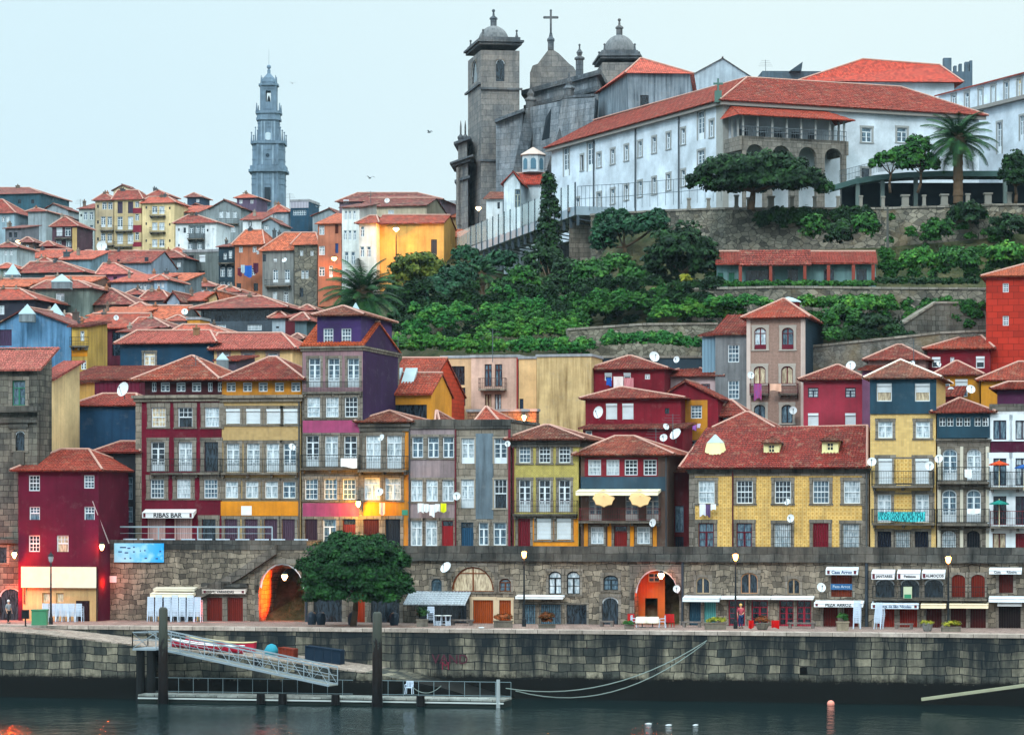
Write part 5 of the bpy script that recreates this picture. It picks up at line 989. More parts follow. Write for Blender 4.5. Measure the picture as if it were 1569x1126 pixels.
# -- middle: orange gable house, modern block, bare wall
bk('orange red gabled house with roof windows and tiled shoulders', 601, 676, 548, 700, 246, 9, plaster('c2401f', .25), ('gab', 545, 0), extra=None) if 0 else None
h = House('house', 'tall tiled roof ending in an orange red gable wall', 588, 655, 600, 760, Y=237.5, depth=13, wall=scales('b83a1d', .5, .35), group='old houses climbing the hillside'); h.close(); h.gable(549, 549, mat=R_[0], frac=.5)
h = House('house', 'mustard gable house with skylights set in its red roof', 596, 661, 604, 760, Y=230.5, depth=6.8, wall=plaster('c08528', .25), group='old houses climbing the hillside'); h.win(629, 620, 650, 50, 'o', sur=None); h.close(); h.gable(572, 572, mat=R_[0])
for x_ in (601, 624):
 p = h.ridge_pt(x_, 588, .25); m = MB(); f_ = Vector((*h.f, 0)); n = Vector((-f_.y, f_.x, 0)); c = p-h.off; m.add([c-f_*.5+Vector((0, 0, -.2)), c+f_*.5+Vector((0, 0, -.2)), c+f_*.5+n*1.5+Vector((0, 0, 1.1)), c-f_*.5+n*1.5+Vector((0, 0, 1.1)), c-f_*.5-n*.15+Vector((0, 0, .0)), c+f_*.5-n*.15+Vector((0, 0, .0)), c+f_*.5+n*1.4+Vector((0, 0, 1.35)), c-f_*.5+n*1.4+Vector((0, 0, 1.35))], [(4, 5, 6, 7), (0, 1, 5, 4), (1, 2, 6, 5), (3, 0, 4, 7)]); m.build('skylight', plain('9fb0b4', .2), h.e)
PNK = plaster('c4a494', .25)
h = bk('pinkish modern block with brown balcony doors and a red drainpipe', 722, 794, 546, 700, 250, 9, PNK, ('flat',), [([748, 764], 558, 592, 11, 't', dict(frame='4a2420', pane='blue')), ([748, 763], 604, 628, 10, 't', dict(frame='4a2420'))], extra=lambda h: (h.balcony(736, 776, 596, 580, .8, '4a3a38', 'a89a8a', brackets=False), h.pipe(793, 548, 640, '8f1f22')))
bk('shaded loggia wing of the pinkish block', 676, 722, 547, 700, 251.5, 8, plaster('c0a07c', .25), ('flat',), [([700], 561, 590, 24, 'o', dk), ([704], 594, 622, 18, 'o', dk)])
bk('cream return wall of the pinkish block', 795, 822, 548, 700, 249, 8, plaster('d0ac7c', .2), ('flat',), [([799], 611, 630, 6, 'p', dict(frame='#2a3c50'))])
bk('bare mottled tan wall of a house with no windows', 822.5, 906, 545, 720, 246, 8, plaster('bfa678', .85, '6a5230'), ('flat',))
bk('low garden wall lit orange by a lamp behind the grey house', 716, 822, 629, 720, 240, 1, masonry('8f6f55', '7a5a48', '3f3029', .4, .25, .5, .3), ('flat',), name='garden_wall')
# -- red houses right of centre
DR = plaster('6e1524', .3, '2c0a10')
bk('dark red house with striped washing under its red hipped roof', 908, 1018, 566, 700, 246, 8, DR, ('hip', 962, 968, 546, 1), [([932, 961], 571, 583, 11, 'h'), ([992], 573, 581, 8, 'c', bl)])
bk('dark red house with two white shutters and a big dish', 897, 1043, 611, 740, 237, 7, DR, ('hip', 950, 955, 594, 1), [([937, 962], 618, 643, 17, 'b'), ([1022], 625, 634, 7, 'o', dk)])
bk('lower red storey wrapped round a grey window', 893, 1046, 656, 760, 233, 5, DR, ('mono', 648, 3), [([902], 660, 680, 10, 'c', bl)])
bk('dark red gabled house with a grey attic window beside the ochre one', 1018, 1092, 612, 760, 240, 7, DR, ('gf', 1051, 582, 1), [([1048], 590+3, 612, 12, 'c', dict(pane='blue'))]) if 0 else None
h = House('house', 'dark red gabled house joined to an ochre one with sash windows', 1010, 1100, 612, 780, Y=238, depth=7, wall=DR, group='old houses climbing the hillside'); h.win(1067, 621, 641, 17, 's', 'blue', sur=None); h.win(1067, 674, 700, 17, 's', 'dark', sur=None); h.band(1050, 1084, 613, 720, plaster('b07824', .3), .03, 'ochre_front'); h.close(); h.gable_front(1051, 583, mat=R_[1])
bk('pale pink house with a low red hip behind the gabled one', 1008, 1104, 577, 700, 248, 7, plaster('b8a2a4', .25), ('hip', 1056, 1064, 562, 1), [([1081], 588, 600, 14, 'c', dict(frame='5a1f28', pane='blue'))])
# -- tall beige house with grey wing
BE = azulejo('9c8276', '8a6d62', .12)
h = House('house', 'tall beige tiled house with dark red balconies and a flag hung out', 1144, 1234, 488, 760, Y=245, depth=11, wall=BE, group='old houses climbing the hillside')
h.win([1165, 1207], 502, 535, 18, 'ta', 'curtain', '5a1a22', '9a948c', .22); h.win([1164, 1206], 561, 588, 18, 'ta', 'warm', '5a1a22', '9a948c', .22); h.win([1164, 1206], 620, 648, 17, 'ta', 'blue', '1f1a22', '9a948c', .22)
h.panel(1144, 1150, 489, 730, plain('b9aaa2', .8), .05, 'pilaster'); h.panel(1227, 1234, 489, 730, plain('b9aaa2', .8), .05, 'pilaster')
m = MB();
for xa, xb in ((1150, 1178), (1194, 1223)): h.balcony(xa, xb, 603, 588, .6, '5a1426', '6a5a55', bars=.08)
h.panel(1157, 1174, 528, 535, plain('5a1426'), .06, 'red_apron'); h.panel(1198, 1216, 528, 535, plain('5a1426'), .06, 'red_apron'); h.close(); h.hip(1199, 1203, 459, mat=R_[0], over=.5); h.pipe(1231, 492, 700, 'b9aaa2')
h.panel(1234, 1262, 490, 760, scales('1d3443', .5, .25), .03, 'slate_side', side=1)
m = MB(); p = h.ridge_pt(1208, 455, .6)-h.off; m.lathe(p+Vector((0, 0, -2.4)), [(1.0, 0), (1.0, 1.9)], 10); o = m.build('roof_lantern', plaster('6d1a22'), h.e); m = MB(); m.lathe(p+Vector((0, 0, -.5)), [(1.15, 0), (1.1, .1), (.5, .38), (.05, .5)], 10); c = m.build('lantern_cap', plain('8fa3ab', .3), None); c.parent = o
bk('grey rendered wing with two barred windows and a tin roof edge', 1096, 1144, 512, 760, 246.5, 9, plaster('6f7275', .6), ('mono', 482, 1), [([1124], 528, 555, 17, 's', dict(pane='blue')), ([1124], 583, 611, 17, 's', dict(pane='blue'))])
bk('narrow pale blue sheet metal flank left of the grey wing', 1076, 1096, 514, 760, 248, 9, corrug('6f8ea0', .3, .3), ('mono', 506, 3))
bk('rose red house with four small windows and a dish on its roof', 1231, 1322, 582, 760, 240, 9, plaster('8c2c3c', .2), ('hip', 1281, 1286, 560, 1), [([1246, 1303], 594, 609, 16, 'c', dict(frame='2a3040', pane='curtain')), ([1246, 1303], 633, 660, 16, 'b')])
bk('narrow mauve house flank between the rose red and the blue topped house', 1321, 1336, 566, 760, 233, 8, plaster('6b4560', .25), ('mono', 560, 1))
bk('brown roofed cottage in front of the beige house', 1100, 1180, 656, 760, 233, 6, plaster('8a5a30', .4), ('hip', 1142, 1148, 632, 1))
bk('dark red cottage with small roof left of the beige house', 1100, 1142, 638, 760, 238, 6, plaster('6a1824', .3), ('hip', 1116, 1122, 614, 1), [([1112], 640, 652, 8, 'o', dk)])
# -- top right
bk('house with a pointed vent on its red roof below the terrace wall', 1330, 1418, 552, 700, 244, 9, plaster('8a6a66', .4), ('hip', 1374, 1382, 529, 1), [([1345], 562, 572, 16, 'o', dk)])
bk('dark red house with two shuttered windows under a wide roof', 1421, 1517, 535, 700, 246, 8, DR, ('hip', 1490, 1500, 512, 0), [([1434.5], 547, 563, 13, 'h'), ([1459], 547, 556, 6, 'c', dk), ([1502], 546, 564, 13, 'h')])
bk('dark red wing running out of the picture at the right', 1517, 1640, 538, 700, 248, 8, DR, ('gab', 520, 0))
bk('ochre house with two shaded windows and a dish', 1436, 1501, 575, 700, 238, 7, plaster('b47c22', .3), ('hip', 1464, 1468, 554, 1), [([1446], 581, 596, 19, 'h', dict(pane='blue')), ([1473], 581, 608, 19, 'h', dict(pane='blue'))])
bk('small dark red lean-to gable beside the slim house', 1436, 1470, 606, 700, 232, 5, plaster('5a1420', .3), ('mono', 592, 1), [([1445], 605, 614, 8, 'o', dk)])
bk('yellow ochre house with a red roof at the right edge', 1503, 1640, 583, 700, 236, 8, plaster('c08426', .25), ('hip', 1560, 1600, 555, 0))
h = bk('orange red scale clad house with two small windows at the right edge', 1511, 1640, 424, 700, 246, 9, scales('a52c1c', .9, .55), ('hip', 1590, 1620, 400, 5), [([1541, 1541.2], 434, 448, 9, 's', dict(pane='blue'))][:0]+[([1541], 434, 448, 9, 's', dict(pane='blue')), ([1541], 484, 499, 9, 's', dict(pane='blue'))])
for a in [('white rendered cottage with two dark windows left of the old orange roofs', 0, 26, 380, 365, 'a3b2b8', 1, 2), ('little brown house front between blank wall and dark red house', 34, 50, 372, 415, '5f5048', 3, 1), ('small red walled house below the dark red one', 66, 82, 378, 415, '7d3038', 1, 1), ('low grey house with a mossy roof under the three window house', 120, 152, 392, 400, '66727a', 3, 2), ('pale yellow cottage peeping over the arched roof', 262, 282, 388, 396, 'b7a678', 0, 1), ('small blue grey house below the pink one', 196, 222, 452, 312, '7390a4', 1, 1), ('narrow cream house with one window above the mottled roof', 206, 224, 472, 296, 'b9ab86', 2, 1), ('low brown house before the pink one', 140, 166, 452, 306, '6b5a4c', 3, 1), ('little grey house tucked above the wide terrace roof', 340, 366, 448, 318, '7e8a8c', 0, 2), ('tiny white house between terrace roof and granite house', 396, 414, 466, 300, 'a9b4ba', 1, 1), ('small ochre house at the left above the blue gable', 62, 84, 484, 286, 'a0803c', 0, 1), ('dim grey house squeezed left of the cream new tiled one', 450, 462, 520, 262, '59626a', 3, 1), ('pale house with one window below the concrete one', 300, 330, 440, 345, '8a9596', 1, 2), ('brick coloured cottage under the dark balconied house', 334, 352, 446, 340, '94604a', 5, 1), ('white house front low in the middle of the left roofs', 198, 218, 392, 386, 'aab8c0', 1, 2), ('sky blue gabled front beside the shed of bare boards', 236, 256, 430, 318, '86a0b4', 2, 2), ('small rosy house left of the broad brown roof', 116, 136, 440, 312, 'b08a90', 1, 1), ('grey green cottage at the edge under the cream slab', 0, 22, 412, 350, '76827a', 2, 2), ('beige house front peeping out under the wide pinkish slope', 56, 80, 404, 372, 'b3a68c', 1, 2), ('pale house with two windows behind the mossy roof', 96, 120, 398, 405, '93a0a8', 4, 2), ('stone coloured house below the bare concrete one', 304, 328, 456, 310, '8c8678', 0, 2), ('white walled cottage left of the ochre block', 262, 284, 492, 282, 'aeb9bc', 2, 1), ('rust coloured low house between palm and granite house', 462, 480, 476, 290, '8a5a48', 1, 1)]:
 lab, x0, x1, yt, Y, c_, ri, nw = a; bk(lab, x0, x1, yt, yt+90, Y, 6, plaster(c_, .5), ('hip', x0+(x1-x0)*.4, x0+(x1-x0)*.6, yt-8, ri), [([x0+(x1-x0)*(i+1)/(nw+1) for i in range(nw)], yt+3, yt+11, 4.5, 'c', bl)])
for lab, px, y0, y1, w_, Y in [('zinc pyramid skylight on the roofs at the far left', 20, 404, 422, 22, 340), ('pale glass pyramid lantern on the grey rendered house', 95, 420, 433, 30, 297), ('zinc pyramid lantern above the mottled roof', 85, 465, 484, 26, 277), ('pointed zinc cap on the tip of the blue gable', 42, 466, 482, 24, 260), ('zinc capped stair lantern behind the purple tower roof', 545, 464, 492, 32, 232), ('finial capped zinc lantern behind the front hips', 341, 540, 552, 18, 238)]:
 t = P(px, y1, Y); k = Y/FPX; m = MB(); m.lathe(t, [(w_*k*.7, 0), (w_*k*.66, .1), (w_*k*.12, (y1-y0)*k*.85), (.04, (y1-y0)*k)], 4); e = thing('roof_lantern', lab, 'skylight', t, 'zinc lanterns on the roofs'); m.build('glazing', plain('8fa6ae', .35), e, t); m = MB(); m.lathe(t, [(w_*k*.66, -.7), (w_*k*.66, -.01)], 4); m.build('curb', plaster('6f7a80'), e, t)
# ------------------------------------------------------------------ foliage
def leaves(blobs, k=1.0, leaf=.3, seed=1, upright=.35, fill=.55):
 """blobs: (centre, rx, ry, rz) in metres; every crown is a swarm of clumps, every clump a swarm of leaf sprays"""
 rg = np.random.default_rng(seed); P_ = []
 for c, rx, ry, rz in blobs:
  R = np.array([rx, ry, rz]); cr0 = min(.95, max(.2, .27*R.mean())); nc = int(k*3.4*(rx*rz+rx*ry*.5)/cr0**2)+6; n = int(nc*2.3*3.14*cr0**2/(leaf*leaf*.5))
  u = rg.normal(size=(nc, 3)); u /= np.linalg.norm(u, axis=1)[:, None]; rad = fill+(1-fill)*rg.random(nc)**.6
  u[:, 2] = np.where(u[:, 2] < -.55, -u[:, 2]*.6, u[:, 2]); cc = u*rad[:, None]*R*.9; cr_ = cr0*(.6+.75*rg.random(nc))
  idx = rg.integers(0, nc, n); v = rg.normal(size=(n, 3)); v /= np.linalg.norm(v, axis=1)[:, None]; v[:, 2] = np.abs(v[:, 2])*.9-.25*rg.random(n)
  P_.append((cc[idx]+v*(cr_[idx]*(.55+.5*rg.random(n)))[:, None]+np.array(c), v+u[idx]*.5))
 p = np.concatenate([a for a, _ in P_]); nr = np.concatenate([b for _, b in P_]); nr += rg.normal(scale=.55, size=nr.shape); nr[:, 2] += upright; nr /= np.linalg.norm(nr, axis=1)[:, None]
 n = len(p); t = np.cross(nr, rg.normal(size=(n, 3))); t /= np.linalg.norm(t, axis=1)[:, None]; b = np.cross(nr, t); s = leaf*(.45+.9*rg.random(n))[:, None]/2
 q = np.stack([p-t*s-b*s*.55, p+t*s*.25-b*s*.8, p+t*s*1.1+b*s*.1, p-t*s*.1+b*s*.8], 1).reshape(-1, 3)
 return q, n
def leaf_obj(name, blobs, mat, parent=None, off=(0, 0, 0), **kw):
 q, n = leaves(blobs, **kw); me = bpy.data.meshes.new(name); q = q-np.array(off)
 me.vertices.add(4*n); me.vertices.foreach_set('co', q.ravel()); me.loops.add(4*n); me.loops.foreach_set('vertex_index', np.arange(4*n, dtype=np.int32)); me.polygons.add(n)
 me.polygons.foreach_set('loop_start', np.arange(0, 4*n, 4, dtype=np.int32)); me.polygons.foreach_set('loop_total', np.full(n, 4, dtype=np.int32)); me.materials.append(mat); me.update(calc_edges=True); me.validate()
 o = bpy.data.objects.new(name, me); COL.objects.link(o)
 if parent is not None: o.parent = parent
 return o
BARK = plain('4a3d30', .9)
def blob(px, py, Y, rx, ry, rd=None):
 k = Y/FPX; return (tuple(P(px, py, Y)), rx*k, (rd if rd is not None else rx)*k, ry*k)
SEED = [10]
LM = {'d': leafmat('1f3f22', '0b2016', '2f5a26'), 'm': leafmat('2e6626', '13381c', '4a7e34'), 'l': leafmat('3f7e2e', '1f521f', '70a03e'), 'o': leafmat('5c6e2c', '2c431d', '8a8f3a'), 't': leafmat('23503a', '10301f', '376f42'), 'p': leafmat('24542e', '10301e', '4a7a3c'), 'y': leafmat('9a9a2c', '5c6e20', 'c2b43c'), 'k': leafmat('194821', '07200e', '2e6428'), 'r': leafmat('7a3a1e', '3a3a18', 'a0522a'), 'v': leafmat('2f7234', '1a4e22', '66a644')}
def tree(name, label, blobs, foot, mat='m', leaf=.32, k=1.0, trunk=.3, cat='tree', group=None, limbs=5, **kw):
 SEED[0] += 1; B = [blob(*b) if len(b) < 7 and not isinstance(b[0], tuple) else b for b in blobs]; f = Vector(foot); e = thing(name, label, cat, f, group)
 leaf_obj('crown', B, LM[mat], e, f, leaf=leaf, k=k, seed=SEED[0], **kw)
 rg = random.Random(SEED[0]); m = MB(); top = Vector((0, 0, 0));
 for c, *_ in B: top += Vector(c)
 top /= len(B); fork = f.lerp(top, .55)+Vector((rg.uniform(-.2, .2), 0, 0)); mid = f.lerp(fork, .5)+Vector((rg.uniform(-.15, .15), 0, 0))
 m.rod(f, mid, trunk, trunk*.8, 7); m.rod(mid, fork, trunk*.8, trunk*.62, 7)
 for i in range(limbs):
  c, rx, ry, rz = B[i % len(B)]; g = Vector(c)+Vector((rg.uniform(-.6, .6)*rx, rg.uniform(-.5, .5)*ry, rg.uniform(-.1, .5)*rz)); h_ = fork.lerp(g, .5)+Vector((0, 0, -.1*rz)); m.rod(fork, h_, trunk*.45, trunk*.3, 5); m.rod(h_, g, trunk*.3, trunk*.1, 5)
 m.build('trunk', BARK, e, f, smooth=True); return e
def bush(label, px, py, Y, rx, ry, mat='m', leaf=.28, name='bush', cat='bush', group='bushes on the garden terraces', extra=(), k=1.0):
 SEED[0] += 1; bl = [(px, py, Y, rx, ry)]+list(extra); B = [blob(*b) for b in bl]; f = P(px, py+ry, Y)
 o = leaf_obj(name, B, LM[mat], None, f, leaf=leaf, k=k, seed=SEED[0]); o.location = f; return tag(o, label, cat, group)
def palm(label, px, pyc, Y, rpx, pyfoot, n=84, seed=3, trunk=.38):
 rg = random.Random(seed); c = P(px, pyc, Y); f = P(px, pyfoot, Y); R = rpx*Y/FPX; e = thing('palm_tree', label, 'palm', f); m = MB(); K = 9
 for i in range(n):
  az = i*2.399+rg.uniform(-.2, .2); el = 1.5-1.85*(i/n)**.9+rg.uniform(-.12, .12); dx = Vector((math.cos(az), math.sin(az), 0)); pts = []; p = c.copy(); a = el; ds = R*1.15/K*(.85+.3*rg.random())
  for j in range(K+1): pts.append(p.copy()); p = p+(dx*math.cos(a)+Vector((0, 0, math.sin(a))))*ds; a -= .11+.08*j/K
  side = Vector((-dx.y, dx.x, 0))
  for j in range(K):
   p0, p1 = pts[j], pts[j+1]; dr = (p1-p0).normalized(); up = side.cross(dr)
   for s_ in range(4):
    q = p0.lerp(p1, s_/4); t = (j+s_/4)/K; Lf = R*.36*math.sin(math.pi*min(1, .12+t*.86))**.7
    for sg in (-1, 1):
     tip = q+side*sg*Lf*.75+dr*Lf*.55-Vector((0, 0, Lf*.35)); b_ = dr*ds*.22; m.poly(q, q+b_, tip)
   m.rod(p0, p1, .05*(1-j/K)+.015, None, 3, False)
 m.build('crown', LM['p'], e, f); m = MB(); nseg = 8
 for i in range(nseg): a, b = f.lerp(c, i/nseg), f.lerp(c, (i+1)/nseg); m.rod(a, b, trunk*(1.08 if i % 2 else 1.0), trunk*.92, 9)
 m.ball(c-Vector((0, 0, .2)), trunk*1.9, 9, 1.3); m.build('trunk', plain('5a4a3a', .9), e, f); return e
# ------------------------------------------------------------------ bell tower on the skyline
CS = plaster('64798a', .4, '2c3f4e')  # bluish tint puts distance haze into the stone colour
def clerigos():
 Y = 850; k = Y/FPX; c = P(412, 480, Y); e = thing('bell_tower', 'tall slender blue grey baroque bell tower rising over the rooftops at the left', 'bell tower', c); S_ = Vector((0, 0, 0))
 def z(py): return CAMH+(HOR-py)*k
 def sq(m, hw, y0, y1, ch=.35):
  hw *= k; g = hw*ch; pts = [(c.x-hw+g, c.y-hw), (c.x+hw-g, c.y-hw), (c.x+hw, c.y-hw+g), (c.x+hw, c.y+hw-g), (c.x+hw-g, c.y+hw), (c.x-hw+g, c.y+hw), (c.x-hw, c.y+hw-g), (c.x-hw, c.y-hw+g)]; m.prism(pts, z(y1), z(y0))
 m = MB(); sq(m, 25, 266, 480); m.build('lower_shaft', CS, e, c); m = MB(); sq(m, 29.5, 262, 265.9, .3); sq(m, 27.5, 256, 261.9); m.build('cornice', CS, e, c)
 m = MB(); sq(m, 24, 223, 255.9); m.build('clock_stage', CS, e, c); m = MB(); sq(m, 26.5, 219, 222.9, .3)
 for s_ in (-1, 1):
  for q in (-1, 1):
   for o_, h in ((25, 206), (19, 198)): m.rod((c.x+s_*o_*k, c.y+q*18*k, z(219)), (c.x+s_*o_*k, c.y+q*18*k, z(h)), 1.5*k, .6*k, 6); m.ball((c.x+s_*o_*k, c.y+q*18*k, z(h)), 1.4*k, 6)
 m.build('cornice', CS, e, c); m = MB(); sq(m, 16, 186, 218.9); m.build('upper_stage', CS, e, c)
 m = MB(); sq(m, 18.5, 182, 185.9); sq(m, 19.5, 172, 176); sq(m, 17.5, 176.1, 181.9)
 for s_ in (-1, 1):
  for q in (-1, 1): m.rod((c.x+s_*17.5*k, c.y+q*14*k, z(172)), (c.x+s_*17.5*k, c.y+q*14*k, z(160)), 1.6*k, .6*k, 6)
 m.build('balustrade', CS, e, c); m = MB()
 hw = 12.5; w_ = 4
 for a, b in ((-hw, -w_), (w_, hw)):
  m.prism([(c.x+a*k, c.y-hw*k), (c.x+b*k, c.y-hw*k), (c.x+b*k, c.y+hw*k), (c.x+a*k, c.y+hw*k)], z(171.9), z(133))
 m.prism([(c.x-w_*k, c.y-hw*k), (c.x+w_*k, c.y-hw*k), (c.x+w_*k, c.y+hw*k), (c.x-w_*k, c.y+hw*k)], z(171.9), z(158)); m.prism([(c.x-w_*k, c.y-hw*k), (c.x+w_*k, c.y-hw*k), (c.x+w_*k, c.y+hw*k), (c.x-w_*k, c.y+hw*k)], z(141), z(133))
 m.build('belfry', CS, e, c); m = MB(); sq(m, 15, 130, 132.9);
 for s_ in (-1, 1):
  for q in (-1, 1): m.rod((c.x+s_*11*k, c.y+q*9*k, z(130)), (c.x+s_*11*k, c.y+q*9*k, z(117)), 1.5*k, .5*k, 6)
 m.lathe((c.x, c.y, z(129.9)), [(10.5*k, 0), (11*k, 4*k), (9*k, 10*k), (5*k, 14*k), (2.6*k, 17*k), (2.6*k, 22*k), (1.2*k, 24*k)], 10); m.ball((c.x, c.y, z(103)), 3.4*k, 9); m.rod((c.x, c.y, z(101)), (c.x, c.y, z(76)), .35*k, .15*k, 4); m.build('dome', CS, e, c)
 m = MB(); y_ = c.y-25*k; m.prism([(c.x-4.5*k, y_-.4), (c.x+4.5*k, y_-.4), (c.x+4.5*k, y_), (c.x-4.5*k, y_)], z(318), z(290)); m.build('window', plain('16242e'), e, c)
 m = MB(); m.rod((c.x, c.y-16.6*k, z(211)), (c.x, c.y-16*k, z(211)), 6*k, None, 16); m.build('clock_face', plain('a9bac2'), e, c); m = MB(); m.rod((c.x, c.y-24.5*k, z(241)), (c.x, c.y-24*k, z(241)), 3*k, None, 12); m.build('round_window', plain('1f323f'), e, c)
 m = MB()
 for hw, y in ((25.6, 275), (25.6, 284), (25.5, 320), (24.6, 231), (24.6, 246), (16.6, 196), (16.6, 190), (13, 137), (13, 168)): sq(m, hw, y, y+1.2)
 m.build('moulding', CS, e, c); m = MB()
 for hw, a_, b_ in ((25, 268, 480), (24, 226, 255), (16, 188, 218)):
  for t in (-.62, -.34, .34, .62): m.prism([(c.x+(hw*t-1.3)*k, c.y-(hw+1)*k), (c.x+(hw*t+1.3)*k, c.y-(hw+1)*k), (c.x+(hw*t+1.3)*k, c.y-hw*k), (c.x+(hw*t-1.3)*k, c.y-hw*k)], z(b_), z(a_))
 m.build('pilaster_strips', plaster('7b90a0', .3, '2c3f4e'), e, c)
 for s_ in (-1, 1):
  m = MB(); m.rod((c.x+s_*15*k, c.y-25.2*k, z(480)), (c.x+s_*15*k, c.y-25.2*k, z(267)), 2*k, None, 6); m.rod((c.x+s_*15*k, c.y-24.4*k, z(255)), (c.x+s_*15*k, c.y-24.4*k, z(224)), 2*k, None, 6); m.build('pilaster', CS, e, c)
 m = MB(); m.lathe((c.x, c.y-10*k, z(170)), [(2.6*k, 0), (2*k, 5*k), (.4*k, 9*k)], 8) if 0 else m.lathe((c.x, c.y, z(156)), [(2.8*k, 0), (2*k, 5*k), (.6*k, 9*k)], 8); m.build('bell', plain('25343c'), e, c)
clerigos()
# ------------------------------------------------------------------ the church
CH = masonry('84827f', '66696b', '43484c', 1.3, .7, .2, .6, '2b353c'); CHp = masonry('858d94', '6b747b', '4c545b', 1.5, .75, .2, .85, '2c373f'); DKS = masonry('5f676e', '474f56', '2b3135', 1.2, .6, .2, .7, '1b252b')
def church():
 h = House('church', 'grey granite baroque church with two domed towers and a stone cross between them', 737.3, 796, 77, 420, Y=362, ang=8, wall=CH, D=tuple(P(717, 0, 371).xy), C=tuple(P(775, 0, 372).xy), cat='church')
 h.win(766.5, 91, 125, 13, 'oA', sur=None); h.win(727, 93, 127, 8, 'oA', sur=None, side=3); h.panel(733, 800, 135, 138, DKS, .3, 'string_course'); h.panel(733, 800, 245, 248, DKS, .25, 'string_course'); h.panel(715, 737, 135, 138, DKS, .3, 'string_course', side=3); h.close(); e, off = h.e, h.off
 def z(py, Y): return CAMH+(HOR-py)*Y/FPX
 def cap(cx_, Y, rb, ytop_c, ybase, ydome, ylan, yball, name, pts):
  k = Y/FPX; cen = Vector(((cx_-CX)*k, Y, 0)); m = MB(); q = outset(pts, .5); m.prism(q, z(ytop_c+3, Y), z(ytop_c, Y)); q = outset(pts, .25); m.prism(q, z(ytop_c+7, Y), z(ytop_c+3.6, Y)); m.prism(outset(pts, .1), z(ytop_c-.1, Y), z(ybase, Y)); m.build('cornice', DKS, e, off)
  m = MB(); H_ = (ybase-ydome)*k; r = rb*k; m.lathe((cen.x, cen.y, z(ybase, Y)), [(r*math.cos(t), H_*math.sin(t)) for t in [i*math.pi/2/9 for i in range(9)]]+[(r*.16, H_*.99)], 20); m.build(name, plaster('6f7274', .7, '333a3e'), e, off, smooth=True)
  m = MB(); m.lathe((cen.x, cen.y, z(ydome+1, Y)), [(5*k, 0), (5*k, (ydome-ylan)*k*.8), (6.6*k, (ydome-ylan)*k*.85), (6*k, (ydome-ylan)*k), (2*k, (ydome-ylan)*k+3*k), (1.2*k, (ydome-yball)*k)], 10); m.ball((cen.x, cen.y, z(yball, Y)), 2.6*k, 9); m.build('finial', DKS, e, off)
  for p in outset(pts, -.3):
   m = MB(); m.lathe((p[0], p[1], z(ytop_c-.1, Y)), [(2.6*k, 0), (2.6*k, 6*k), (1.6*k, 9*k), (1.1*k, 13*k)], 8); m.ball((p[0], p[1], z(ytop_c-.1, Y)+15*k), 1.9*k, 8); m.build('pinnacle', DKS, e, off)
 T = [tuple(v) for v in (h.A, h.B, h.C, h.D)]; cc = sum(v[0] for v in T)/4, sum(v[1] for v in T)/4; cap(CX+cc[0]*FPX/cc[1], cc[1], 24, 71, 66, 40, 27, 17, 'dome', T)
 m = MB(); c_ = Vector((cc[0], cc[1], 0)); m.lathe((h.on(766.5, 120).x, h.on(766.5, 120).y+1.2, h.on(766, 118).z), [(.5, 0), (.42, .4), (.3, 1.0), (.08, 1.2)], 10); m.build('bell', plain('3c4a4a', .5), e, off)
 # second tower, only its head clear of the roofs
 Y = 366; k = Y/FPX; q = [tuple(P(923, 0, 366).xy), tuple(P(976, 0, 366).xy), tuple(P(983, 0, 373).xy), tuple(P(914, 0, 373).xy)]; m = MB(); m.prism(q, z(300, Y), z(96, Y)); m.build('tower_drum', CH, e, off); cap(949, 369, 25, 89, 83, 54, 41, 31, 'dome', q)
 # nave with stepped cornice
 A = P(806, 0, 368).xy; B = P(915, 0, 352).xy; C = P(935, 0, 372).xy; D = P(826, 0, 384).xy; n = [tuple(v) for v in (A, B, C, D)]; zt = z(110, 352); m = MB(); m.prism(n, 40, zt-.6); m.build('nave_wall', CHp, e, off); m = MB(); m.prism(outset(n, .6), zt-.6+.003, zt); m.prism(outset(n, .3), zt-2.4, zt-1.9); m.build('cornice', DKS, e, off)
 # curved gable with its niche and cross
 m = MB(); K = 12; Yg = 372; pr = [(812, 112), (816, 101), (824, 98), (830, 90), (836, 82), (840, 77), (848, 77), (856, 82), (866, 92), (872, 98), (879, 103), (884, 112)]
 fr_ = [Vector(P(x, y, Yg)) for x, y in pr]; bk_ = [p+Vector((0, 1.2, 0)) for p in fr_]; N_ = len(fr_); m.add(fr_+bk_, [tuple(range(N_-1, -1, -1)), tuple(range(N_, 2*N_))]+[(i, i+1, N_+i+1, N_+i) for i in range(N_-1)]+[(N_-1, 0, N_, 2*N_-1)]); m.build('gable', CH, e, off)
 m = MB(); a = P(812, 128, Yg); b = P(884, 104, Yg+1.3); m.box(a.x, b.x, Yg-.1, Yg+1.3, 40, P(0, 111, Yg).z); m.build('gable_base', CH, e, off)
 m = MB(); k = Yg/FPX; c = P(844, 77, Yg+.6); m.lathe(c, [(6.5*k, 0), (6.5*k, 13*k), (8*k, 14*k), (8*k, 16*k), (4.6*k, 19*k), (2.6*k, 26*k)], 4); m.build('cross_pedestal', DKS, e, off); m = MB(); zc = z(56, Yg)
 m.box(c.x-1.5*k, c.x+1.5*k, c.y-.2, c.y+.2, zc, z(17, Yg)); m.box(c.x-9.5*k, c.x-1.55*k, c.y-.2, c.y+.2, z(27.5, Yg), z(24.5, Yg)); m.box(c.x+1.55*k, c.x+9.5*k, c.y-.2, c.y+.2, z(27.5, Yg), z(24.5, Yg))
 for dx, py in ((-10, 26), (10, 26), (0, 15.5)): m.ball((c.x+dx*k, c.y, z(py, Yg)), 2*k, 8)
 m.build('cross', DKS, e, off)
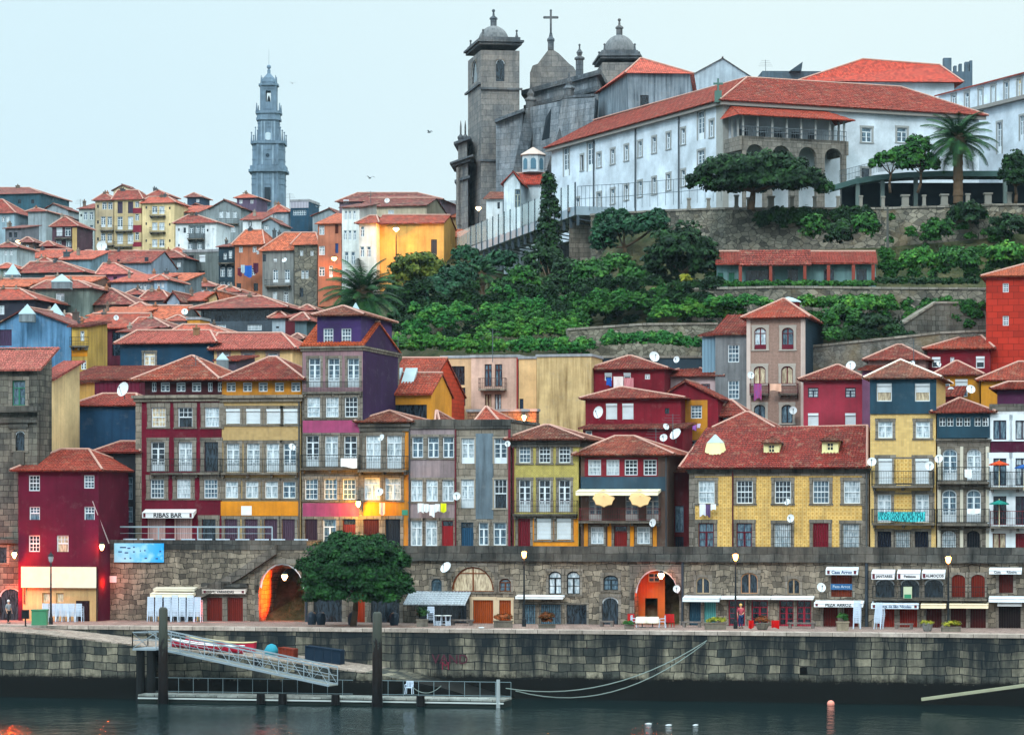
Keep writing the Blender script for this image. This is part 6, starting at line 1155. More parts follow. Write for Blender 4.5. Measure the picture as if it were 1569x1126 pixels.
 m = MB(); c = P(888, 107, 356); m.lathe(c, [(6*k, -14*k), (6*k, 14*k), (8*k, 15*k), (8*k, 17*k), (3*k, 20*k), (5*k, 25*k), (1.4*k, 30*k), (1.2*k, 34*k)], 8); m.ball(c+Vector((0, 0, 36*k)), 1.8*k, 7); m.build('pinnacle', DKS, e, off)
 for px_, py0, py1, Y_ in ((813, 168, 130, 362), (872, 150, 112, 353)):
  m = MB(); c = P(px_, py0, Y_); k = Y_/FPX; m.lathe(c, [(8*k, 0), (8*k, 12*k), (9.5*k, 13*k), (9.5*k, 15*k), (5*k, 19*k), (6*k, 24*k), (2*k, 30*k), (1*k, (py0-py1)*k)], 8); m.build('pinnacle', DKS, e, off)
 # sloping buttresses along the flank
 for (xa, ya), (xb, yb), Y_, th in (((806, 166), (772, 330), 360, 1.2), ((872, 150), (838, 258), 352, 1.4)):
  m = MB(); a = P(xa, ya, Y_); b = P(xb, yb, Y_-5); zz = 40; r = Vector((1.2, .5, 0)); back = Vector((2.2, 9, 0)); v = [a, a+back, b, b+Vector((0, 0, zz-b.z)), a+back+Vector((0, 0, zz-a.z))]; v2 = [p+r*th for p in v]; m.add(v+v2, [(0, 2, 3, 4, 1), (6, 9, 8, 7, 5), (0, 5, 7, 2), (1, 6, 5, 0), (2, 7, 8, 3)]); m.build('buttress', DKS, e, off)
 # flank chapels under sloping roofs
 def wallq(name, pts, mat, thick=3):
  m = MB(); v = [P(*p) for p in pts]; w_ = [p+Vector((.5, thick, 0)) for p in v]; N_ = len(v); m.add(v+w_, [tuple(range(N_)), tuple(range(2*N_-1, N_-1, -1))]+[(i, N_+i, N_+(i+1) % N_, (i+1) % N_) for i in range(N_)]); return m.build(name, mat, e, off)
 wallq('flank_wall', [(760, 345, 361), (798, 345, 359), (800, 170, 359), (760, 187, 361)][::1], CHp); wallq('flank_wall', [(800, 345, 361), (846, 345, 356), (872, 152, 354), (812, 165, 360)], CHp); wallq('flank_wall', [(840, 260, 351), (905, 250, 345), (912, 150, 345), (862, 152, 350)], CHp); wallq('eaves', [(758, 188, 360), (803, 171, 358), (803, 166, 358), (758, 183, 360)], DKS, 4)
 m = MB()
 for pts in ([(830, 216, 352.5), (842, 212, 352), (845, 165, 352), (836, 182, 352.5)], ): v = [P(*p) for p in pts]; m.poly(*v)
 m.build('window', plain('151d24', .3), e, off)
 m = MB(); v = [P(*p) for p in ((912, 148, 345), (862, 151, 350), (862, 147, 350), (912, 144, 345))]; w_ = [p+Vector((0, 3, 0)) for p in v]; m.add(v+w_, [(0, 1, 2, 3), (3, 2, 6, 7)]); m.build('eaves', DKS, e, off)
 # the sculpted main front seen edge-on at the left
 q = [tuple(P(700, 0, 368).xy), tuple(P(717, 0, 364).xy), tuple(P(722, 0, 372).xy), tuple(P(705, 0, 374).xy)]; m = MB(); m.prism(q, 42, z(256, 368)); m.prism(outset(q, -.15), z(250, 368), z(222, 368)); m.build('main_front', CH, e, off)
 m = MB(); m.prism(outset(q, .9), z(252, 368), z(249, 368)); m.prism(outset(q, .55), z(255.9, 368), z(252.1, 368)); m.prism(outset(q, .4), z(221.9, 368), z(218, 368)); m.prism(outset(q, .3), z(280, 368), z(276, 368)); m.build('cornice', DKS, e, off)
 for px_ in (706, 713):
  m = MB(); c = P(px_, 218, 368); k = 368/FPX; m.lathe(c, [(3*k, 0), (5*k, 6*k), (5*k, 8*k), (1.5*k, 12*k), (1.4*k, 24*k), (.3*k, 33*k)], 7); m.build('pinnacle', DKS, e, off)
 for px_ in (702, 708, 714): m = MB(); m.rod(P(px_, 345, 366.5), P(px_, 257, 366.5), .28, .24, 8); m.build('column', CH, e, off)
church()
AXM = plaster('74818a', .95, '2b3740')
h = House('stone_annex', 'streaked grey building with a salmon hipped roof between church and white seminary', 962.5, 1057, 113, 330, Y=334, ang=4, wall=AXM, C=tuple(P(1062, 0, 350).xy), D=tuple(P(917, 0, 350).xy), cat='house')
h.win(987.5, 146, 170, 13, 'o', sur=None); h.win(1040, 149, 160, 14, 'o', sur=None); h.panel(957, 970, 136, 178, plaster('6a5c55', .5), .08, 'brown_patch', side=0) if 0 else None; h.close(); h.hip(981, 984, 90, mat=rooftile('d2604c', .15), over=.5, frac=.4)
# ------------------------------------------------------------------ chapel with white lantern
CHW = plaster('b9c6cc', .4)
h = House('chapel', 'small white chapel with red roofs under the church flank', 785, 829, 283, 420, Y=343, ang=-8, depth=6, wall=CHW, cat='chapel'); h.close(); h.gable(266, mat=rooftile('b8412f', .3))
h2 = House('chapel_porch', 'white gabled porch left of the chapel, behind the glass screen', 772, 797, 282, 420, Y=338, ang=-8, depth=5, wall=CHW, cat='chapel'); h2.win(793, 290, 318, 9, 'c', 'blue', '8f9488', sur=None); h2.close(); h2.gable_front(786, 263, mat=rooftile('c24a38', .3))
def lantern():
 Y = 346; k = Y/FPX; c = P(817, 265, Y); e = thing('chapel_lantern', 'white octagonal lantern with arched windows and a pale tiled cap', 'lantern turret', c); m = MB(); m.lathe(c, [(18*k, 0), (18*k, 26*k)], 8); m.build('wall', CHW, e, c); m = MB(); m.lathe(c+Vector((0, 0, 26.1*k)), [(21*k, 0), (21*k, k), (1*k, 13*k)], 8); m.build('roof', plain('b3a298', .8), e, c)
 for i in range(8):
  t = 2*math.pi*i/8; p = c+Vector((math.cos(t), math.sin(t), 0))*18*k*math.cos(math.pi/8); d = Vector((-math.sin(t), math.cos(t), 0)); n = Vector((math.cos(t), math.sin(t), 0)); hw = 4.2*k; m = MB(); pr = [(-hw, 4*k), (hw, 4*k), (hw, 17*k)]+[(hw*math.cos(a), 17*k+hw*math.sin(a)) for a in (.8, 1.57, 2.3)]+[(-hw, 17*k)]; m.poly(*[p+n*.06+d*u+Vector((0, 0, v)) for u, v in pr]); m.build('window', plain('4f7284', .2), e, c)
lantern()
h = House('house', 'tiny red roofed outbuilding at the foot of the church tower', 745, 770, 305, 420, Y=345, ang=-8, depth=5, wall=CHW, cat='outbuilding'); h.win(764, 310, 320, 4, 'o', sur=None); h.close(); h.mono(294, T4)
# glass screened walkway
def walkway():
 a = P(722, 378, 345); b = P(882, 316, 299); e = thing('glass_walkway', 'steel walkway with tall glass screens climbing towards the white seminary wall', 'walkway', a); d = (b-a); d.z = 0; L_ = d.length; d.normalize(); n = Vector((d.y, -d.x, 0)); zz = (a.z+b.z)/2; a.z = b.z = zz; o_ = a-Vector((0, 0, 0)); e.location = a
 m = MB(); back = -n*4; m.prism([a.xy, b.xy, (b+back).xy, (a+back).xy], zz-.9, zz); m.build('deck', plain('8798a3', .5, .2), e, a)
 m = MB(); N_ = 17
 for i in range(N_+1):
  p = a.lerp(b, i/N_)+n*.05; m.obar(p+Vector((0, 0, -.95)), p+Vector((0, 0, 2.5)), .1, .16, (1, 0, 0)) if i % 1 == 0 else None; q = p-n*.3; m.obar(q+Vector((0, 0, -2.0)), q+Vector((0, 0, -.95)), .18, .3, (1, 0, 0))
  m.obar(q+Vector((0, 0, -1.3)), q-n*3.6+Vector((0, 0, -1.9)), .12, .12)
 m.build('post', plain('39454d', .5, .3), e, a); m = MB(); p, q = a+n*.05, b+n*.05; m.poly(p+Vector((0, 0, .1)), q+Vector((0, 0, .1)), q+Vector((0, 0, 2.4)), p+Vector((0, 0, 2.4))); m.build('glass_screen', clearglass(), e, a)
 m = MB(); c0, c1 = P(722, 378, 345), a.copy(); p = P(700, 372, 352); p.z = zz; m.poly(p+Vector((0, 0, -.8)), a+Vector((0, 0, -.8)), a+Vector((0, 0, 2.4)), p+Vector((0, 0, 2.4))); m.build('glass_screen', clearglass(), e, a)
 m = MB(); q = [P(872, 0, 303), P(925, 0, 303), P(930, 0, 309), P(876, 0, 310)]; m.prism([v.xy for v in q], 36, P(0, 327, 303).z); m.build('abutment', masonry('7b756c', '5b574f', '34332f', .9, .5, .3, .6), e, a); m = MB(); q = [P(870, 0, 301), P(928, 0, 301), P(930, 0, 311), P(872, 0, 311)]; m.prism([v.xy for v in q], P(0, 326.9, 303).z, P(0, 321, 303).z); m.build('slab', plain('6a6360', .8), e, a)
walkway()
def fence(label, pts, h, Y=None, posts=10, mat='46525a', t=.05, name='railing', rails=2):
 v = [P(*p) for p in pts]; m = MB()
 for a, b in zip(v, v[1:]):
  for r in range(rails): z_ = h*(r+1)/rails; m.obar(a+Vector((0, 0, z_)), b+Vector((0, 0, z_)), t, t)
  for i in range(posts+1): p = a.lerp(b, i/posts); m.rod(p, p+Vector((0, 0, h)), t*.6, None, 4)
 o = m.build(name, plain(mat, .5), None, v[0]); o.location = v[0]; return tag(o, label, 'railing')
fence('thin metal railing along the terrace below the seminary windows', [(885, 324, 300), (960, 320, 297), (1105, 308, 292)], 2.6, posts=12)
# ------------------------------------------------------------------ the seminary
SW_ = plaster('bcc7d0', .14, '8a9aa4'); SR = rooftile('a8483a', .4)
def seminary():
 A, B, C = P(845, 0, 339).xy, P(1108, 0, 300).xy, P(1500, 0, 311.5).xy; D = A+(C-B)
 h = House('seminary', 'long white seminary with small stone framed windows, red roofs and an arcaded loggia', 845, 1108, 227, 375, Y=339, ang=math.degrees(math.atan2(B.y-A.y, B.x-A.x)), wall=SW_, C=tuple(C), D=tuple(D), cat='seminary')
 sk = dict(sur='8a8d8c', sw=.22)
 h.win([868], 227, 270, 8, 'r' if 0 else 'f', 'blue', **sk); h.win([905], 219, 262, 9, 'f', 'blue', **sk); h.win([892], 238, 261, 4, 'o', **sk); h.win([1074.5], 171, 214, 10, 'f', 'blue', **sk); h.win([1074.5], 231, 262, 10, 'f', 'blue', **sk)
 for x, a, b in ((918, 235, 256), (939, 229, 251), (960, 223, 246), (981, 217, 240), (1002.5, 210.5, 234), (1024.5, 204, 228), (1047, 197.5, 221), (1090.5, 185, 210)): h.win([x], a, b, 5.5, 'c', 'blue', **sk)
 for x, a, b in ((885, 304, 324), (918, 296, 317), (939, 290, 312), (960, 284, 306), (981, 278, 301), (1002.5, 272.5, 297), (1024.5, 267, 291), (1047, 261, 285)): h.win([x], a, b, 5.5, 'c', 'blue', **sk)
 h.win([1328, 1382], 196, 218, 15, 'c', 'blue', side=1, **sk); h.win([1382], 199, 228, 15, 'f', 'blue', side=1, **sk) if 0 else None; h.win([1326], 258, 272, 12, 'o', side=1, **sk)
 for x in (911, 975, 1041.5): h.pipe(x, lerp_table(x, [(845, 230), (1108, 160)]), 345, '4a5258', .09)
 h.panel(1098, 1108, 158, 345, plain('8f918e', .85), .05, 'corner_stones'); h.panel(1108, 1116, 158, 345, plain('8f918e', .85), .05, 'corner_stones', side=1)
 h.close(); e, off, z0 = h.e, h.off, h.z1; P_ = [tuple(v) for v in (A, B, C, D)]
 m = MB(); q = outset(P_, .55); q1 = outset(P_, .2)
 for i in (0, 1): a, b, c_, d_ = q[i], q[i+1], q1[i+1], q1[i]; m.prism([a, b, c_, d_], z0-.45, z0-.02)
 m.build('cornice', plain('7d7a76', .8), e, off)
 ins = outset(P_, -6.0); zr = z0+3.6; q = outset(P_, .75); v = lambda p, z: Vector((p[0], p[1], z))
 m = MB(); a, b, c, d = [v(p, z0) for p in q]; r1 = v(ins[1], zr); r0 = v(ins[0], zr); r2 = v(ins[2], zr); e0 = v(Vector(q[0]).lerp(Vector(q[3]), .2), zr); e2 = v(Vector(q[2])+(Vector(q[3])-Vector(q[2]))*.2, zr)
 tiles(m, [a, b, r1, e0], .34, .5, .05); tiles(m, [b, c, r2, r1], .34, .5, .05); in2 = outset(P_, -12); m.poly(e0, r1, v(in2[1], z0), v(Vector(q[0]).lerp(Vector(q[3]), .4), z0)); m.poly(r1, r2, v(in2[2], z0), v(in2[1], z0)); m.poly(c, v(in2[2], z0), r2)
 h.near = True; h._finish(m, [(b, r1), (r1, r2), (r1, e0), (c, r2)], SR)
 m = MB(); m.box(b.x-.5, b.x+.2, b.y+.3, b.y+1.1, z0-.2, z0+1.0); m.box(b.x-.25, b.x-.07, b.y+.5, b.y+.7, z0+1.0, z0+2.3); m.box(b.x-.66, b.x-.252, b.y+.52, b.y+.68, z0+1.65, z0+1.85); m.box(b.x-.068, b.x+.34, b.y+.52, b.y+.68, z0+1.65, z0+1.85); m.build('roof_cross', plain('4c6a62', .7), e, off)
 # loggia over an arcade
 d = (C-B).normalized(); n = Vector((d.y, -d.x)); a0 = B+d*.3; W = (P(1283, 0, 305).xy-B).length*1.0; W = 12.2; dep = 3.8; fa = a0+n*dep; zz = lambda py: CAMH+(HOR-py)*fa.y/FPX
 m = MB(); nA = 4; hs = []; zt_ = zz(220); zb_ = zz(312)
 for i in range(nA): u0 = W*(i+.16)/nA; u1 = W*(i+.84)/nA; hs.append((u0, u1, zb_-1, zt_))
 grid_face(m, Vector((fa.x, fa.y)), d, 0, W, zb_-3, zz(208), hs, n, .5); sm = MB()
 for u0, u1, _, t in hs:
  x_ = (u1-u0)/2; K = 8; ps = [((u0+u1)/2-x_*math.cos(math.pi*i/K), t-x_*1.0+x_*1.0*math.sin(math.pi*i/K)) for i in range(K+1)]
  for (p0, q0), (p1, q1_) in zip(ps, ps[1:]): f = lambda u_, z_, o=0: (fa.x+d.x*u_-n.x*o, fa.y+d.y*u_-n.y*o, z_); m.add([f(p0, q0), f(p1, q1_), f(p1, t), f(p0, t), f(p0, q0, .5), f(p1, q1_, .5)], [(0, 1, 2, 3), (4, 5, 1, 0)])
 for s_ in (0, W): p = fa+d*s_; m.prism([(p+d*-.25).to_tuple(), (p+d*.25).to_tuple(), (p+d*.25-n*dep).to_tuple(), (p+d*-.25-n*dep).to_tuple()], zz(230), zz(208)-.02)
 m.prism([tuple(fa), tuple(fa+d*W), tuple(a0+d*W), tuple(a0)], zz(208)-.3, zz(208)-.01)
 m.build('arcade', masonry('7d7a73', '62605b', '3c3b38', .8, .5, .2, .5), e, off); m = MB(); zt2 = zz(177)
 for i in range(8): m = MB(); p = fa+d*(.2+(W-.4)*i/7)-n*.15; m.obar(v(p, zz(208)), v(p, zt2), .22, .22, (1, 0, 0)); m.build('post', plain('8b8d8c', .7), e, off)
 m = MB()
 for q_ in (0.2, W-.2):
  for t in (.35, .7): p = fa+d*q_-n*dep*t; m.obar(v(p, zz(208)), v(p, zt2), .22, .22, (1, 0, 0))
 m.build('side_posts', plain('8b8d8c', .7), e, off); m = MB()
 for r in (.5, 1.0): m.obar(v(fa, zz(208)+r), v(fa+d*W, zz(208)+r), .06, .06)
 for i in range(46): p = fa+d*W*i/45; m.rod(v(p, zz(208)), v(p, zz(208)+1.0), .025, None, 3)
 m.build('railing', plain('59636a', .5), e, off); m = MB(); o2 = fa+n*.7-d*.7; k0 = zt2; tiles(m, [v(o2, k0), v(o2+d*(W+1.4), k0), v(o2+d*(W+.2)-n*(dep+.7), zz(155)), v(o2+d*1.2-n*(dep+.7), zz(155))], .34, .5, .05); p0, p1 = o2+d*(W+1.4), o2+d*(W+1.4)-n*(dep+.7); m.poly(v(p0, k0), v(p1, k0), v(o2+d*(W+.2)-n*(dep+.7), zz(155))); p1 = o2-n*(dep+.7); m.poly(v(p1, k0), v(o2, k0), v(o2+d*1.2-n*(dep+.7), zz(155))); m.build('loggia_roof', rooftile('c0503c', .3), e, off)
 m = MB(); bw = a0+n*.06
 for i in range(1, 6): p = bw+d*(W*i/6); m.poly(v(p-d*.5, zz(206)), v(p+d*.5, zz(206)), v(p+d*.5, zz(190)), v(p-d*.5, zz(190)))
 m.build('loggia_door', plain('2a3238', .4), e, off)
seminary()
HG = None
h = House('hall', 'hall with a broad bright red hipped roof behind the seminary', 1232, 1462, 126, 300, Y=352, ang=3, depth=15, wall=SW_, cat='hall'); h.close(); h.hip(1322, 1440, 91, 100, mat=rooftile('cc4a36', .2), over=1.0)
h = House('turret', 'dark stone chimney turret with little battlements behind the red hall roof', 1446, 1490, 110, 200, Y=362, ang=0, depth=4, wall=plaster('4f6270', .5), cat='turret'); h.close(); m = MB()
for x0, x1, y in ((1446, 1458, 89), (1462, 1466, 101), (1470, 1474, 98), (1479, 1484, 95), (1486, 1490, 93)): a, b = P(x0, 0, 362), P(x1, 0, 362); m.prism([a.xy, b.xy, (b+Vector((0, 1, 0))).xy, (a+Vector((0, 1, 0))).xy], h.z1, P(0, y, 362).z)
m.build('battlements', plaster('4f6270', .5), h.e, h.off)
h = House('house', 'pale grey gabled house standing between church annex and seminary roofs', 1056, 1150, 118, 300, Y=356, ang=2, depth=10, wall=plaster('9aa9b3', .35), cat='house'); h.close(); h.gable_front(1107, 89, mat=rooftile('6a6a6c', .3), over=.2)
h = House('house', 'low dark flat roofed block with a slanted hatch on the seminary skyline', 1168, 1258, 109, 300, Y=358, ang=2, depth=6, wall=plaster('4c5d68', .5), cat='house'); h.close(); m = MB(); v = [P(1210, 109, 357), P(1228, 109, 357), P(1230, 95, 357)]; w_ = [p+Vector((0, 2, 0)) for p in v]; m.add(v+w_, [(0, 1, 2), (5, 4, 3), (0, 2, 5, 3), (1, 4, 5, 2)]); m.build('hatch', plain('33424c'), h.e, h.off)
h = House('east_wing', 'tall white wing with rows of stone framed windows at the right edge', 1438, 1700, 147, 330, Y=330, ang=-68, depth=12, wall=SW_, cat='seminary'); sk = dict(sur='8a8d8c', sw=.22)
for x, a, b in ((1461.5, 146, 160), (1481.7, 142, 165), (1502.6, 137, 170), (1522, 131.5, 159), (1542, 126, 153), (1562, 121, 148)): h.win([x], a, b, 6, 'c', 'curtain', **sk)
h.win([1531.5], 188, 236, 7, 'f', 'blue', **sk); h.win([1566], 178, 215, 6, 'f', 'blue', **sk); h.close(); h.near = True; h.gable(118, mat=rooftile('b8483a', .3)) if 0 else h.mono(112, rooftile('b8483a', .3), ry1=70)
m = MB(); a, b = h.on(1445, 196), h.on(1600, 152); n = Vector((b.y-a.y, -(b.x-a.x), 0)).normalized(); a.z = b.z = (a.z+h.on(1445, 193).z)/2+1.2; m.prism([(a+n*.7).xy, (b+n*.7).xy, b.xy, a.xy], a.z-.4, a.z); m.build('ledge', plain('7d7a76', .8), h.e, h.off)
# ------------------------------------------------------------------ terrace walls and garden
RB = rubble('8f8a7c', '4e4c47', '1e2120', 1.5, .55)
def twall(name, label, pts, zb, th=1.0, mat=RB, cat='wall'):
 """pts: (px, py of top, Y) along the wall"""
 v = [P(*p) for p in pts]; e = thing(name, label, cat, (v[0].x, v[0].y, zb)); m = MB(); cpm = MB()
 for a, b in zip(v, v[1:]):
  d = (b-a); d.z = 0; d.normalize(); n = Vector((-d.y, d.x, 0))*th; m.prism([a.xy, b.xy, (b+n).xy, (a+n).xy], [zb]*4, [a.z-.2, b.z-.2, b.z-.2, a.z-.2]); k = n/th*.12; cpm.prism([(a-k).xy, (b-k).xy, (b+n+k).xy, (a+n+k).xy], [a.z-.197, b.z-.197, b.z-.197, a.z-.197], [a.z, b.z, b.z, a.z])
 m.build('masonry', mat, e, e.location.copy()); cpm.build('coping', masonry('8d8980', '6b675f', '3a3935', 1.2, 1, .1, .4), e, e.location.copy()); return e
twall('bastion_wall', 'tall rubble bastion wall under the seminary terrace, partly hung with ivy', [(905, 328, 298), (1000, 322, 291), (1112, 318, 284), (1350, 318, 281), (1500, 313, 280), (1700, 310, 280)], 32)
twall('terrace_wall', 'long low rubble wall below the garden hut', [(1060, 441, 262), (1200, 438, 259), (1380, 440, 257), (1520, 441, 256), (1640, 441, 256)], 26)
twall('lower_garden_wall', 'grey rendered retaining wall rising to the right behind the rose red house', [(1100, 540, 251), (1262, 527, 249), (1350, 518, 248), (1440, 508, 248), (1640, 500, 249)], 17, mat=rubble('7c7a74', '5f5d58', '3d3c39', 2.2, .7))
twall('stone_block_wall', 'dark squared block wall behind the red roofs at the right', [(1385, 493, 252), (1433, 462, 253), (1520, 462, 253), (1640, 462, 253)], 20, mat=masonry('626560', '3f433f', '20221f', .7, .45, .8, .6))
twall('vine_wall', 'rough stone terrace wall in the vineyard left of the beige house', [(870, 503, 255), (985, 495, 256), (1086, 494, 256), (1100, 494, 256)], 18, mat=rubble('8d8a7c', '5c594f', '2c2c26', 1.8, .5))
twall('dark_yard_wall', 'dark slate wall behind the red roofs with dishes on it', [(906, 545, 250), (1000, 545, 250), (1078, 545, 250)], 16, mat=plaster('2b3a44', .5))
def hut():
 Y = 266; h = House('garden_hut', 'long low garden house with a red roof and a pillared porch on the terrace', 1098, 1342, 405, 460, Y=Y, ang=-4, depth=5.5, wall=plaster('5f7f80', .5), cat='garden house')
 h.win([1104, 1121], 418, 440, 9, 'p', frame='#2f6a55', sur=None); h.win([1215, 1270, 1320], 412, 440, 16, 'o', sur=None); h.win([1165], 414, 440, 44, 'o', sur=None); h.close(); h.near = True; h.gable(386, mat=rooftile('a8483c', .35), over=.8, frac=.45)
 m = MB(); a, b = h.on(1133, 405, 0, 2.2), h.on(1242, 405, 0, 2.2); a0, b0 = h.on(1133, 398), h.on(1242, 398); a0.z += .9; b0.z += .9; a.z -= .3; b.z = a.z; tiles(m, [a, b, b0, a0], .3, .4); m.build('porch_roof', rooftile('9a463c', .5), h.e, h.off)
 for x_ in (1134, 1180, 1232, 1268, 1306, 1336): m = MB(); p = h.on(x_, 440, 0, 2.0); m.obar(p, (p.x, p.y, a.z), .28, .28, (1, 0, 0)); m.build('pillar', plain('7a3a30', .8), h.e, h.off)
hut()
# stone posts along the top of the bastion and the dark canopy behind
for i, (x, y0, y1, w_) in enumerate([(1056, 303, 318, 5), (1086, 303, 318, 5), (1129, 298, 318, 6), (1148, 302, 318, 6), (1182, 300, 318, 9), (1214, 300, 318, 6), (1249, 300, 318, 5), (1285, 300, 318, 5), (1320, 299, 318, 5), (1354, 300, 318, 5), (1388, 298, 317, 10), (1417, 298, 316, 5), (1448, 297, 315, 10), (1484, 296, 315, 6), (1515, 295, 314, 10), (1548, 294, 313, 6)]):
 Y = 282 if x > 1112 else 287; p = P(x, y1, Y); k = Y/FPX; H_ = (y1-y0)*k; m = MB(); hw = w_*k/2; m.box(p.x-hw*1.3, p.x+hw*1.3, Y-hw*1.3+.5, Y+hw*1.3+.5, p.z-.2, p.z+.15); m.box(p.x-hw, p.x+hw, Y-hw+.5, Y+hw+.5, p.z+.15, p.z+H_-.15); m.box(p.x-hw*1.35, p.x+hw*1.35, Y-hw*1.35+.5, Y+hw*1.35+.5, p.z+H_-.15, p.z+H_); o = m.build('stone_post', plain('77766f', .9), None, p); o.location = p
 tag(o, ('broad' if w_ > 8 else 'slim')+' granite post on the bastion wall, '+['leftmost', 'second from the left', 'at the left edge of the umbrella tree', 'left under the umbrella tree', 'in the middle under the umbrella tree', 'right under the umbrella tree', 'before the loggia foot', 'where the curved canopy begins', 'left of the first canopy post', 'beside the second canopy post', 'third from the palm on its left', 'second from the palm on its left', 'nearest the palm on its left', 'nearest the palm on its right', 'between the palm and the right edge', 'rightmost'][i], 'post', 'granite posts along the bastion wall')
def canopy():
 Y = 287; e = thing('curved_canopy', 'dark green curved canopy on posts along the top terrace beside the palm', 'canopy', P(1280, 300, Y)); off = e.location.copy(); m = MB(); pr = [(1282, 282), (1310, 274), (1345, 268), (1390, 264), (1440, 262), (1500, 262), (1640, 262)]
 for (xa, ya), (xb, yb) in zip(pr, pr[1:]): a, b = P(xa, ya, Y), P(xb, yb, Y); m.prism([a.xy, b.xy, (b+Vector((0, 6, 0))).xy, (a+Vector((0, 6, 0))).xy], [a.z-.55, b.z-.55, b.z-.2, a.z-.2], [a.z, b.z, b.z+.4, a.z+.4])
 m.build('roof', plain('3f5a58', .6), e, off); m = MB(); a, b = P(1290, 0, Y+6), P(1640, 0, Y+6); m.prism([a.xy, b.xy, (b+Vector((0, .5, 0))).xy, (a+Vector((0, .5, 0))).xy], P(0, 320, Y).z, P(0, 270, Y).z); m.build('back_wall', plain('2a363e', .8), e, off)
 for x_ in (1314, 1352, 1403, 1540): m = MB(); p = P(x_, 316, Y+.4); m.obar(p, (p.x, p.y, P(0, 270, Y).z), .4, .4, (1, 0, 0)); m.build('post', plain('5b6a68', .8), e, off)
canopy()
fence('railing with thin bars round the curved top terrace', [(1286, 279, 286), (1345, 264, 286), (1380, 260, 286)], 1.1, posts=26, t=.04)
# ------------------------------------------------------------------ trees and shrubs
palm('feathery palm tree standing on the top terrace before the white seminary', 1468, 218, 283.5, 52, 312, 52, 3, .5)
palm('large dark palm tree in front of the stone houses, left of the garden slope', 556, 456, 268, 60, 560, 60, 5, .6)
palm('half hidden pale green palm in the shade under the glass walkway', 738, 424, 292, 30, 470, 30, 8, .35)
tree('umbrella_tree', 'wide flat topped dark tree in front of the seminary loggia', [(1100, 268, 279, 42, 26), (1150, 262, 279, 46, 28), (1205, 266, 279, 42, 24), (1240, 276, 279, 28, 20), (1075, 280, 279, 26, 16), (1170, 282, 279, 60, 16), (1125, 255, 279, 40, 18), (1180, 250, 279, 40, 16), (1215, 278, 279, 40, 18), (1120, 284, 279, 46, 14)], P(1150, 322, 279), 'd', .34, 1.2, .4)
tree('round_tree', 'round dense green tree on the promenade before the tunnel arches', [((qpt(543, 3.5, 868)[0], qpt(543, 3.5, 868)[1], qpt(543, 3.5, 868)[2]), 3.6, 3.4, 2.3), (tuple(qpt(507, 3.2, 885)), 2.1, 2.3, 2.0), (tuple(qpt(583, 3.8, 882)), 2.1, 2.3, 2.1), (tuple(qpt(543, 3.5, 900)), 3.7, 3.2, 2.1), (tuple(qpt(500, 3.4, 905)), 1.7, 2, 1.6), (tuple(qpt(588, 3.4, 905)), 1.7, 2, 1.6), (tuple(qpt(468, 3.4, 868)), .8, .8, .7), (tuple(qpt(612, 3.4, 862)), .9, .8, .8), (tuple(qpt(520, 3.4, 826)), .9, .8, .6), (tuple(qpt(578, 3.4, 830)), .8, .8, .6), (tuple(qpt(620, 3.4, 900)), .8, .8, .9), (tuple(qpt(530, 3.2, 848)), 2.3, 2.3, 1.3), (tuple(qpt(562, 3.2, 846)), 2.1, 2.2, 1.2)], qpt(541, 3.5, z=ZQ), 'k', .2, 1.25, .26, fill=.6)
tree('columnar_tree', 'tall narrow dark tree rising before the glass walkway', [(840, 285, 288, 12, 24), (842, 320, 288, 16, 30), (838, 360, 288, 20, 34), (842, 400, 288, 24, 36)], P(842, 450, 288), 'd', .34, 1.15, .3)
G_T = 'trees on the slope under the church'
tree('slope_tree', 'rounded yellow green tree below the lamp lit wall', [(640, 412, 285, 44, 26), (662, 428, 285, 34, 26), (618, 430, 285, 24, 22)], P(640, 480, 285), 'o', .34, 1.1, .3, group=G_T)
tree('slope_tree', 'dark bluish tree mass left of the walkway foot', [(672, 455, 279, 42, 34), (700, 430, 282, 34, 30), (640, 465, 279, 28, 26)], P(675, 510, 279), 't', .36, 1.0, .3, group=G_T)
tree('slope_tree', 'dark shrubby tree just under the left end of the glass walkway', [(712, 392, 300, 22, 18), (740, 410, 297, 24, 18), (770, 400, 296, 26, 18)], P(735, 450, 298), 't', .36, 1.0, .25, group=G_T)
tree('slope_tree', 'bright green leafy tree in the middle of the slope', [(800, 430, 276, 34, 24), (775, 448, 276, 28, 20), (818, 448, 276, 26, 18)], P(797, 485, 276), 'm', .34, 1.0, .25, group=G_T)
tree('slope_tree', 'deep green tree mass right of the bright leafy one', [(860, 440, 272, 28, 26), (826, 400, 282, 26, 30), (870, 415, 276, 26, 22)], P(850, 490, 274), 'd', .34, 1.0, .25, group=G_T)
tree('slope_tree', 'two lobed mid green tree below the stone abutment', [(905, 425, 270, 34, 26), (945, 412, 272, 32, 26), (975, 430, 270, 30, 22)], P(930, 470, 270), 'm', .34, 1.0, .25, group=G_T)
tree('slope_tree', 'tall dark laurel tree left of the garden hut', [(1045, 380, 268, 46, 42), (1010, 400, 270, 30, 34), (1080, 400, 267, 26, 34)], P(1045, 450, 268), 'd', .36, 1.1, .35, group=G_T)
tree('slope_tree', 'ivy green tree against the bastion corner', [(950, 350, 286, 34, 24), (1000, 345, 284, 30, 22), (925, 370, 286, 22, 24)], P(960, 410, 286), 't', .36, 1.0, .3, group=G_T)
tree('small_tree', 'low spreading tree on the top terrace left of the palm', [(1360, 244, 285, 22, 14), (1382, 238, 285, 20, 16), (1340, 252, 285, 12, 9)], P(1364, 296, 285), 'm', .32, 1.1, .16)
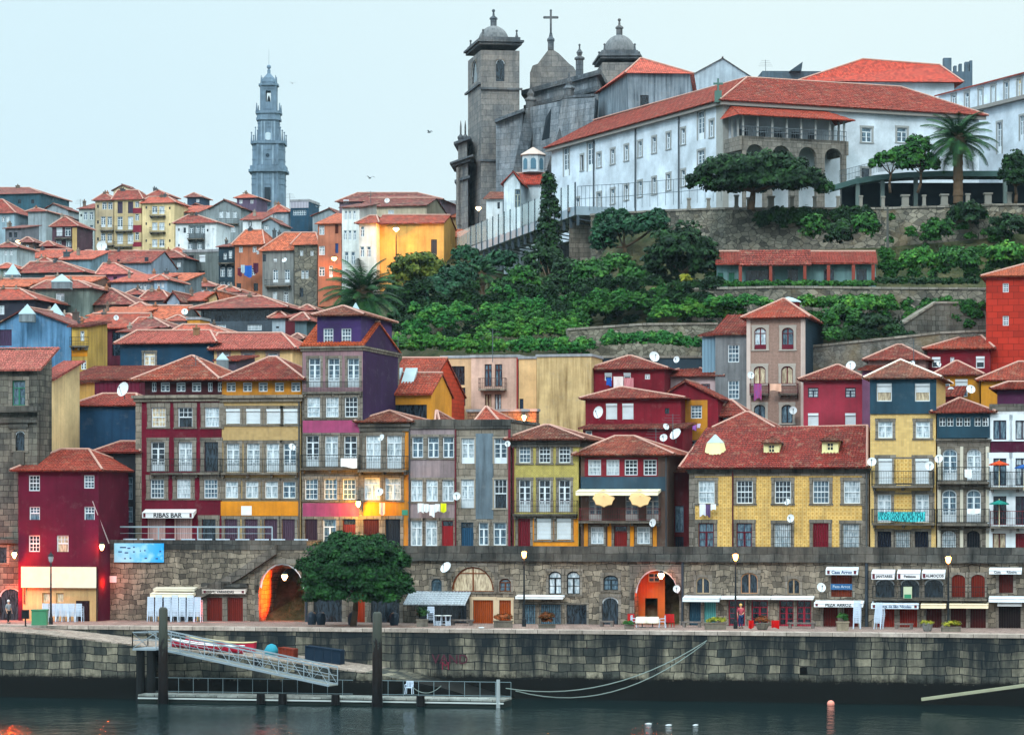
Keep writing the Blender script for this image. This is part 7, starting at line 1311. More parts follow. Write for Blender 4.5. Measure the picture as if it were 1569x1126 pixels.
tree('small_tree', 'leafy tree close to the palm crown on its left', [(1408, 226, 284.5, 22, 20), (1398, 250, 284.5, 26, 18), (1425, 252, 284.5, 18, 18)], P(1406, 296, 284.5), 'm', .32, 1.1, .18)
tree('small_tree', 'dark tree at the right edge below the white wing', [(1556, 250, 281, 20, 20), (1562, 275, 281, 24, 22), (1540, 268, 281, 12, 14)], P(1556, 312, 281), 'd', .32, 1.1, .2)
for i, (lab, px, py, Y, rx, ry, mt) in enumerate([
 ('small shrub hanging over the bastion near the loggia', 1262, 290, 281, 16, 14, 'm'),
 ('bush with reddish shoots in the garden right of the hut', 1470, 400, 262, 34, 18, 'm'), ('bright green bush right of the garden hut', 1410, 400, 262, 30, 20, 'l'), ('dark shrub growing out of the bastion wall at the right', 1480, 330, 279, 30, 24, 'd'), ('pale green shrub before the bastion right of the pole', 1440, 352, 276, 24, 20, 'm'), ('leafy bush at the right edge of the upper garden', 1545, 350, 276, 34, 22, 'd'), ('yellow green bush at the right edge beside the scale clad house', 1545, 392, 262, 34, 22, 'l'),
 ('tall shrub behind the hut roof, left one', 1245, 352, 272, 18, 26, 'm'), ('tall shrub behind the hut roof, middle one', 1285, 358, 272, 24, 26, 'd'), ('tall shrub behind the hut roof, right one', 1325, 350, 272, 22, 28, 'm'), ('small orange flowered bush left of the hut', 1050, 428, 262, 10, 8, 'y'),
 ('dense bush in the garden bed left of the slate wall', 1290, 490, 253, 32, 24, 'm'), ('dark low bush above the rendered retaining wall', 1345, 500, 251, 36, 20, 'd'), ('vine covered bush high in the garden bed', 1320, 470, 255, 40, 18, 'l'), ('small bush left of the dark shuttered corner house', 1425, 470, 255, 18, 14, 'm'), ('bush at the foot of the beige house on its right', 1275, 515, 249, 16, 14, 'm')]):
 bush(lab, px, py, Y, rx, ry, mt, .3)
HGp = 'vine covered terraces on the garden slope'
def hedge(label, pts, Y, ry, mat='v', leaf=.2, k=1.0, name='hedge'):
 B = []; rg = random.Random(len(label)*7+int(pts[0][0])); x0_, x1_ = pts[0][0], pts[-1][0]; B += [blob(rg.uniform(x0_, x1_), lerp_table(rg.uniform(x0_, x1_), pts)-ry*.7, Y, ry*.4, ry*.5) for _ in range(int((x1_-x0_)/28))]
 for (xa, ya), (xb, yb) in zip(pts, pts[1:]):
  n = max(1, int(abs(xb-xa)/(ry*.9)))
  for i in range(n): t = (i+rg.random()*.6)/n; B.append(blob(xa+(xb-xa)*t, ya+(yb-ya)*t+rg.uniform(-.2, .2)*ry, Y+rg.uniform(-.4, .4), ry*1.05, ry*rg.uniform(.8, 1.1), ry*.8))
 SEED[0] += 1; f = P(pts[0][0], pts[0][1], Y); o = leaf_obj(name, B, LM[mat], None, f, leaf=leaf, k=k, seed=SEED[0]); o.location = f; return tag(o, label, 'hedge', HGp)
hedge('long clipped vine hedge running up the slope to the laurel tree', [(742, 482), (830, 468), (930, 458), (1060, 452)], 264, 16)
hedge('thick upper fold of the vine hedge left of the laurel', [(880, 470), (985, 466), (1080, 462)], 262, 18, 'm')
hedge('rounded vine mound at the left of the slope', [(628, 505), (660, 490), (720, 486)], 262, 22)
hedge('shaded hedge behind the vine mound at the far left of the slope', [(596, 508), (640, 492)], 265, 16, 'd')
hedge('second vine row across the middle of the slope', [(760, 496), (850, 490), (905, 492)], 260, 16, 'm')
hedge('leafy row with bright shoots below the middle vines', [(740, 512), (820, 506), (900, 510)], 257, 17, 'l')
hedge('lowest leafy row above the modern block, left part', [(600, 530), (680, 528), (770, 534)], 254, 16, 'l')
hedge('lowest leafy row above the bare tan wall', [(780, 532), (850, 534), (910, 532)], 254, 15, 'v')
hedge('vines under the rough wall left of the beige house', [(925, 524), (985, 520), (1070, 528)], 252, 13, 'v')
hedge('vine tangle over the terrace by the grey wing', [(1000, 480), (1060, 476), (1140, 480)], 258, 17, 'l')
hedge('hanging vine curtain beside the little dark doorway', [(1085, 466), (1140, 462), (1190, 470)], 257, 12, 'v')
hedge('vines behind the roof lantern of the beige house', [(1230, 466), (1290, 462), (1370, 466)], 256, 11, 'l')
hedge('clipped low hedge with white flowers along the hut terrace', [(1345, 432), (1500, 432)], 258.5, 6, 'd')
hedge('low row of plants in front of the garden hut porch', [(1100, 437), (1200, 436), (1340, 436)], 262, 5, 'm')
def ivy(label, x0, x1, y0, y1, Y0, Y1, mat='d', n=60, r=9):
 rg = random.Random(int(x0)); B = []
 for i in range(n): t = rg.random(); s_ = rg.random(); B.append(blob(x0+(x1-x0)*t, y0+(y1-y0)*s_*(.6+.4*rg.random()), Y0+(Y1-Y0)*t-.3, r*rg.uniform(.6, 1.3), r*rg.uniform(.5, 1.1), 3))
 SEED[0] += 1; o = leaf_obj('ivy', B, LM[mat], None, (0, 0, 0), leaf=.26, k=1.2, seed=SEED[0]); return tag(o, label, 'ivy', kind='stuff')
ivy('dark ivy hanging in a sheet over the bastion wall', 1158, 1342, 322, 348, 282.5, 281, 'd', 90, 9)
ivy('ivy matted over the bastion corner left of the laurel tree', 915, 1015, 328, 398, 297, 290, 't', 80, 11)
ivy('low wild greenery on the bank right of the hut', 1345, 1569, 385, 432, 270, 262, 'm', 70, 11)
ivy('wild greenery on the bank between hut and bastion', 1000, 1100, 395, 440, 272, 266, 'd', 30, 11)
ivy('scrub on the bed between the terrace walls', 1240, 1510, 462, 500, 256, 253, 'm', 60, 10)
ivy('patches of creeper on the right part of the bastion wall', 1360, 1569, 330, 385, 280, 279, 'm', 26, 9)
ivy('ground creepers in the shaded bed above the retaining wall', 1262, 1400, 505, 525, 250, 250, 'd', 40, 9)
ivy('wild greenery covering the slope under the church', 600, 900, 440, 525, 275, 262, 'd', 110, 15)
ivy('greenery filling the slope between hedge rows', 880, 1095, 430, 520, 268, 258, 'd', 90, 13)
# ------------------------------------------------------------------ lamps
def point(pos, energy, col='ff8a2a', r=.12, parent=None):
 l = bpy.data.lights.new('lamp_or_fill_light', 'POINT'); l.energy = energy; l.color = ln(col); l.shadow_soft_size = r; o = bpy.data.objects.new('lamp_or_fill_light', l); COL.objects.link(o); o.location = pos
 if parent is not None: o.parent = parent; o.location = Vector(pos)-parent.location
 return o
IRON = plain('20262a', .5, .3); GL = glow('ffc98a', 9.0); GLo = glow('ffa850', 14.0)
def street_lamp(label, px, d, py_top, py_foot, energy=120, lit=True):
 f = qpt(px, d, py_foot); f.z = ZQ; t = qpt(px, d, py_top); e = thing('street_lamp', label, 'street lamp', f, 'street lamps on the promenade'); m = MB(); H_ = t.z-f.z
 m.lathe(f, [(.16, 0), (.16, .5), (.11, .6), (.08, 1.0), (.055, H_*.96), (.09, H_*.965), (.05, H_)], 8); m.build('post', IRON, e, f); m = MB(); m.lathe(t, [(.05, 0), (.15, .1), (.22, .42), (.12, .5)], 6); m.build('lantern_glass', GLo if lit else plain('8d979a', .3), e, f)
 m = MB(); m.lathe(t+Vector((0, 0, .5)), [(.26, 0), (.2, .08), (.06, .22), (.02, .34)], 6); m.build('lantern_cap', IRON, e, f)
 if lit: point(t+Vector((0, -.55, .25)), energy, parent=e)
 return e
street_lamp('lit street lamp before the blue grille doors on the promenade', 803, 6, 855, 963); street_lamp('lit street lamp before the crimson shop doors', 1127, 5.5, 859, 966); street_lamp('lit street lamp at the right, between the two cream awnings', 1453, 5.5, 863, 970)
street_lamp('unlit dark lamp post before the dark red house at the left', 78, 1.5, 862, 968, lit=False)
def wall_lamp(label, pos, energy, col='ff8a2a', arm=.5, arm_dir=None, strength=None, foot=None, r=.2):
 """a lit lantern on a bracket (or its own thin post)"""
 e = thing('wall_lamp', label, 'lamp', pos); m = MB(); m.lathe(pos, [(.07, -.25), (r, .05), (r*.8, .2)], 8); m.build('lantern_glass', GL if strength is None else glow('ffc25a', strength), e, pos); m = MB(); m.lathe(pos+Vector((0, 0, .2)), [(r*1.15, 0), (.05, .18)], 8); m.build('cap', IRON, e, pos); m = MB()
 if foot: m.rod(pos+Vector((0, 0, -.3)), (pos.x, pos.y, foot), .06, .09, 6)
 else: q = pos+(arm_dir or -nrm)*arm; m.tube([pos+Vector((0, 0, .3)), q+Vector((0, 0, .35)), q+Vector((0, 0, 0))], .03, 4)
 m.build('bracket', IRON, e, pos); point(pos+Vector((nrm.x, nrm.y, -.25))*.4, energy, col, parent=e); return e
wall_lamp('lamp glowing bright orange on the wall between the purple and the narrow orange house', qpt(549, 14.15, 772), 800, 'ffb000')
wall_lamp('lamp on the corner of the sooty granite building at the far left', qpt(22, 7.4, 850), 950, 'ff5a10')
wall_lamp('lamp in the gap between the dark red house and the rough wall', qpt(156, 8.4, 838), 130, 'ff6a1a')
point(qpt(163, 9.4, 893), 120, 'ff4a08', .05);  # added fill light without a fixture, strengthens the orange glow in the gap
wall_lamp('heart shaped lantern hanging in the left tunnel mouth', qpt(436, 10.4, 884), 25, 'ff6a20', r=.26)
wall_lamp('lantern hanging in the right tunnel mouth above the white tables', qpt(1013, 10.6, 882), 80, 'ff4208', r=.26)
tl = point(qpt(452, 12.3, 900), 9000, 'ff4204', .05); tl.data.type = 'SPOT'; tl.data.spot_size = 1.5; tl.data.spot_blend = .6; tl.rotation_euler = Vector((-1, .12, -.1)).to_track_quat('-Z', 'Y').to_euler(); point(qpt(985, 11.3, 905), 70, 'ff3a04'); point(qpt(20, 7.8, 905), 420, 'ff4a08')  # added spot and fill lights without fixtures, for the tunnel and corner glow
wall_lamp('garden lamp glowing before the brick garden wall behind the grey house', P(803, 640, 238.5), 260, 'ff8a20', foot=P(803, 668, 238.5).z)
wall_lamp('street lamp on a tall pole lighting the yellow house end', P(607, 352, 349.2), 1500, 'ffa030', foot=P(607, 405, 349.2).z, r=.42)
wall_lamp('wall lamp on the terracotta house', P(512, 397, 360), 500, 'ff9a3a', r=.38); wall_lamp('wall lamp on the tiny ochre house by the church', P(688, 376, 357), 250, 'ffb060', r=.38)
wall_lamp('pale lamp on a pole behind the left end of the glass walkway', P(733, 320, 343), 60, 'ffc080', foot=P(733, 370, 343).z, r=.36); wall_lamp('small bright lamp on the narrow house at the left edge', P(29, 371, 417), 300, 'ffc060', r=.5)
# ------------------------------------------------------------------ dishes, parasols, laundry
def dish(label, px, py, rpx, Y=None, d=None, tilt=25, az=-25, col='c9d0d3'):
 p = P(px, py, Y) if Y else qpt(px, d, py); r = rpx*p.y/FPX; e = thing('satellite_dish', label, 'satellite dish', p, 'satellite dishes'); R = Matrix.Rotation(math.radians(az), 4, 'Z') @ Matrix.Rotation(math.radians(90-tilt), 4, 'X'); m = MB(); n = 14
 for ring in range(5):
  rr = r*ring/4; z = .28*r*(ring/4)**2
  for i in range(n): t = 2*math.pi*i/n; m.v.append(tuple(p+R @ Vector((rr*math.cos(t), rr*math.sin(t)*1.06, z))))
 for k in range(4): m.f += [(k*n+i, k*n+(i+1) % n, (k+1)*n+(i+1) % n, (k+1)*n+i) for i in range(n)]
 c = m.build('reflector', plain(col, .5), e, p); m = MB(); f = p+R @ Vector((0, 0, r*1.05)); m.rod(p+R @ Vector((0, -r*.9, .2*r)), f, .02); m.ball(f, .07, 6); m.build('feed_arm', plain('6b7276', .5), e, p); m = MB(); m.tube([p, p+Vector((0, .25, 0)), p+Vector((0, .3, -r*1.3))], .035, 5); m.build('mount', plain('4c5356', .5), e, p); return e
for a in [('big tilted dish standing on the roof of the dark blue house', 190, 597, 11, None, 17), ('dish beside the upper window of the narrow orange house', 585, 671, 5.5, None, 14), ('dish beside the lower window of the narrow orange house', 582, 754, 6, None, 14), ('dish between the laundry house and the grey strip house', 700, 760, 6, None, 14), ('small dish at the top right corner of the grey strip house', 778, 680, 4.5, None, 14),
 ('large dish on the dark red house left of its white shutters', 918, 632, 9, 235), ('large dish behind the roof with striped washing', 1002, 547, 8, 247), ('dish on the dark slate wall near the pale pink house', 1037, 551, 5, 248), ('small dish above two bigger ones beside the red roofs', 1020, 654, 5, 231), ('middle dish of the cluster beside the red roofs', 1017, 671, 6, 230), ('largest dish of the cluster beside the red roofs', 1036, 666, 9.5, 230.5), ('grey dish low at the corner of the azulejo house roof', 1043, 699, 9, 227), ('dish at the foot of the slate and red house beside its window', 1001, 801, 6, None, 14),
 ('dish on the left edge of the beige house', 1150, 575, 5.5, 243), ('dish by the lowest right window of the beige house', 1215, 629, 6, 243), ('big dish on the roof of the rose red house', 1304, 561, 7.5, 243), ('dish low between the rows of the yellow tiled house', 1207, 769, 5, None, 14), ('dish above the grilled window of the yellow tiled house', 1212, 794, 6, None, 14), ('dish on the corner of the yellow tiled house roof', 1336, 708, 7, None, 14), ('dish on the right balcony of the slate topped house', 1424, 714, 7, None, 13.8), ('dish left of the arched windows of the slim house', 1439, 703, 6.5, None, 13.8),
 ('dish on the ochre house near its second window', 1487, 597, 7, 235), ('dish between the ochre house windows', 1457, 598, 5, 235), ('dish on the window of the wide dark red house', 1438, 558, 4, 243), ('dish beside the pointed roof finial of the slate topped house', 1398, 557, 4, 226), ('big dish above the small arched window on the arcade', 684, 870, 9, None, 10.4), ('dish on the arcade left of the blue banner', 1258, 900, 7, None, 10.2), ('orange lit dish on the right edge of the glowing tunnel', 1037, 902, 5.5, None, 10.4),
 ('large pale dish before the yellow house on the skyline', 156, 378, 8, 420), ('dish at the left of the long pinkish roof', 27, 387, 5.5, 405), ('dish on the granite house', 436, 399, 4, 365), ('dish on the roof of the cream house wall', 593, 308, 4, 368), ('dish on the skylight roof of the mustard gable house', 642, 586, 5.5, 240), ('dish at the right of the tan tiled house', 447, 685, 5.5, None, 14), ('dish on the roofs left of the ochre block', 283, 478, 5, 280), ('dish on the red roof by the sagging tiles', 178, 487, 4, 270)]:
 dish(a[0], a[1], a[2], a[3], Y=a[4], d=(a[5] if len(a) > 5 else None), tilt=random.uniform(10, 35), az=random.uniform(-45, 30))
def parasol(label, px, py, wpx, d, col, tilt=(0, 0), pole=1.7, fringe=None, flat=.35):
 p = qpt(px, d, py); r = wpx*p.y/FPX/2; e = thing('parasol', label, 'parasol', p, 'parasols on the balconies'); e.rotation_euler = (tilt[0], tilt[1], 0); m = MB(); n = 8; top = Vector((0, 0, r*flat))
 for i in range(n):
  a, b = 2*math.pi*i/n, 2*math.pi*(i+1)/n; pa, pb = Vector((r*math.cos(a), r*math.sin(a), 0)), Vector((r*math.cos(b), r*math.sin(b), 0)); mid = (pa+pb)/2*.96+Vector((0, 0, .03)); m.poly(top, pa, mid); m.poly(top, mid, pb); m.poly(pa, pa-Vector((0, 0, .1)), mid-Vector((0, 0, .1)), mid); m.poly(mid, mid-Vector((0, 0, .1)), pb-Vector((0, 0, .1)), pb)
 m.build('canopy', plain(col, .8), e); m = MB(); m.rod((0, 0, -pole), (0, 0, r*flat+.1), .025, None, 6); m.build('pole', plain('d9cfa8', .6), e); m = MB()
 for i in range(n): a = 2*math.pi*i/n; m.rod(top*.6, (r*.95*math.cos(a), r*.95*math.sin(a), .0), .01, None, 3)
 m.build('ribs', plain('b9a878', .6), e); return e
parasol('left cream parasol tipped towards the river under the cream awning', 925, 763, 34, 13.4, 'c4a272', (math.radians(52), 0), .8); parasol('right cream parasol tipped towards the river under the cream awning', 980.5, 763, 34, 13.4, 'c4a272', (math.radians(52), 0), .8)
parasol('orange red parasol on the upper balcony of the burgundy house', 1531, 711, 31, 13.9, 'b8431f'); parasol('blue parasol on the upper balcony at the right edge', 1569, 716, 29, 13.9, '24508f'); parasol('teal parasol on the lower balcony of the burgundy house', 1531, 771, 30, 13.9, '1f7a70')
def cloth(label, px0, px1, py0, py1, d=None, Y=None, col='d6dde0', name='laundry', cat='laundry', mat=None, group='washing hung out to dry', wave=.05, nx=8, ny=5, ragged=.1):
 a, b = (P(px0, py0, Y), P(px1, py0, Y)) if Y else (qpt(px0, d, py0), qpt(px1, d, py0)); H_ = (py1-py0)*a.y/FPX; dx = (b-a); n = Vector((dx.y, -dx.x, 0)).normalized(); m = MB(); rg = random.Random(int(px0*7)); ph = rg.random()*6
 for j in range(ny+1):
  for i in range(nx+1):
   u, v = i/nx, j/ny; hh = H_*(1+ragged*math.sin(u*5+ph)); p = a.lerp(b, u)-Vector((0, 0, hh*v))+n*wave*math.sin(u*9+ph+v)*(.3+v); m.v.append(tuple(p))
 m.f = [(j*(nx+1)+i, (j+1)*(nx+1)+i, (j+1)*(nx+1)+i+1, j*(nx+1)+i+1) for j in range(ny) for i in range(nx)]
 o = m.build(name, mat or plain(col, .9), None, a); o.location = a; return tag(o, label, cat, group)
@cached
def stripes(c1, c2, n=6, horiz=False):
 m, N, L, b = newmat('stripes'); wv = N.new('ShaderNodeTexWave'); wv.bands_direction = 'Y' if horiz else 'X'; wv.inputs['Scale'].default_value = n; L.new(uvout(N), wv.inputs['Vector']); L.new(ramp(N, L, wv.outputs[0], [(.45, ln(c1)), (.55, ln(c2))]), b.inputs['Base Color']); b.inputs['Roughness'].default_value = .9; return m
for a in [('white shirt on the line of the laundry house, leftmost', 640, 649, 771, 785), ('white towel second on the laundry house line', 649.5, 657, 772, 784), ('long white cloth in the middle of the laundry house line', 657.5, 666, 773, 791), ('white cloth fourth on the laundry house line', 666.5, 674, 772, 784)]: cloth(a[0], a[1], a[2], a[3], a[4], d=14.3)
cloth('bright yellow cloth at the end of the laundry house line', 675, 684, 771, 784, d=14.3, col='c9d01c'); cloth('pale pink towel hanging beside the glowing orange wall', 581, 590, 770, 788, d=14.4, col='c9a59a')
cloth('white vest under the first window of the yellow tiled house', 1072, 1081, 772, 790, d=14.4, col='cfd6e6'); cloth('purple towel under the first window of the yellow tiled house', 1081.5, 1088.5, 773, 791, d=14.4, col='55436a'); cloth('short white cloth right of the purple towel', 1089, 1097, 772, 781, d=14.4)
cloth('violet cloth under the ochre front window', 1060, 1067, 650, 659, Y=237.2, col='a66abf'); cloth('pale lilac cloth beside the violet one', 1068, 1075, 649, 656, Y=237.2, col='c9bdd8')
cloth('blue towel hung at the dark red house window', 929, 937, 579, 591, Y=245, col='1f4fa0'); cloth('white striped sheet hung on the dark red house', 940, 955, 577, 597, Y=245, mat=stripes('d6d2d0', 'b9a4a2')); cloth('pink striped sheet hung on the dark red house', 956, 971, 579, 598, Y=245, mat=stripes('c98f94', '8f3f4a'))
cloth('blue and red striped flag over the left balcony of the beige house', 1155, 1167, 588, 612, Y=243.3, mat=stripes('b82a34', '2d58a0'), name='flag', cat='flag'); cloth('white cloth with an orange ball over the balcony gap of the beige house', 1180, 1197, 588, 599, Y=243.3, col='d0a690'); cloth('turquoise striped cloth along the lower balcony of the slate topped house', 1345, 1418, 784, 798, d=13.9, mat=stripes('3fb0b4', '1a6068', 1.6), name='balcony_cloth', cat='cloth', nx=30)
cloth('white cloth over the upper rail of the slim arched house', 1478, 1489, 719, 732, d=13.9); cloth('white banner cloth over the lower rail of the slim arched house', 1482, 1503, 779, 787, d=13.9); cloth('white board hung on the balcony of the purple house', 522, 547, 702, 716, d=14.1, wave=.0)
for a in [('bright blue washing in the line of the brick orange house', 374, 386, 407, 424, '1f56a8'), ('dark red washing at the left of the brick orange house line', 364, 371, 411, 423, '5a2030'), ('pale cloth in the line of the brick orange house', 369, 375, 406, 418, '9ab0bc'), ('maroon cloth at the right of the brick orange house line', 388, 396, 403, 418, '4a2038')]: cloth(a[0], a[1], a[2], a[3], a[4], Y=369.5, col=a[5])
def antenna(label, px, py0, py1, Y, bars=4):
 f = P(px, py1, Y); t = P(px, py0, Y); m = MB(); m.rod(f, t, .035, .03, 5)
 for i in range(bars): z = t.z-.1-.22*i; L_ = .55+.12*i; m.rod((t.x-L_, t.y, z), (t.x+L_, t.y+.2, z), .014, None, 3)
 m.rod((t.x, t.y-.5, t.z-.35), (t.x, t.y+.5, t.z-.35), .014, None, 3); o = m.build('antenna', plain('4b555b', .5), None, f); o.location = f; return tag(o, label, 'antenna', 'television antennas')
for a in [('antenna beside the dish cluster by the red roofs', 1031, 634, 672, 230), ('antenna standing over the dark red house roof', 1005, 655, 690, 228), ('tall antenna before the lower hedges', 755, 503, 555, 247), ('antenna against the vines right of the purple house', 610, 515, 560, 243), ('antenna on the long cream house roof', 568, 293, 312, 366), ('antenna above the dark blue striped block', 444, 296, 320, 470), ('antenna on the grey gabled house at the left skyline', 82, 303, 315, 508), ('antenna left of the low dark block by the seminary', 1173, 92, 118, 356), ('antenna on the roof of the wide dark red house', 1400, 520, 556, 240), ('antenna above the tan skyline house', 123, 305, 318, 478), ('antenna on the roof left of the terrace', 300, 545, 560, 222)]: antenna(*a)
# ------------------------------------------------------------------ furniture on the quay
def chair_proto():
 e = thing('plastic_chair', 'x', 'chair', (0, 0, 0)); wm = plain('b3c3d4', .45); m = MB(); m.box(-.24, .24, -.22, .22, .42, .445); m.build('seat', wm, e)
 m = MB()
 for i in range(5): x = -.2+.1*i; m.box(x-.03, x+.03, .19+.0, .215, .44, .84)
 m.box(-.25, .25, .185, .22, .80, .88); m.box(-.25, -.2, .185, .22, .44, .8); m.box(.2, .25, .185, .22, .44, .8); m.build('backrest', wm, e)
 for sx in (-1, 1):
  m = MB(); m.obar((sx*.25, -.2, .42), (sx*.25, -.2, .64), .03, .04, (1, 0, 0)); m.obar((sx*.25, -.2, .64), (sx*.25, .2, .66), .05, .03); m.build('armrest', wm, e)
  for sy in (-1, 1): m = MB(); m.obar((sx*.22, sy*.19, .42), (sx*.25, sy*.23, 0), .045, .045, (1, 0, 0)); m.build('leg', wm, e)
 return e
CP = chair_proto(); used = [False]
def put_chair(pos, rz, label, group, tilt=0):
 if not used[0]: o = CP; used[0] = True; o.location = pos; o.rotation_euler[2] = rz; o['label'] = label; o['group'] = group
 else: o = copy_thing(CP, pos, rz, label, group)
 o.rotation_euler[0] = tilt; return o
def stack(px, d, n, label, group, rz=0, z=None, lean=0):
 p = qpt(px, d, z=ZQ+.01 if z is None else z)
 for i in range(n): put_chair(p+Vector((lean*i*.006, .012*i, .125*i)), A0+rz, (['lowest', 'second', 'third', 'fourth', 'fifth', 'sixth', 'seventh', 'eighth', 'ninth', 'tenth', 'eleventh'][i] if i < n-1 else 'topmost')+' '+label, group)
names = ['leftmost', 'second', 'third', 'middle', 'fifth', 'sixth', 'rightmost']
for i, x in enumerate((232, 244, 257, 269, 280, 292, 304)): stack(x, 8.6, 9+(i % 2), f'white plastic chair in the {names[i]} of the seven tall stacks before the cream awning', 'tall chair stacks before the cream awning', math.pi+.1*(i % 3))
for i, x in enumerate((71, 82, 92, 101, 111, 122)): stack(x, 7.0, 5, f'white plastic chair in the {["leftmost", "second", "third", "fourth", "fifth", "rightmost"][i]} low stack before the dark red house', 'low chair stacks before the dark red house', math.pi)
stack(1313, 7, 10, 'white plastic chair in the tall stack right of the PEZA ARROZ doors', 'tall white chair stacks at the right', math.pi, lean=1); stack(1346, 7, 9, 'white plastic chair in the leaning stack at the corner of the red doors', 'tall white chair stacks at the right', math.pi-.3, lean=3)
stack(660, 6, 5, 'white plastic chair in the stack under the corrugated canopy', 'chairs under the corrugated canopy', .2)
for i, x in enumerate((672, 683)): put_chair(qpt(x, 6.4, z=ZQ+.75), A0+i, ['white chair upturned on the left table under the canopy', 'white chair upturned on the right table under the canopy'][i], 'chairs under the corrugated canopy', math.pi*.98)
for i, x in enumerate((972, 1015)): put_chair(qpt(x, 6.2, z=ZQ), A0+1.5*(1-2*i), ['white chair left of the white tables in the tunnel mouth', 'white chair right of the white tables in the tunnel mouth'][i], 'chairs in the tunnel mouth')
put_chair(qpt(627, -8, z=.75), A0, 'single white chair standing on the floating pontoon', 'chair on the pontoon')
for c in range(10):
 for j in range(4):
  x = [198, 223, 256, 287, 313, 340, 370, 400, 425, 460][c]+(j-1.5)*4.6; put_chair(qpt(x, 12.3, z=RW.z1-.76), A0+(.3 if j % 2 else -.2), f'white chair back over the wall, {["first", "second", "third", "fourth", "fifth", "sixth", "seventh", "eighth", "ninth", "last"][c]} cluster, {["leftmost", "second", "third", "rightmost"][j]} of four', 'white chairs behind the left parapet')
tag(slab_along(165, 470, 12, 15, ZW, RW.z1-.77, MB()).build('upper_walk', pm), kind='structure')
def table(label, px, d, col='d6dcde', cloth_=True):
 p = qpt(px, d, z=ZQ); e = thing('table', label, 'table', p, 'tables on the promenade'); m = MB(); m.lathe(p+Vector((0, 0, .72)), [(.45, 0), (.45, .03)], 14); m.build('tabletop', plain(col, .6), e, p)
 m = MB(); m.rod(p+Vector((0, 0, .05)), p+Vector((0, 0, .72)), .04); m.lathe(p, [(.28, 0), (.25, .05)], 10); m.build('base', plain('4a5054', .5), e, p)
 return e
for i, x in enumerate((984, 1000)):
 table(['left white table in the glowing tunnel mouth', 'right white table in the glowing tunnel mouth'][i], x, 6.0)
 m = MB(); p = qpt(x, 6.0, z=ZQ+.76); m.lathe(p, [(.52, -.42), (.5, -.2), (.46, -.01), (.46, .01)], 12); o = m.build('tablecloth', plain('d9d4c4', .9), None, p); o.location = p; tag(o, ['white cloth over the left tunnel table', 'white cloth over the right tunnel table'][i], 'tablecloth', 'white cloths on the tunnel tables')
table('left round table under the corrugated canopy', 672, 6.4); table('right round table under the corrugated canopy', 683, 6.4)
for i, x in enumerate((967, 1024, 1028)):
 m = MB(); p = qpt(x, 7.0, z=ZQ); m.box(p.x-.25, p.x+.25, p.y-.25, p.y+.25, p.z+.35, p.z+.45); m.box(p.x-.25, p.x+.25, p.y+.2, p.y+.25, p.z+.45, p.z+.95)
 for a_ in (-.22, .22):
  for b_ in (-.22, .22): m.box(p.x+a_-.02, p.x+a_+.02, p.y+b_-.02, p.y+b_+.02, p.z, p.z+.35)
 o = m.build('red_chair', plain('9c1a1a', .5), None, p); o.location = p; tag(o, ['red chair at the left foot of the glowing tunnel', 'red chair right of the tunnel tables', 'red chair furthest right in the tunnel mouth'][i], 'chair', 'red chairs in the tunnel mouth')
def planter(label, plabel, px, d, wpx, py_top, mat='y', hh=.5, col='6f6b62', over=1.0, rnd=False):
 p = qpt(px, d, z=ZQ); w_ = wpx*p.y/FPX/2; m = MB()
 if rnd: m.lathe(p, [(w_*.6, 0), (w_*.75, hh*.2), (w_, hh*.9), (w_*.9, hh), (w_*.8, hh*.9)], 12)
 else: m.box(p.x-w_, p.x+w_, p.y-.35, p.y+.35, p.z, p.z+hh*.85); m.box(p.x-w_-.05, p.x+w_+.05, p.y-.4, p.y+.4, p.z+hh*.851, p.z+hh)
 o = m.build('planter', masonry(col, '55524b', '3c3a35', 3, 2, .1, .5), None, p); o.location = p; tag(o, label, 'planter', 'stone planters along the quay')
 t = qpt(px, d, py_top); h_ = (t.z-p.z-hh)/2; SEED[0] += 1; c = (p.x, p.y, p.z+hh+h_*.9); q = leaf_obj('plant', [(c, w_*over, .45, h_*1.1)], LM[mat], None, c, leaf=.12, k=1.0, seed=SEED[0]); q.location = c; tag(q, plabel, 'plant', 'plants in the quay planters')
planter('long low planter left of the crimson doors', 'bright yellow shrub spilling over the long low planter', 1096, 4, 32, 948, 'y'); planter('bowl planter before the crimson doors', 'rust brown shrub in the bowl planter', 1168, 4, 22, 945, 'r', rnd=True); planter('square planter before the dark red plank doors', 'dark leafy plant in the square planter', 1291, 4, 17, 940, 'm', .65, '9a8f7a')
planter('grey bowl planter near the right lamp post', 'yellowish plant in the grey bowl planter', 1421, 4, 18, 955, 'y', .6, '7c8488', rnd=True); planter('long planter right of the grey bowl', 'bushy yellow green plant in the long planter', 1457, 4, 28, 953, 'y', .35); planter('planter below the cream wall by the orange plank doors', 'rust red bush on the planter below the cream wall', 771, 4, 29, 941, 'r', .5); planter('planter before the blue grille doors', 'round red and green bush before the blue grille doors', 838, 4, 26, 938, 'r', .25)
planter('planter under the left end of the corrugated canopy', 'tall dark plant under the corrugated canopy', 647, 4, 17, 928, 'd', .55); planter('low planter left of the glowing tunnel', 'small green plant left of the glowing tunnel', 965 - 1 + 0, 3.5, 14, 954, 'm', .35)
cloth('bright red cloth covered table edge beside the rust brown shrub', 1182, 1194, 950, 962, d=4.4, col='b01212', name='red_cover', cat='table cover', group=None); cloth('bright red cover left of the rust brown shrub', 1147, 1155, 950, 962, d=4.4, col='b01212', name='red_cover', cat='table cover', group=None)
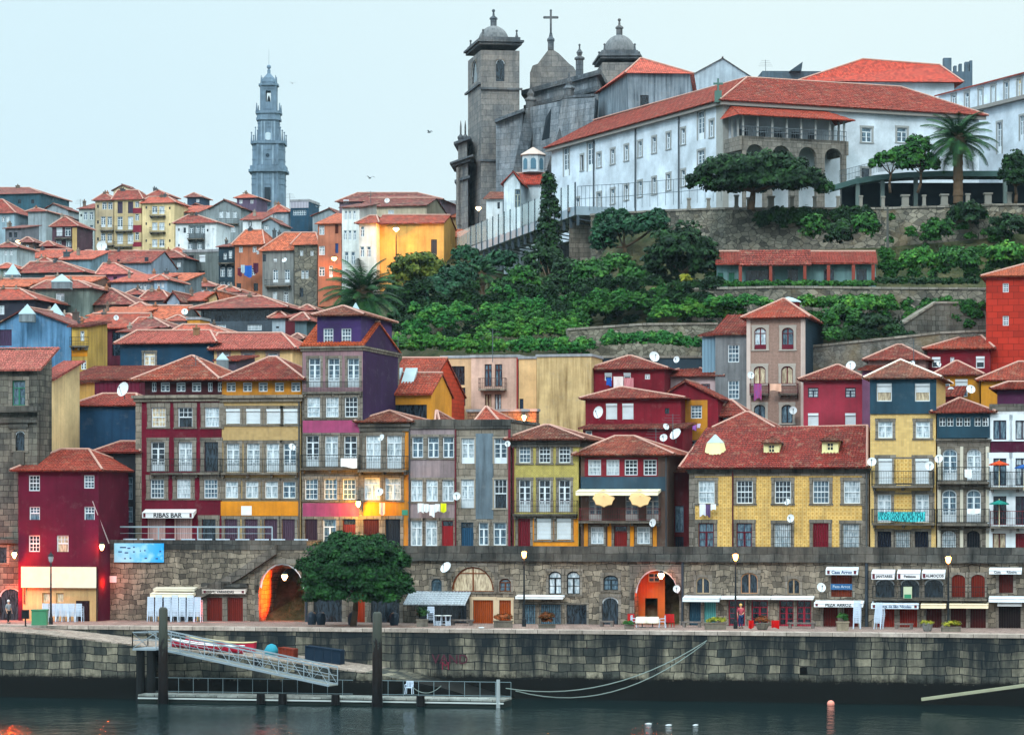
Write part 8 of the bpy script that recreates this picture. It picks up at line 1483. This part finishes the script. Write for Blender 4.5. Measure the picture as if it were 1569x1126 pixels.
for i, (x, w_) in enumerate([(1228, 44), (708, 36), (1060, 30), (930, 20), (1385, 28)]):
 p = qpt(x, 7.2, z=ZQ); L_ = w_*p.y/FPX/2; m = MB(); u2 = u
 obox(m, p, L_, ZQ+.32, ZQ+.42, -.25, .25)
 for s_ in (-.8, .8): obox(m, p+u*L_*s_, .1, ZQ, ZQ+.318, -.2, .2)
 o = m.build('stone_bench', masonry('6e6764', '5a5451', '3d3a38', 3, 2, .1, .4), None, p); o.location = p; tag(o, 'low granite bench '+['before the crimson shop doors', 'before the tall orange plank doors', 'before the teal and navy doors', 'left of the low arched black doorway', 'before the red doors at the right'][i], 'bench', 'granite benches on the promenade')
# bins, signs
p = qpt(61, -1.5, z=ZQ); m = MB(); m.box(p.x-.55, p.x+.55, p.y-.4, p.y+.4, ZQ+.1, ZQ+1.15); m.box(p.x-.6, p.x+.6, p.y-.45, p.y+.45, ZQ+1.151, ZQ+1.25); o = m.build('waste_container', plain('3f7a5a', .5), None, p); o.location = p; tag(o, 'green waste container beside the unlit lamp post', 'waste container')
p = qpt(39, -1.5, z=ZQ); m = MB(); m.rod(p, p+Vector((0, 0, .75)), .06); m.box(p.x-.25, p.x+.25, p.y-.2, p.y+.2, ZQ+.55, ZQ+1.2); o = m.build('litter_bin', plain('14181c', .5), None, p); o.location = p; tag(o, 'black litter bin on a post left of the green container', 'bin')
for i, x in enumerate((478, 492, 540, 604)):
 p = qpt(x, 6, z=ZQ); m = MB(); m.lathe(p, [(.3, 0), (.36, .3), (.36, .6), (.28, .85), (.1, .95)], 10); o = m.build('covered_bin', plain('232f3a', .35), None, p); o.location = p; tag(o, 'grey blue rounded cover '+['leftmost under the round tree', 'second under the round tree', 'just left of the round tree trunk', 'right of the round tree trunk'][i], 'cover', 'rounded covers under the round tree')
# blue information banner
@cached
def banner_mat(_=0):
 m, N, L, b = newmat('print'); sp = N.new('ShaderNodeSeparateXYZ'); L.new(uvout(N), sp.inputs[0]); mr = N.new('ShaderNodeMapRange'); a_, b_ = RW.on(176, 840), RW.on(252, 840); dd = Vector((b_.x-a_.x, b_.y-a_.y, 0)).normalized(); mr.inputs[1].default_value = a_.dot(dd); mr.inputs[2].default_value = b_.dot(dd); L.new(sp.outputs[0], mr.inputs[0]); n = noise(N, L, uvout(N), 1.2, 3)
 c = mixc(N, L, mr.outputs[0], ln('7fc4de'), ln('1590d0')); c = mixc(N, L, ramp(N, L, n, [(.45, 0.0), (.6, .5)]), c, ln('9fd4e6')); L.new(c, b.inputs['Base Color']); b.inputs['Roughness'].default_value = .5; return m
a, b = RW.on(176, 861), RW.on(252, 861); zt = RW.on(214, 832).z; m = MB(); m.prism([(a+nrm*.16).xy, (b+nrm*.16).xy, (b+nrm*.12).xy, (a+nrm*.12).xy], a.z, zt); e = thing('banner', 'bright blue printed banner fixed to the rough wall at the left', 'banner', a); m.build('sheet', banner_mat(), e, a)
m = MB(); rg = random.Random(4)
for t, v, s_ in [(.18, .78, .5), (.3, .74, .25), (.4, .8, .14), (.4, .55, .14), (.53, .6, .1), (.62, .62, .12), (.93, .58, .16), (.22, .2, .14), (.33, .22, .14), (.64, .22, .2), (.86, .2, .2), (.12, .55, .3), (.25, .5, .3)]:
 c = a.lerp(b, t)+nrm*.165; c.z = a.z+(zt-a.z)*v; m.prism([(c-u*s_/2+nrm*.004).xy, (c+u*s_/2+nrm*.004).xy, (c+u*s_/2).xy, (c-u*s_/2).xy], c.z-.05, c.z+.05)
m.build('printed_marks', plain('2a4a7a', .6), e, a)
m = MB(); a, b = RW.on(167, 892), RW.on(179, 892); m.prism([(a+nrm*.1).xy, (b+nrm*.1).xy, (b+nrm*.06).xy, (a+nrm*.06).xy], a.z, a.z+.5); o = m.build('notice_board', plain('c9d2d6'), None, a); o.location = a; tag(o, 'small white notice on the rough wall below the banner', 'notice')
m = MB(); a, b = AW.on(617, 909), AW.on(626, 909); m.prism([(a+nrm*.1).xy, (b+nrm*.1).xy, (b+nrm*.06).xy, (a+nrm*.06).xy], a.z, a.z+.5); o = m.build('green_sign', plain('2f8a6c'), None, a); o.location = a; tag(o, 'small green sign right of the round tree', 'sign')
a, b = AW.on(1386, 916), AW.on(1399, 916); m = MB(); m.prism([(a+nrm*.95).xy, (b+nrm*.95).xy, (b+nrm*.92).xy, (a+nrm*.92).xy], a.z, a.z+.85); o = m.build('menu_board', plain('a9b59a'), None, a); o.location = a; tag(o, 'pale picture board hung on the long dark balcony', 'board'); m = MB(); c = (a+b)/2+nrm*.955; m.prism([(c-u*.25+nrm*.004).xy, (c+u*.25+nrm*.004).xy, (c+u*.25).xy, (c-u*.25).xy], a.z+.02, a.z+.3); q = m.build('printed_marks', plain('2f7a5a'), None, a); q.parent = o
# graffiti on the river wall
def graffiti(txt, px, py, size, col, label):
 p = qpt(px, 0, py)+nrm*.12; o = bpy.data.objects.new('graffiti', text_mesh(txt, size, plain(col, .9), .003)); COL.objects.link(o); o.location = p; o.rotation_euler = (math.radians(90), 0, A0); return tag(o, label, 'graffiti')
graffiti('VAND', 690, 1010, .95, '4a2430', 'faded dark red spray painted letters on the river wall'); graffiti('M', 683, 1020, .8, '6a2434', 'small red spray painted sign under the faded letters')
# white rail on the upper walk at the left, electricity pole
a, b = qpt(176, 13.2, 807), qpt(417, 13.2, 807); a.z = b.z = (a.z+b.z)/2; m = MB(); m.obar(a, b, .09, .12); zb = RW.z1-.77
for t in (0, .28, .53, .79, 1): q = a.lerp(b, t); m.obar(q, (q.x, q.y, zb), .09, .09, (1, 0, 0))
m.obar(a.lerp(b, 0)-Vector((0, 0, .5)), b-Vector((0, 0, .5)), .03, .03); o = m.build('railing', plain('8fa0aa', .5), None, a); o.location = a; tag(o, 'long pale metal rail frame above the white chairs at the left', 'railing')
p = P(1360, 388, 276); t = P(1360, 316, 276); m = MB(); m.rod(p, t, .14, .1, 7); m.obar(P(1355, 322, 276), P(1365, 322, 276), .1, .1); m.tube([P(1340, 335, 276), P(1360, 348, 276), P(1386, 360, 276)], .03, 4); o = m.build('electricity_pole', plain('4d4f4c', .9), None, p); o.location = p; tag(o, 'grey electricity pole standing before the bastion wall', 'pole')
# leaning white pole beside the dark red house
m = MB(); a, b = qpt(142, 7.6, 768), qpt(167, 10.5, 832); m.rod(b, a, .05, .03, 5); o = m.build('flagpole', plain('c4ced4', .5), None, b); o.location = b; tag(o, 'thin white pole leaning from the wall across the dark red house', 'flagpole')
# ------------------------------------------------------------------ gangway, pontoon, piles, boats
def gangway():
 a, b = qpt(239, -8, 993), qpt(504, -10, 1050); e = thing('gangway', 'pale metal truss gangway sloping down from a railed landing to the pontoon', 'gangway', a); dv = b-a; side = Vector((-dv.y, dv.x, 0)).normalized()*1.4; al = plain('87959d', .4, .3)
 for s_, nm in ((0, 'truss'), (1, 'truss')):
  m = MB(); o_ = side*s_; H_ = Vector((0, 0, 1.2)); m.obar(a+o_, b+o_, .09, .14); m.obar(a+o_+H_, b+o_+H_, .08, .1); m.obar(a+o_+H_*.5, b+o_+H_*.5, .04, .04); n = 7
  for i in range(n+1):
   p = a.lerp(b, i/n)+o_; m.obar(p, p+H_, .06, .06, (1, 0, 0));
   if i < n: q = a.lerp(b, (i+1)/n)+o_; r_ = a.lerp(b, (i+.5)/n)+o_; m.obar(p, r_+H_, .03, .03, (0, 1, 0)); m.obar(r_+H_, q, .03, .03, (0, 1, 0))
  m.build(nm, al, e, a)
 m = MB(); m.add([a, b, b+side, a+side, a-Vector((0, 0, .06)), b-Vector((0, 0, .06)), b+side-Vector((0, 0, .06)), a+side-Vector((0, 0, .06))], [(0, 1, 2, 3), (7, 6, 5, 4), (0, 4, 5, 1), (1, 5, 6, 2)]); m.build('deck', plain('6b706c', .7), e, a)
 l0, l1 = qpt(203, -8, 993), a; m = MB(); L3 = side*1.6; m.prism([l0.xy, l1.xy, (l1+L3).xy, (l0+L3).xy], a.z-.15, a.z); H_ = Vector((0, 0, 1.1)); l0.z = a.z; c4 = [l0, l1, l1+L3, l0+L3]
 for p, q in ((c4[0], c4[1]), (c4[3], c4[0]), (c4[2], c4[3])):
  m.obar(p+H_, q+H_, .06, .06); m.obar(p+H_*.5, q+H_*.5, .04, .04); m.obar(p, p+H_, .07, .07, (1, 0, 0)); m.obar(q, q+H_, .07, .07, (1, 0, 0)); m.obar(p, q+H_, .04, .04)
 m.build('landing', al, e, a); m = MB()
 for p in (l0+Vector((.5, .4, 0)), l1+Vector((-.4, .4, 0)), l0+L3*.8+Vector((.5, 0, 0))): m.rod((p.x, p.y, -3), (p.x, p.y, a.z-.16), .35, .3, 9)
 m.build('support_pile', plain('171a1b', .9), e, a)
gangway()
def pontoon():
 a, b = qpt(212, -9.5, 1062), qpt(772, -9.5, 1062); a.z = b.z = .55; e = thing('pontoon', 'long low floating pontoon with thin railings moored before the river wall', 'pontoon', a); d = (b-a); d.z = 0; Ln = d.length; d.normalize(); n = Vector((-d.y, d.x, 0)); m = MB(); m.prism([a.xy, b.xy, (b+n*2.4).xy, (a+n*2.4).xy], -.3, .42); m.build('hull', plain('1c2422', .8), e, a)
 m = MB(); k = d*.02-n*.04; m.prism([(a-n*.05).xy, (b-n*.05).xy, (b+n*2.45).xy, (a+n*2.45).xy], .422, .55); m.build('deck', masonry('8f9692', '6c736f', '3f4543', 1.5, .4, .1, .5), e, a); m = MB(); m.obar(a-n*.09+Vector((0, 0, -.25)), b-n*.09+Vector((0, 0, -.25)), .06, .1); m.build('rubbing_strip', plain('a9b3b2', .6), e, a)
 rl = MB(); o_ = n*2.2; N_ = int(Ln/1.05)
 for i in range(N_+1):
  p = a+d*(Ln*i/N_)+o_;
  if abs(i/N_-.6) < .03: continue
  rl.rod(p, p+Vector((0, 0, 1.05)), .022, None, 4)
 for h_ in (1.05, .1): rl.obar(a+o_+Vector((0, 0, h_)), a+d*Ln*.57+o_+Vector((0, 0, h_)), .035, .035); rl.obar(a+d*Ln*.63+o_+Vector((0, 0, h_)), b+o_+Vector((0, 0, h_)), .035, .035)
 rl.build('railing', plain('6f8288', .5, .2), e, a)
 for i, t in enumerate((.345, .405, .55, .78)): m = MB(); p = a+d*Ln*t-n*.3; m.rod((p.x, p.y, .05), (p.x, p.y, .75), .3, .28, 10); m.build('fender', plain('0b0c0d', .7), e, a)
 for t in (.985,): m = MB(); p = a+d*Ln*t; m.rod((p.x, p.y, -1), (p.x, p.y, 1.9), .16, .12, 8); m.build('mooring_post', plain('8a9496', .7), e, a)
pontoon()
def pile(label, px, py0, wpx, d):
 t = qpt(px, d, py0); r = wpx*t.y/FPX/2; m = MB(); m.lathe((t.x, t.y, -4), [(r*1.15, 0), (r*1.15, 4.2), (r*1.02, 5), (r*.98, 8), (r*.93, t.z+4-.15), (r*.6, t.z+4)], 12); mt, N, L, b = newmat('wet_pile'); pos = geo(N).outputs['Position']; sp = N.new('ShaderNodeSeparateXYZ'); L.new(pos, sp.inputs[0]); n = noise(N, L, mapping(N, L, pos, (1, 1, .3)), 2.2, 6, .7); s_ = N.new('ShaderNodeMath'); s_.operation = 'MULTIPLY_ADD'; s_.inputs[1].default_value = .12; L.new(sp.outputs[2], s_.inputs[0]); L.new(n, s_.inputs[2])
 c = ramp(N, L, s_.outputs[0], [(.55, ln('07080a')), (.95, ln('1d1816')), (1.2, ln('141c22')), (1.5, ln('343832'))]); L.new(c, b.inputs['Base Color']); b.inputs['Roughness'].default_value = .5; bump(N, L, b, n, .8, .06)
 o = m.build('mooring_pile', mt, None, (t.x, t.y, 0), smooth=True); o.location = (t.x, t.y, 0); return tag(o, label, 'pile', 'mooring piles in the river')
pile('tall dark mooring pile before the head of the gangway', 250, 930, 14.5, -10.5); pile('tall dark mooring pile in the middle of the pontoon', 578, 937, 15.5, -10.8)
def boat(label, pa, pb, dA, beam, hull, rim, flip=False, name='rowing_boat', hh=.65):
 a, b = Vector(pa), Vector(pb); d = b-a; Ln = d.length; d.normalize(); side = Vector((-d.y, d.x, 0)).normalized(); up = d.cross(side); up = -up if up.z < 0 else up; e = thing(name, label, 'boat', a); m = MB(); K = 14; prof = 8; sg = -1 if flip else 1
 for i in range(K+1):
  t = i/K; wdt = beam*(max(.02, math.sin(math.pi*min(1, t*1.15+.02)))**.7 if t < .85 else .62*(1-(t-.85)*2)); sheer = hh*(1+.35*(2*t-1)**2)
  for j in range(prof+1): s_ = math.pi*j/prof; m.v.append(tuple(a+d*Ln*t+side*wdt/2*math.cos(s_)+up*sg*(sheer-sheer*math.sin(s_)**.6)))
 W = prof+1; m.f = [(i*W+j, (i+1)*W+j, (i+1)*W+j+1, i*W+j+1) for i in range(K) for j in range(prof)]; m.f += [tuple(K*W+j for j in range(W)), tuple(range(W-1, -1, -1))]; m.build('hull', plain(hull, .4), e, a)
 if not flip:
  r = MB();
  for j in (0, prof): r.tube([m.v[i*W+j] for i in range(K+1)], .05, 5)
  r.build('gunwale', plain(rim, .5), e, a); r = MB();
  for t in (.3, .5, .7): p = a+d*Ln*t+up*hh*.8; r.obar(p-side*beam*.42, p+side*beam*.42, .25, .04)
  r.build('thwart', plain('8d8068', .7), e, a)
 return e
def rpt(px, dd, lift=.05): p = qpt(px, dd, z=0); p.z = min(ZQ, ramp_z(px+ (0)))+lift; return p
boat('red rowing boat with a white rim lying on the slipway nearer the water', rpt(262, -4.6), rpt(372, -4.6), 0, 1.3, '9a1c34', 'd0d4d6', hh=.42); boat('red rowing boat with a pale yellow rim pulled up behind the other', rpt(284, -2.4), rpt(390, -2.4), 0, 1.4, 'a02038', 'b9b08a', hh=.6); boat('upturned dark red dinghy at the top of the slipway behind the gangway landing', rpt(216, -2.0, .1), rpt(246, -2.0, .1), 0, 1.5, '5a1220', 'b9b08a', True, 'upturned_dinghy', .6); boat('small upturned dark red dinghy right of the first mooring pile', rpt(262, -1.6, .1), rpt(284, -1.6, .1), 0, 1.2, '5a1220', 'b9b08a', True, 'upturned_dinghy', .5)
def crate(label, px0, px1, dd, h_, col, name='crate'):
 a, b = rpt(px0, dd), rpt(px1, dd); z = min(a.z, b.z); m = MB(); p = b-a; p.z = 0; L_ = p.length; p.normalize(); n = Vector((-p.y, p.x, 0)); m.prism([a.xy, b.xy, (b+n*1.2).xy, (a+n*1.2).xy], [a.z, b.z, b.z, a.z], [a.z+h_, b.z+h_, b.z+h_, a.z+h_]); e = thing(name, label, 'crate', a); m.build('box', plain(col, .8), e, a); m = MB()
 for t in (0, .25, .5, .75, 1): q = a.lerp(b, t)-n*.03; m.obar(q, q+Vector((0, 0, h_)), .06, .06, (1, 0, 0))
 m.obar(a-n*.03+Vector((0, 0, h_)), b-n*.03+Vector((0, 0, h_)), .08, .08); m.build('frame', plain(col, .6), e, a)
crate('rust red crate on the slipway', 427, 449, -3.4, .7, '6a2a1c'); crate('long dark blue steel box on the slipway right of the red crate', 468, 521, -3.2, 1.05, '122434', 'steel_box')
m = MB(); p = rpt(416, -2.6, .3); m.lathe(p, [(.4, -.3), (.55, .1), (.3, .5), (.05, .6)], 9); o = m.build('tarpaulin', plain('2a7f92', .8), None, p, smooth=True); o.location = p; tag(o, 'crumpled teal tarpaulin bundle left of the rust red crate', 'tarpaulin')
def rope(label, pts, d, sag=0, r=.035, col='6f7c78', n=14):
 a, b = qpt(pts[0][0], d[0], pts[0][1]), qpt(pts[1][0], d[1], pts[1][1]); v = [a.lerp(b, i/n)-Vector((0, 0, sag*4*(i/n)*(1-i/n))) for i in range(n+1)]; m = MB(); m.tube(v, r, 5); o = m.build('mooring_rope', plain(col, .9), None, a); o.location = a; return tag(o, label, 'rope', 'mooring ropes')
rope('upper strand of the long rope from the quay down to the pontoon end', [(1083, 981), (775, 1054)], (-.3, -9), 1.4); rope('lower strand of the long rope sagging to the pontoon end', [(1081, 984), (790, 1058)], (-.3, -8), 1.75, .035); rope('short slack line on the pontoon beside the white chair', [(632, 1052), (676, 1050)], (-9.8, -9.8), .45, .03)
a, b = qpt(1412, -4, 1071), qpt(1640, -4, 1040); m = MB(); m.obar(a, b, .35, .2); o = m.build('floating_boom', plain('8d8f78', .8), None, a); o.location = a; tag(o, 'pale slanting beam reaching out of the dark water at the right', 'beam')
p = qpt(1273, -2.5, z=.12); m = MB(); m.ball(p, .26, 12); o = m.build('buoy', plain('d98a78', .4), None, p, smooth=True); o.location = p; tag(o, 'round pink mooring buoy floating at the right', 'buoy')
def gull(label, pos, span=1.2, flying=True, rz=0, dark=False):
 m = MB(); m.lathe((0, 0, 0), [(.01, -.28), (.07, -.15), (.1, 0), (.08, .15), (.05, .24), (.01, .34)], 8); m.v = [(x, z_, -y*.9) for x, y, z_ in m.v]
 if flying:
  for s_ in (-1, 1): m.add([(s_*.05, .1, .02), (s_*.05, -.1, .02), (s_*span*.28, -.08, .22), (s_*span*.28, .12, .22), (s_*span*.5, -.02, .1), (s_*span*.5, -.1, .1)], [(0, 1, 2, 3), (3, 2, 5, 4)])
 else: m.add([(-.09, .1, .08), (.09, .1, .08), (0, -.35, .1)], [(0, 1, 2)])
 if not flying: m.v = [(x*.75, y*.75, z*.75) for x, y, z in m.v]
 o = m.build('gull', plain('5c686e' if dark else 'c9d0d4', .7), None); o.location = pos; o.rotation_euler[2] = rz; return tag(o, label, 'gull', 'gulls')
gull('gull flying high between the bell tower and the church', P(567, 273, 330), 1.3, True, .6, True); gull('gull flying low over the roofs right of the bell tower', P(487, 318, 330), 1.2, True, -.5, True); gull('gull flying alone left of the church tower top', P(658, 203, 330), 1.1, True, 1.0, True); gull('tiny distant gull right of the bell tower top', P(448, 128, 500), 1.3, True, .2, True)
for i, (x, y) in enumerate([(962, 1071), (994, 1110), (1025, 1112), (1066, 1112)]): Yv = CAMH*FPX/(y-HOR); gull(['gull on the water close under the river wall', 'leftmost gull of the three on the water in the foreground', 'middle gull of the three on the water in the foreground', 'rightmost gull of the three on the water in the foreground'][i], P(x, y, Yv)+Vector((0, 0, .06)), 1, False, 1.3+.3*i)
gull('gull perched on the quay edge near the orange plank doors', qpt(738, .6, z=ZQ+.12), 1, False, 1.2)
# ------------------------------------------------------------------ people
def skin_obj(name, pts, edges, rad, mat, parent=None, sub=1):
 me = bpy.data.meshes.new(name); me.from_pydata(pts, edges, []); ob = bpy.data.objects.new(name, me); COL.objects.link(ob)
 md = ob.modifiers.new('s', 'SKIN')
 for i, r in enumerate(rad): me.skin_vertices[0].data[i].radius = (r, r) if not hasattr(r, '__len__') else r
 me.skin_vertices[0].data[0].use_root = True; sb = ob.modifiers.new('u', 'SUBSURF'); sb.levels = sub; bpy.context.view_layer.update(); nm = bpy.data.meshes.new_from_object(ob.evaluated_get(bpy.context.evaluated_depsgraph_get())); bpy.data.objects.remove(ob)
 nm.materials.clear(); nm.materials.append(mat); nm.polygons.foreach_set('use_smooth', [True]*len(nm.polygons)); o = bpy.data.objects.new(name, nm); COL.objects.link(o)
 if parent is not None: o.parent = parent
 return o
def person(label, px, d, rz, top, trousers, hair, H_=1.68, step=.08, arm='hip'):
 p = qpt(px, d, z=ZQ+.005); s = H_/1.7; e = thing('person', label, 'person', p, None, rz); e.scale = (s,)*3
 J = {'pel': (0, 0, .92), 'wst': (0, 0, 1.08), 'che': (0, .01, 1.30), 'nek': (0, .0, 1.46), 'hd0': (0, -.01, 1.55), 'hd1': (0, -.02, 1.66), 'sL': (-.18, 0, 1.40), 'eL': (-.25, .02, 1.12), 'wL': (-.24, -.08, .88), 'sR': (.18, 0, 1.40), 'eR': (.26, .03, 1.13), 'wR': ((.12, -.2, 1.06) if arm == 'hip' else (.25, -.06, .88)), 'hL': (-.10, 0, .86), 'kL': (-.11, -.02-step, .48), 'aL': (-.12, .02-step, .08), 'tL': (-.13, -.14-step, .03), 'hR': (.10, 0, .86), 'kR': (.11, -.01+step, .48), 'aR': (.12, .06+step, .08), 'tR': (.13, -.10+step, .03)}
 R = dict(pel=.125, wst=.11, che=.135, nek=.055, hd0=.075, hd1=.095, sL=.06, eL=.042, wL=.028, sR=.06, eR=.042, wR=.028, hL=.09, kL=.058, aL=.038, tL=.035, hR=.09, kR=.058, aR=.038, tR=.035)
 E = [('pel', 'wst'), ('wst', 'che'), ('che', 'nek'), ('nek', 'hd0'), ('hd0', 'hd1'), ('che', 'sL'), ('sL', 'eL'), ('eL', 'wL'), ('che', 'sR'), ('sR', 'eR'), ('eR', 'wR'), ('pel', 'hL'), ('hL', 'kL'), ('kL', 'aL'), ('aL', 'tL'), ('pel', 'hR'), ('hR', 'kR'), ('kR', 'aR'), ('aR', 'tR')]
 pts = dict(J); rad = dict(R); ed = list(E)
 for sd, sx in (('L', -1), ('R', 1)):
  w_ = Vector(J['w'+sd]); f = (w_-Vector(J['e'+sd])).normalized(); x = Vector((0, 1, 0)).cross(f).normalized() if abs(f.y) < .9 else Vector((1, 0, 0)); y = f.cross(x); pm_ = w_+f*.07; pts['p'+sd] = tuple(pm_); rad['p'+sd] = (.02, .034); ed.append(('w'+sd, 'p'+sd))
  for i in range(4): q = 'f%s%d' % (sd, i); o_ = y*(-.03+.02*i); L_ = (.065, .078, .072, .055)[i]; pts[q+'a'] = tuple(pm_+f*.03+o_); pts[q+'b'] = tuple(pm_+f*(.03+L_)+o_+x*.02*-sx); rad[q+'a'] = .009; rad[q+'b'] = .008; ed += [('p'+sd, q+'a'), (q+'a', q+'b')]
  pts['th'+sd] = tuple(w_+f*.07-y*.05); rad['th'+sd] = .009; ed.append(('w'+sd, 'th'+sd))
 ks = list(pts); skin_obj('body', [pts[k] for k in ks], [(ks.index(a), ks.index(b)) for a, b in ed], [rad[k] for k in ks], plain('b98f78', .6), e)
 def sub(name, keys, extra, mat):
  kk = [k for k in keys]; skin_obj(name, [J[k] for k in kk], [(kk.index(a), kk.index(b)) for a, b in E if a in kk and b in kk], [R[k]+extra for k in kk], mat, e)
 sub('shirt', ['pel', 'wst', 'che', 'sL', 'eL', 'sR', 'eR'], .022, plain(top, .9)); sub('trousers', ['pel', 'hL', 'kL', 'aL', 'hR', 'kR', 'aR'], .020, plain(trousers, .9))
 m = MB(); m.lathe((0, .01, 1.66), [(.09, -.06), (.108, 0), (.1, .06), (.06, .11), (.01, .125)], 10); m.build('hair', plain(hair, .9), e, smooth=True); m = MB(); m.box(-.012, .012, -.135, -.1, 1.60, 1.64); m.box(-.04, -.02, -.118, -.10, 1.645, 1.66); m.box(.02, .04, -.118, -.10, 1.645, 1.66); m.box(-.025, .025, -.115, -.09, 1.575, 1.585); m.build('face', plain('8a5a4c', .7), e)
 for sx, k in ((-1, 'tL'), (1, 'tR')): m = MB(); t = J[k]; m.box(t[0]-.05, t[0]+.05, t[1]-.05, t[1]+.2, -.005, .07); m.build('shoe', plain('191a1c', .7), e)
 return e
person('person in a pink top and blue jeans standing at the crimson shop door', 1135, 6.5, .2, 'a04a54', '24365c', 'c9a35a'); person('white haired person in a grey jacket walking at the glowing corner far left', 13, 3.5, .9, '7f868c', '15161a', 'c9cbcc', step=.14, arm='x')
# ------------------------------------------------------------------ distant air
def haze():
 m, N, L, b = newmat('haze'); N.remove(b); v = N.new('ShaderNodeVolumePrincipled'); v.inputs['Color'].default_value = (.60, .80, .95, 1); v.inputs['Density'].default_value = HAZE_D; v.inputs['Anisotropy'].default_value = .2; L.new(v.outputs[0], N['Material Output'].inputs['Volume']); q = MB(); q.box(-420, 420, -20, 960, -5, 170); o = q.build('haze', m); o['kind'] = 'stuff'; o['label'] = 'thin bluish morning haze over the town'
HAZE_D = .00004
haze()
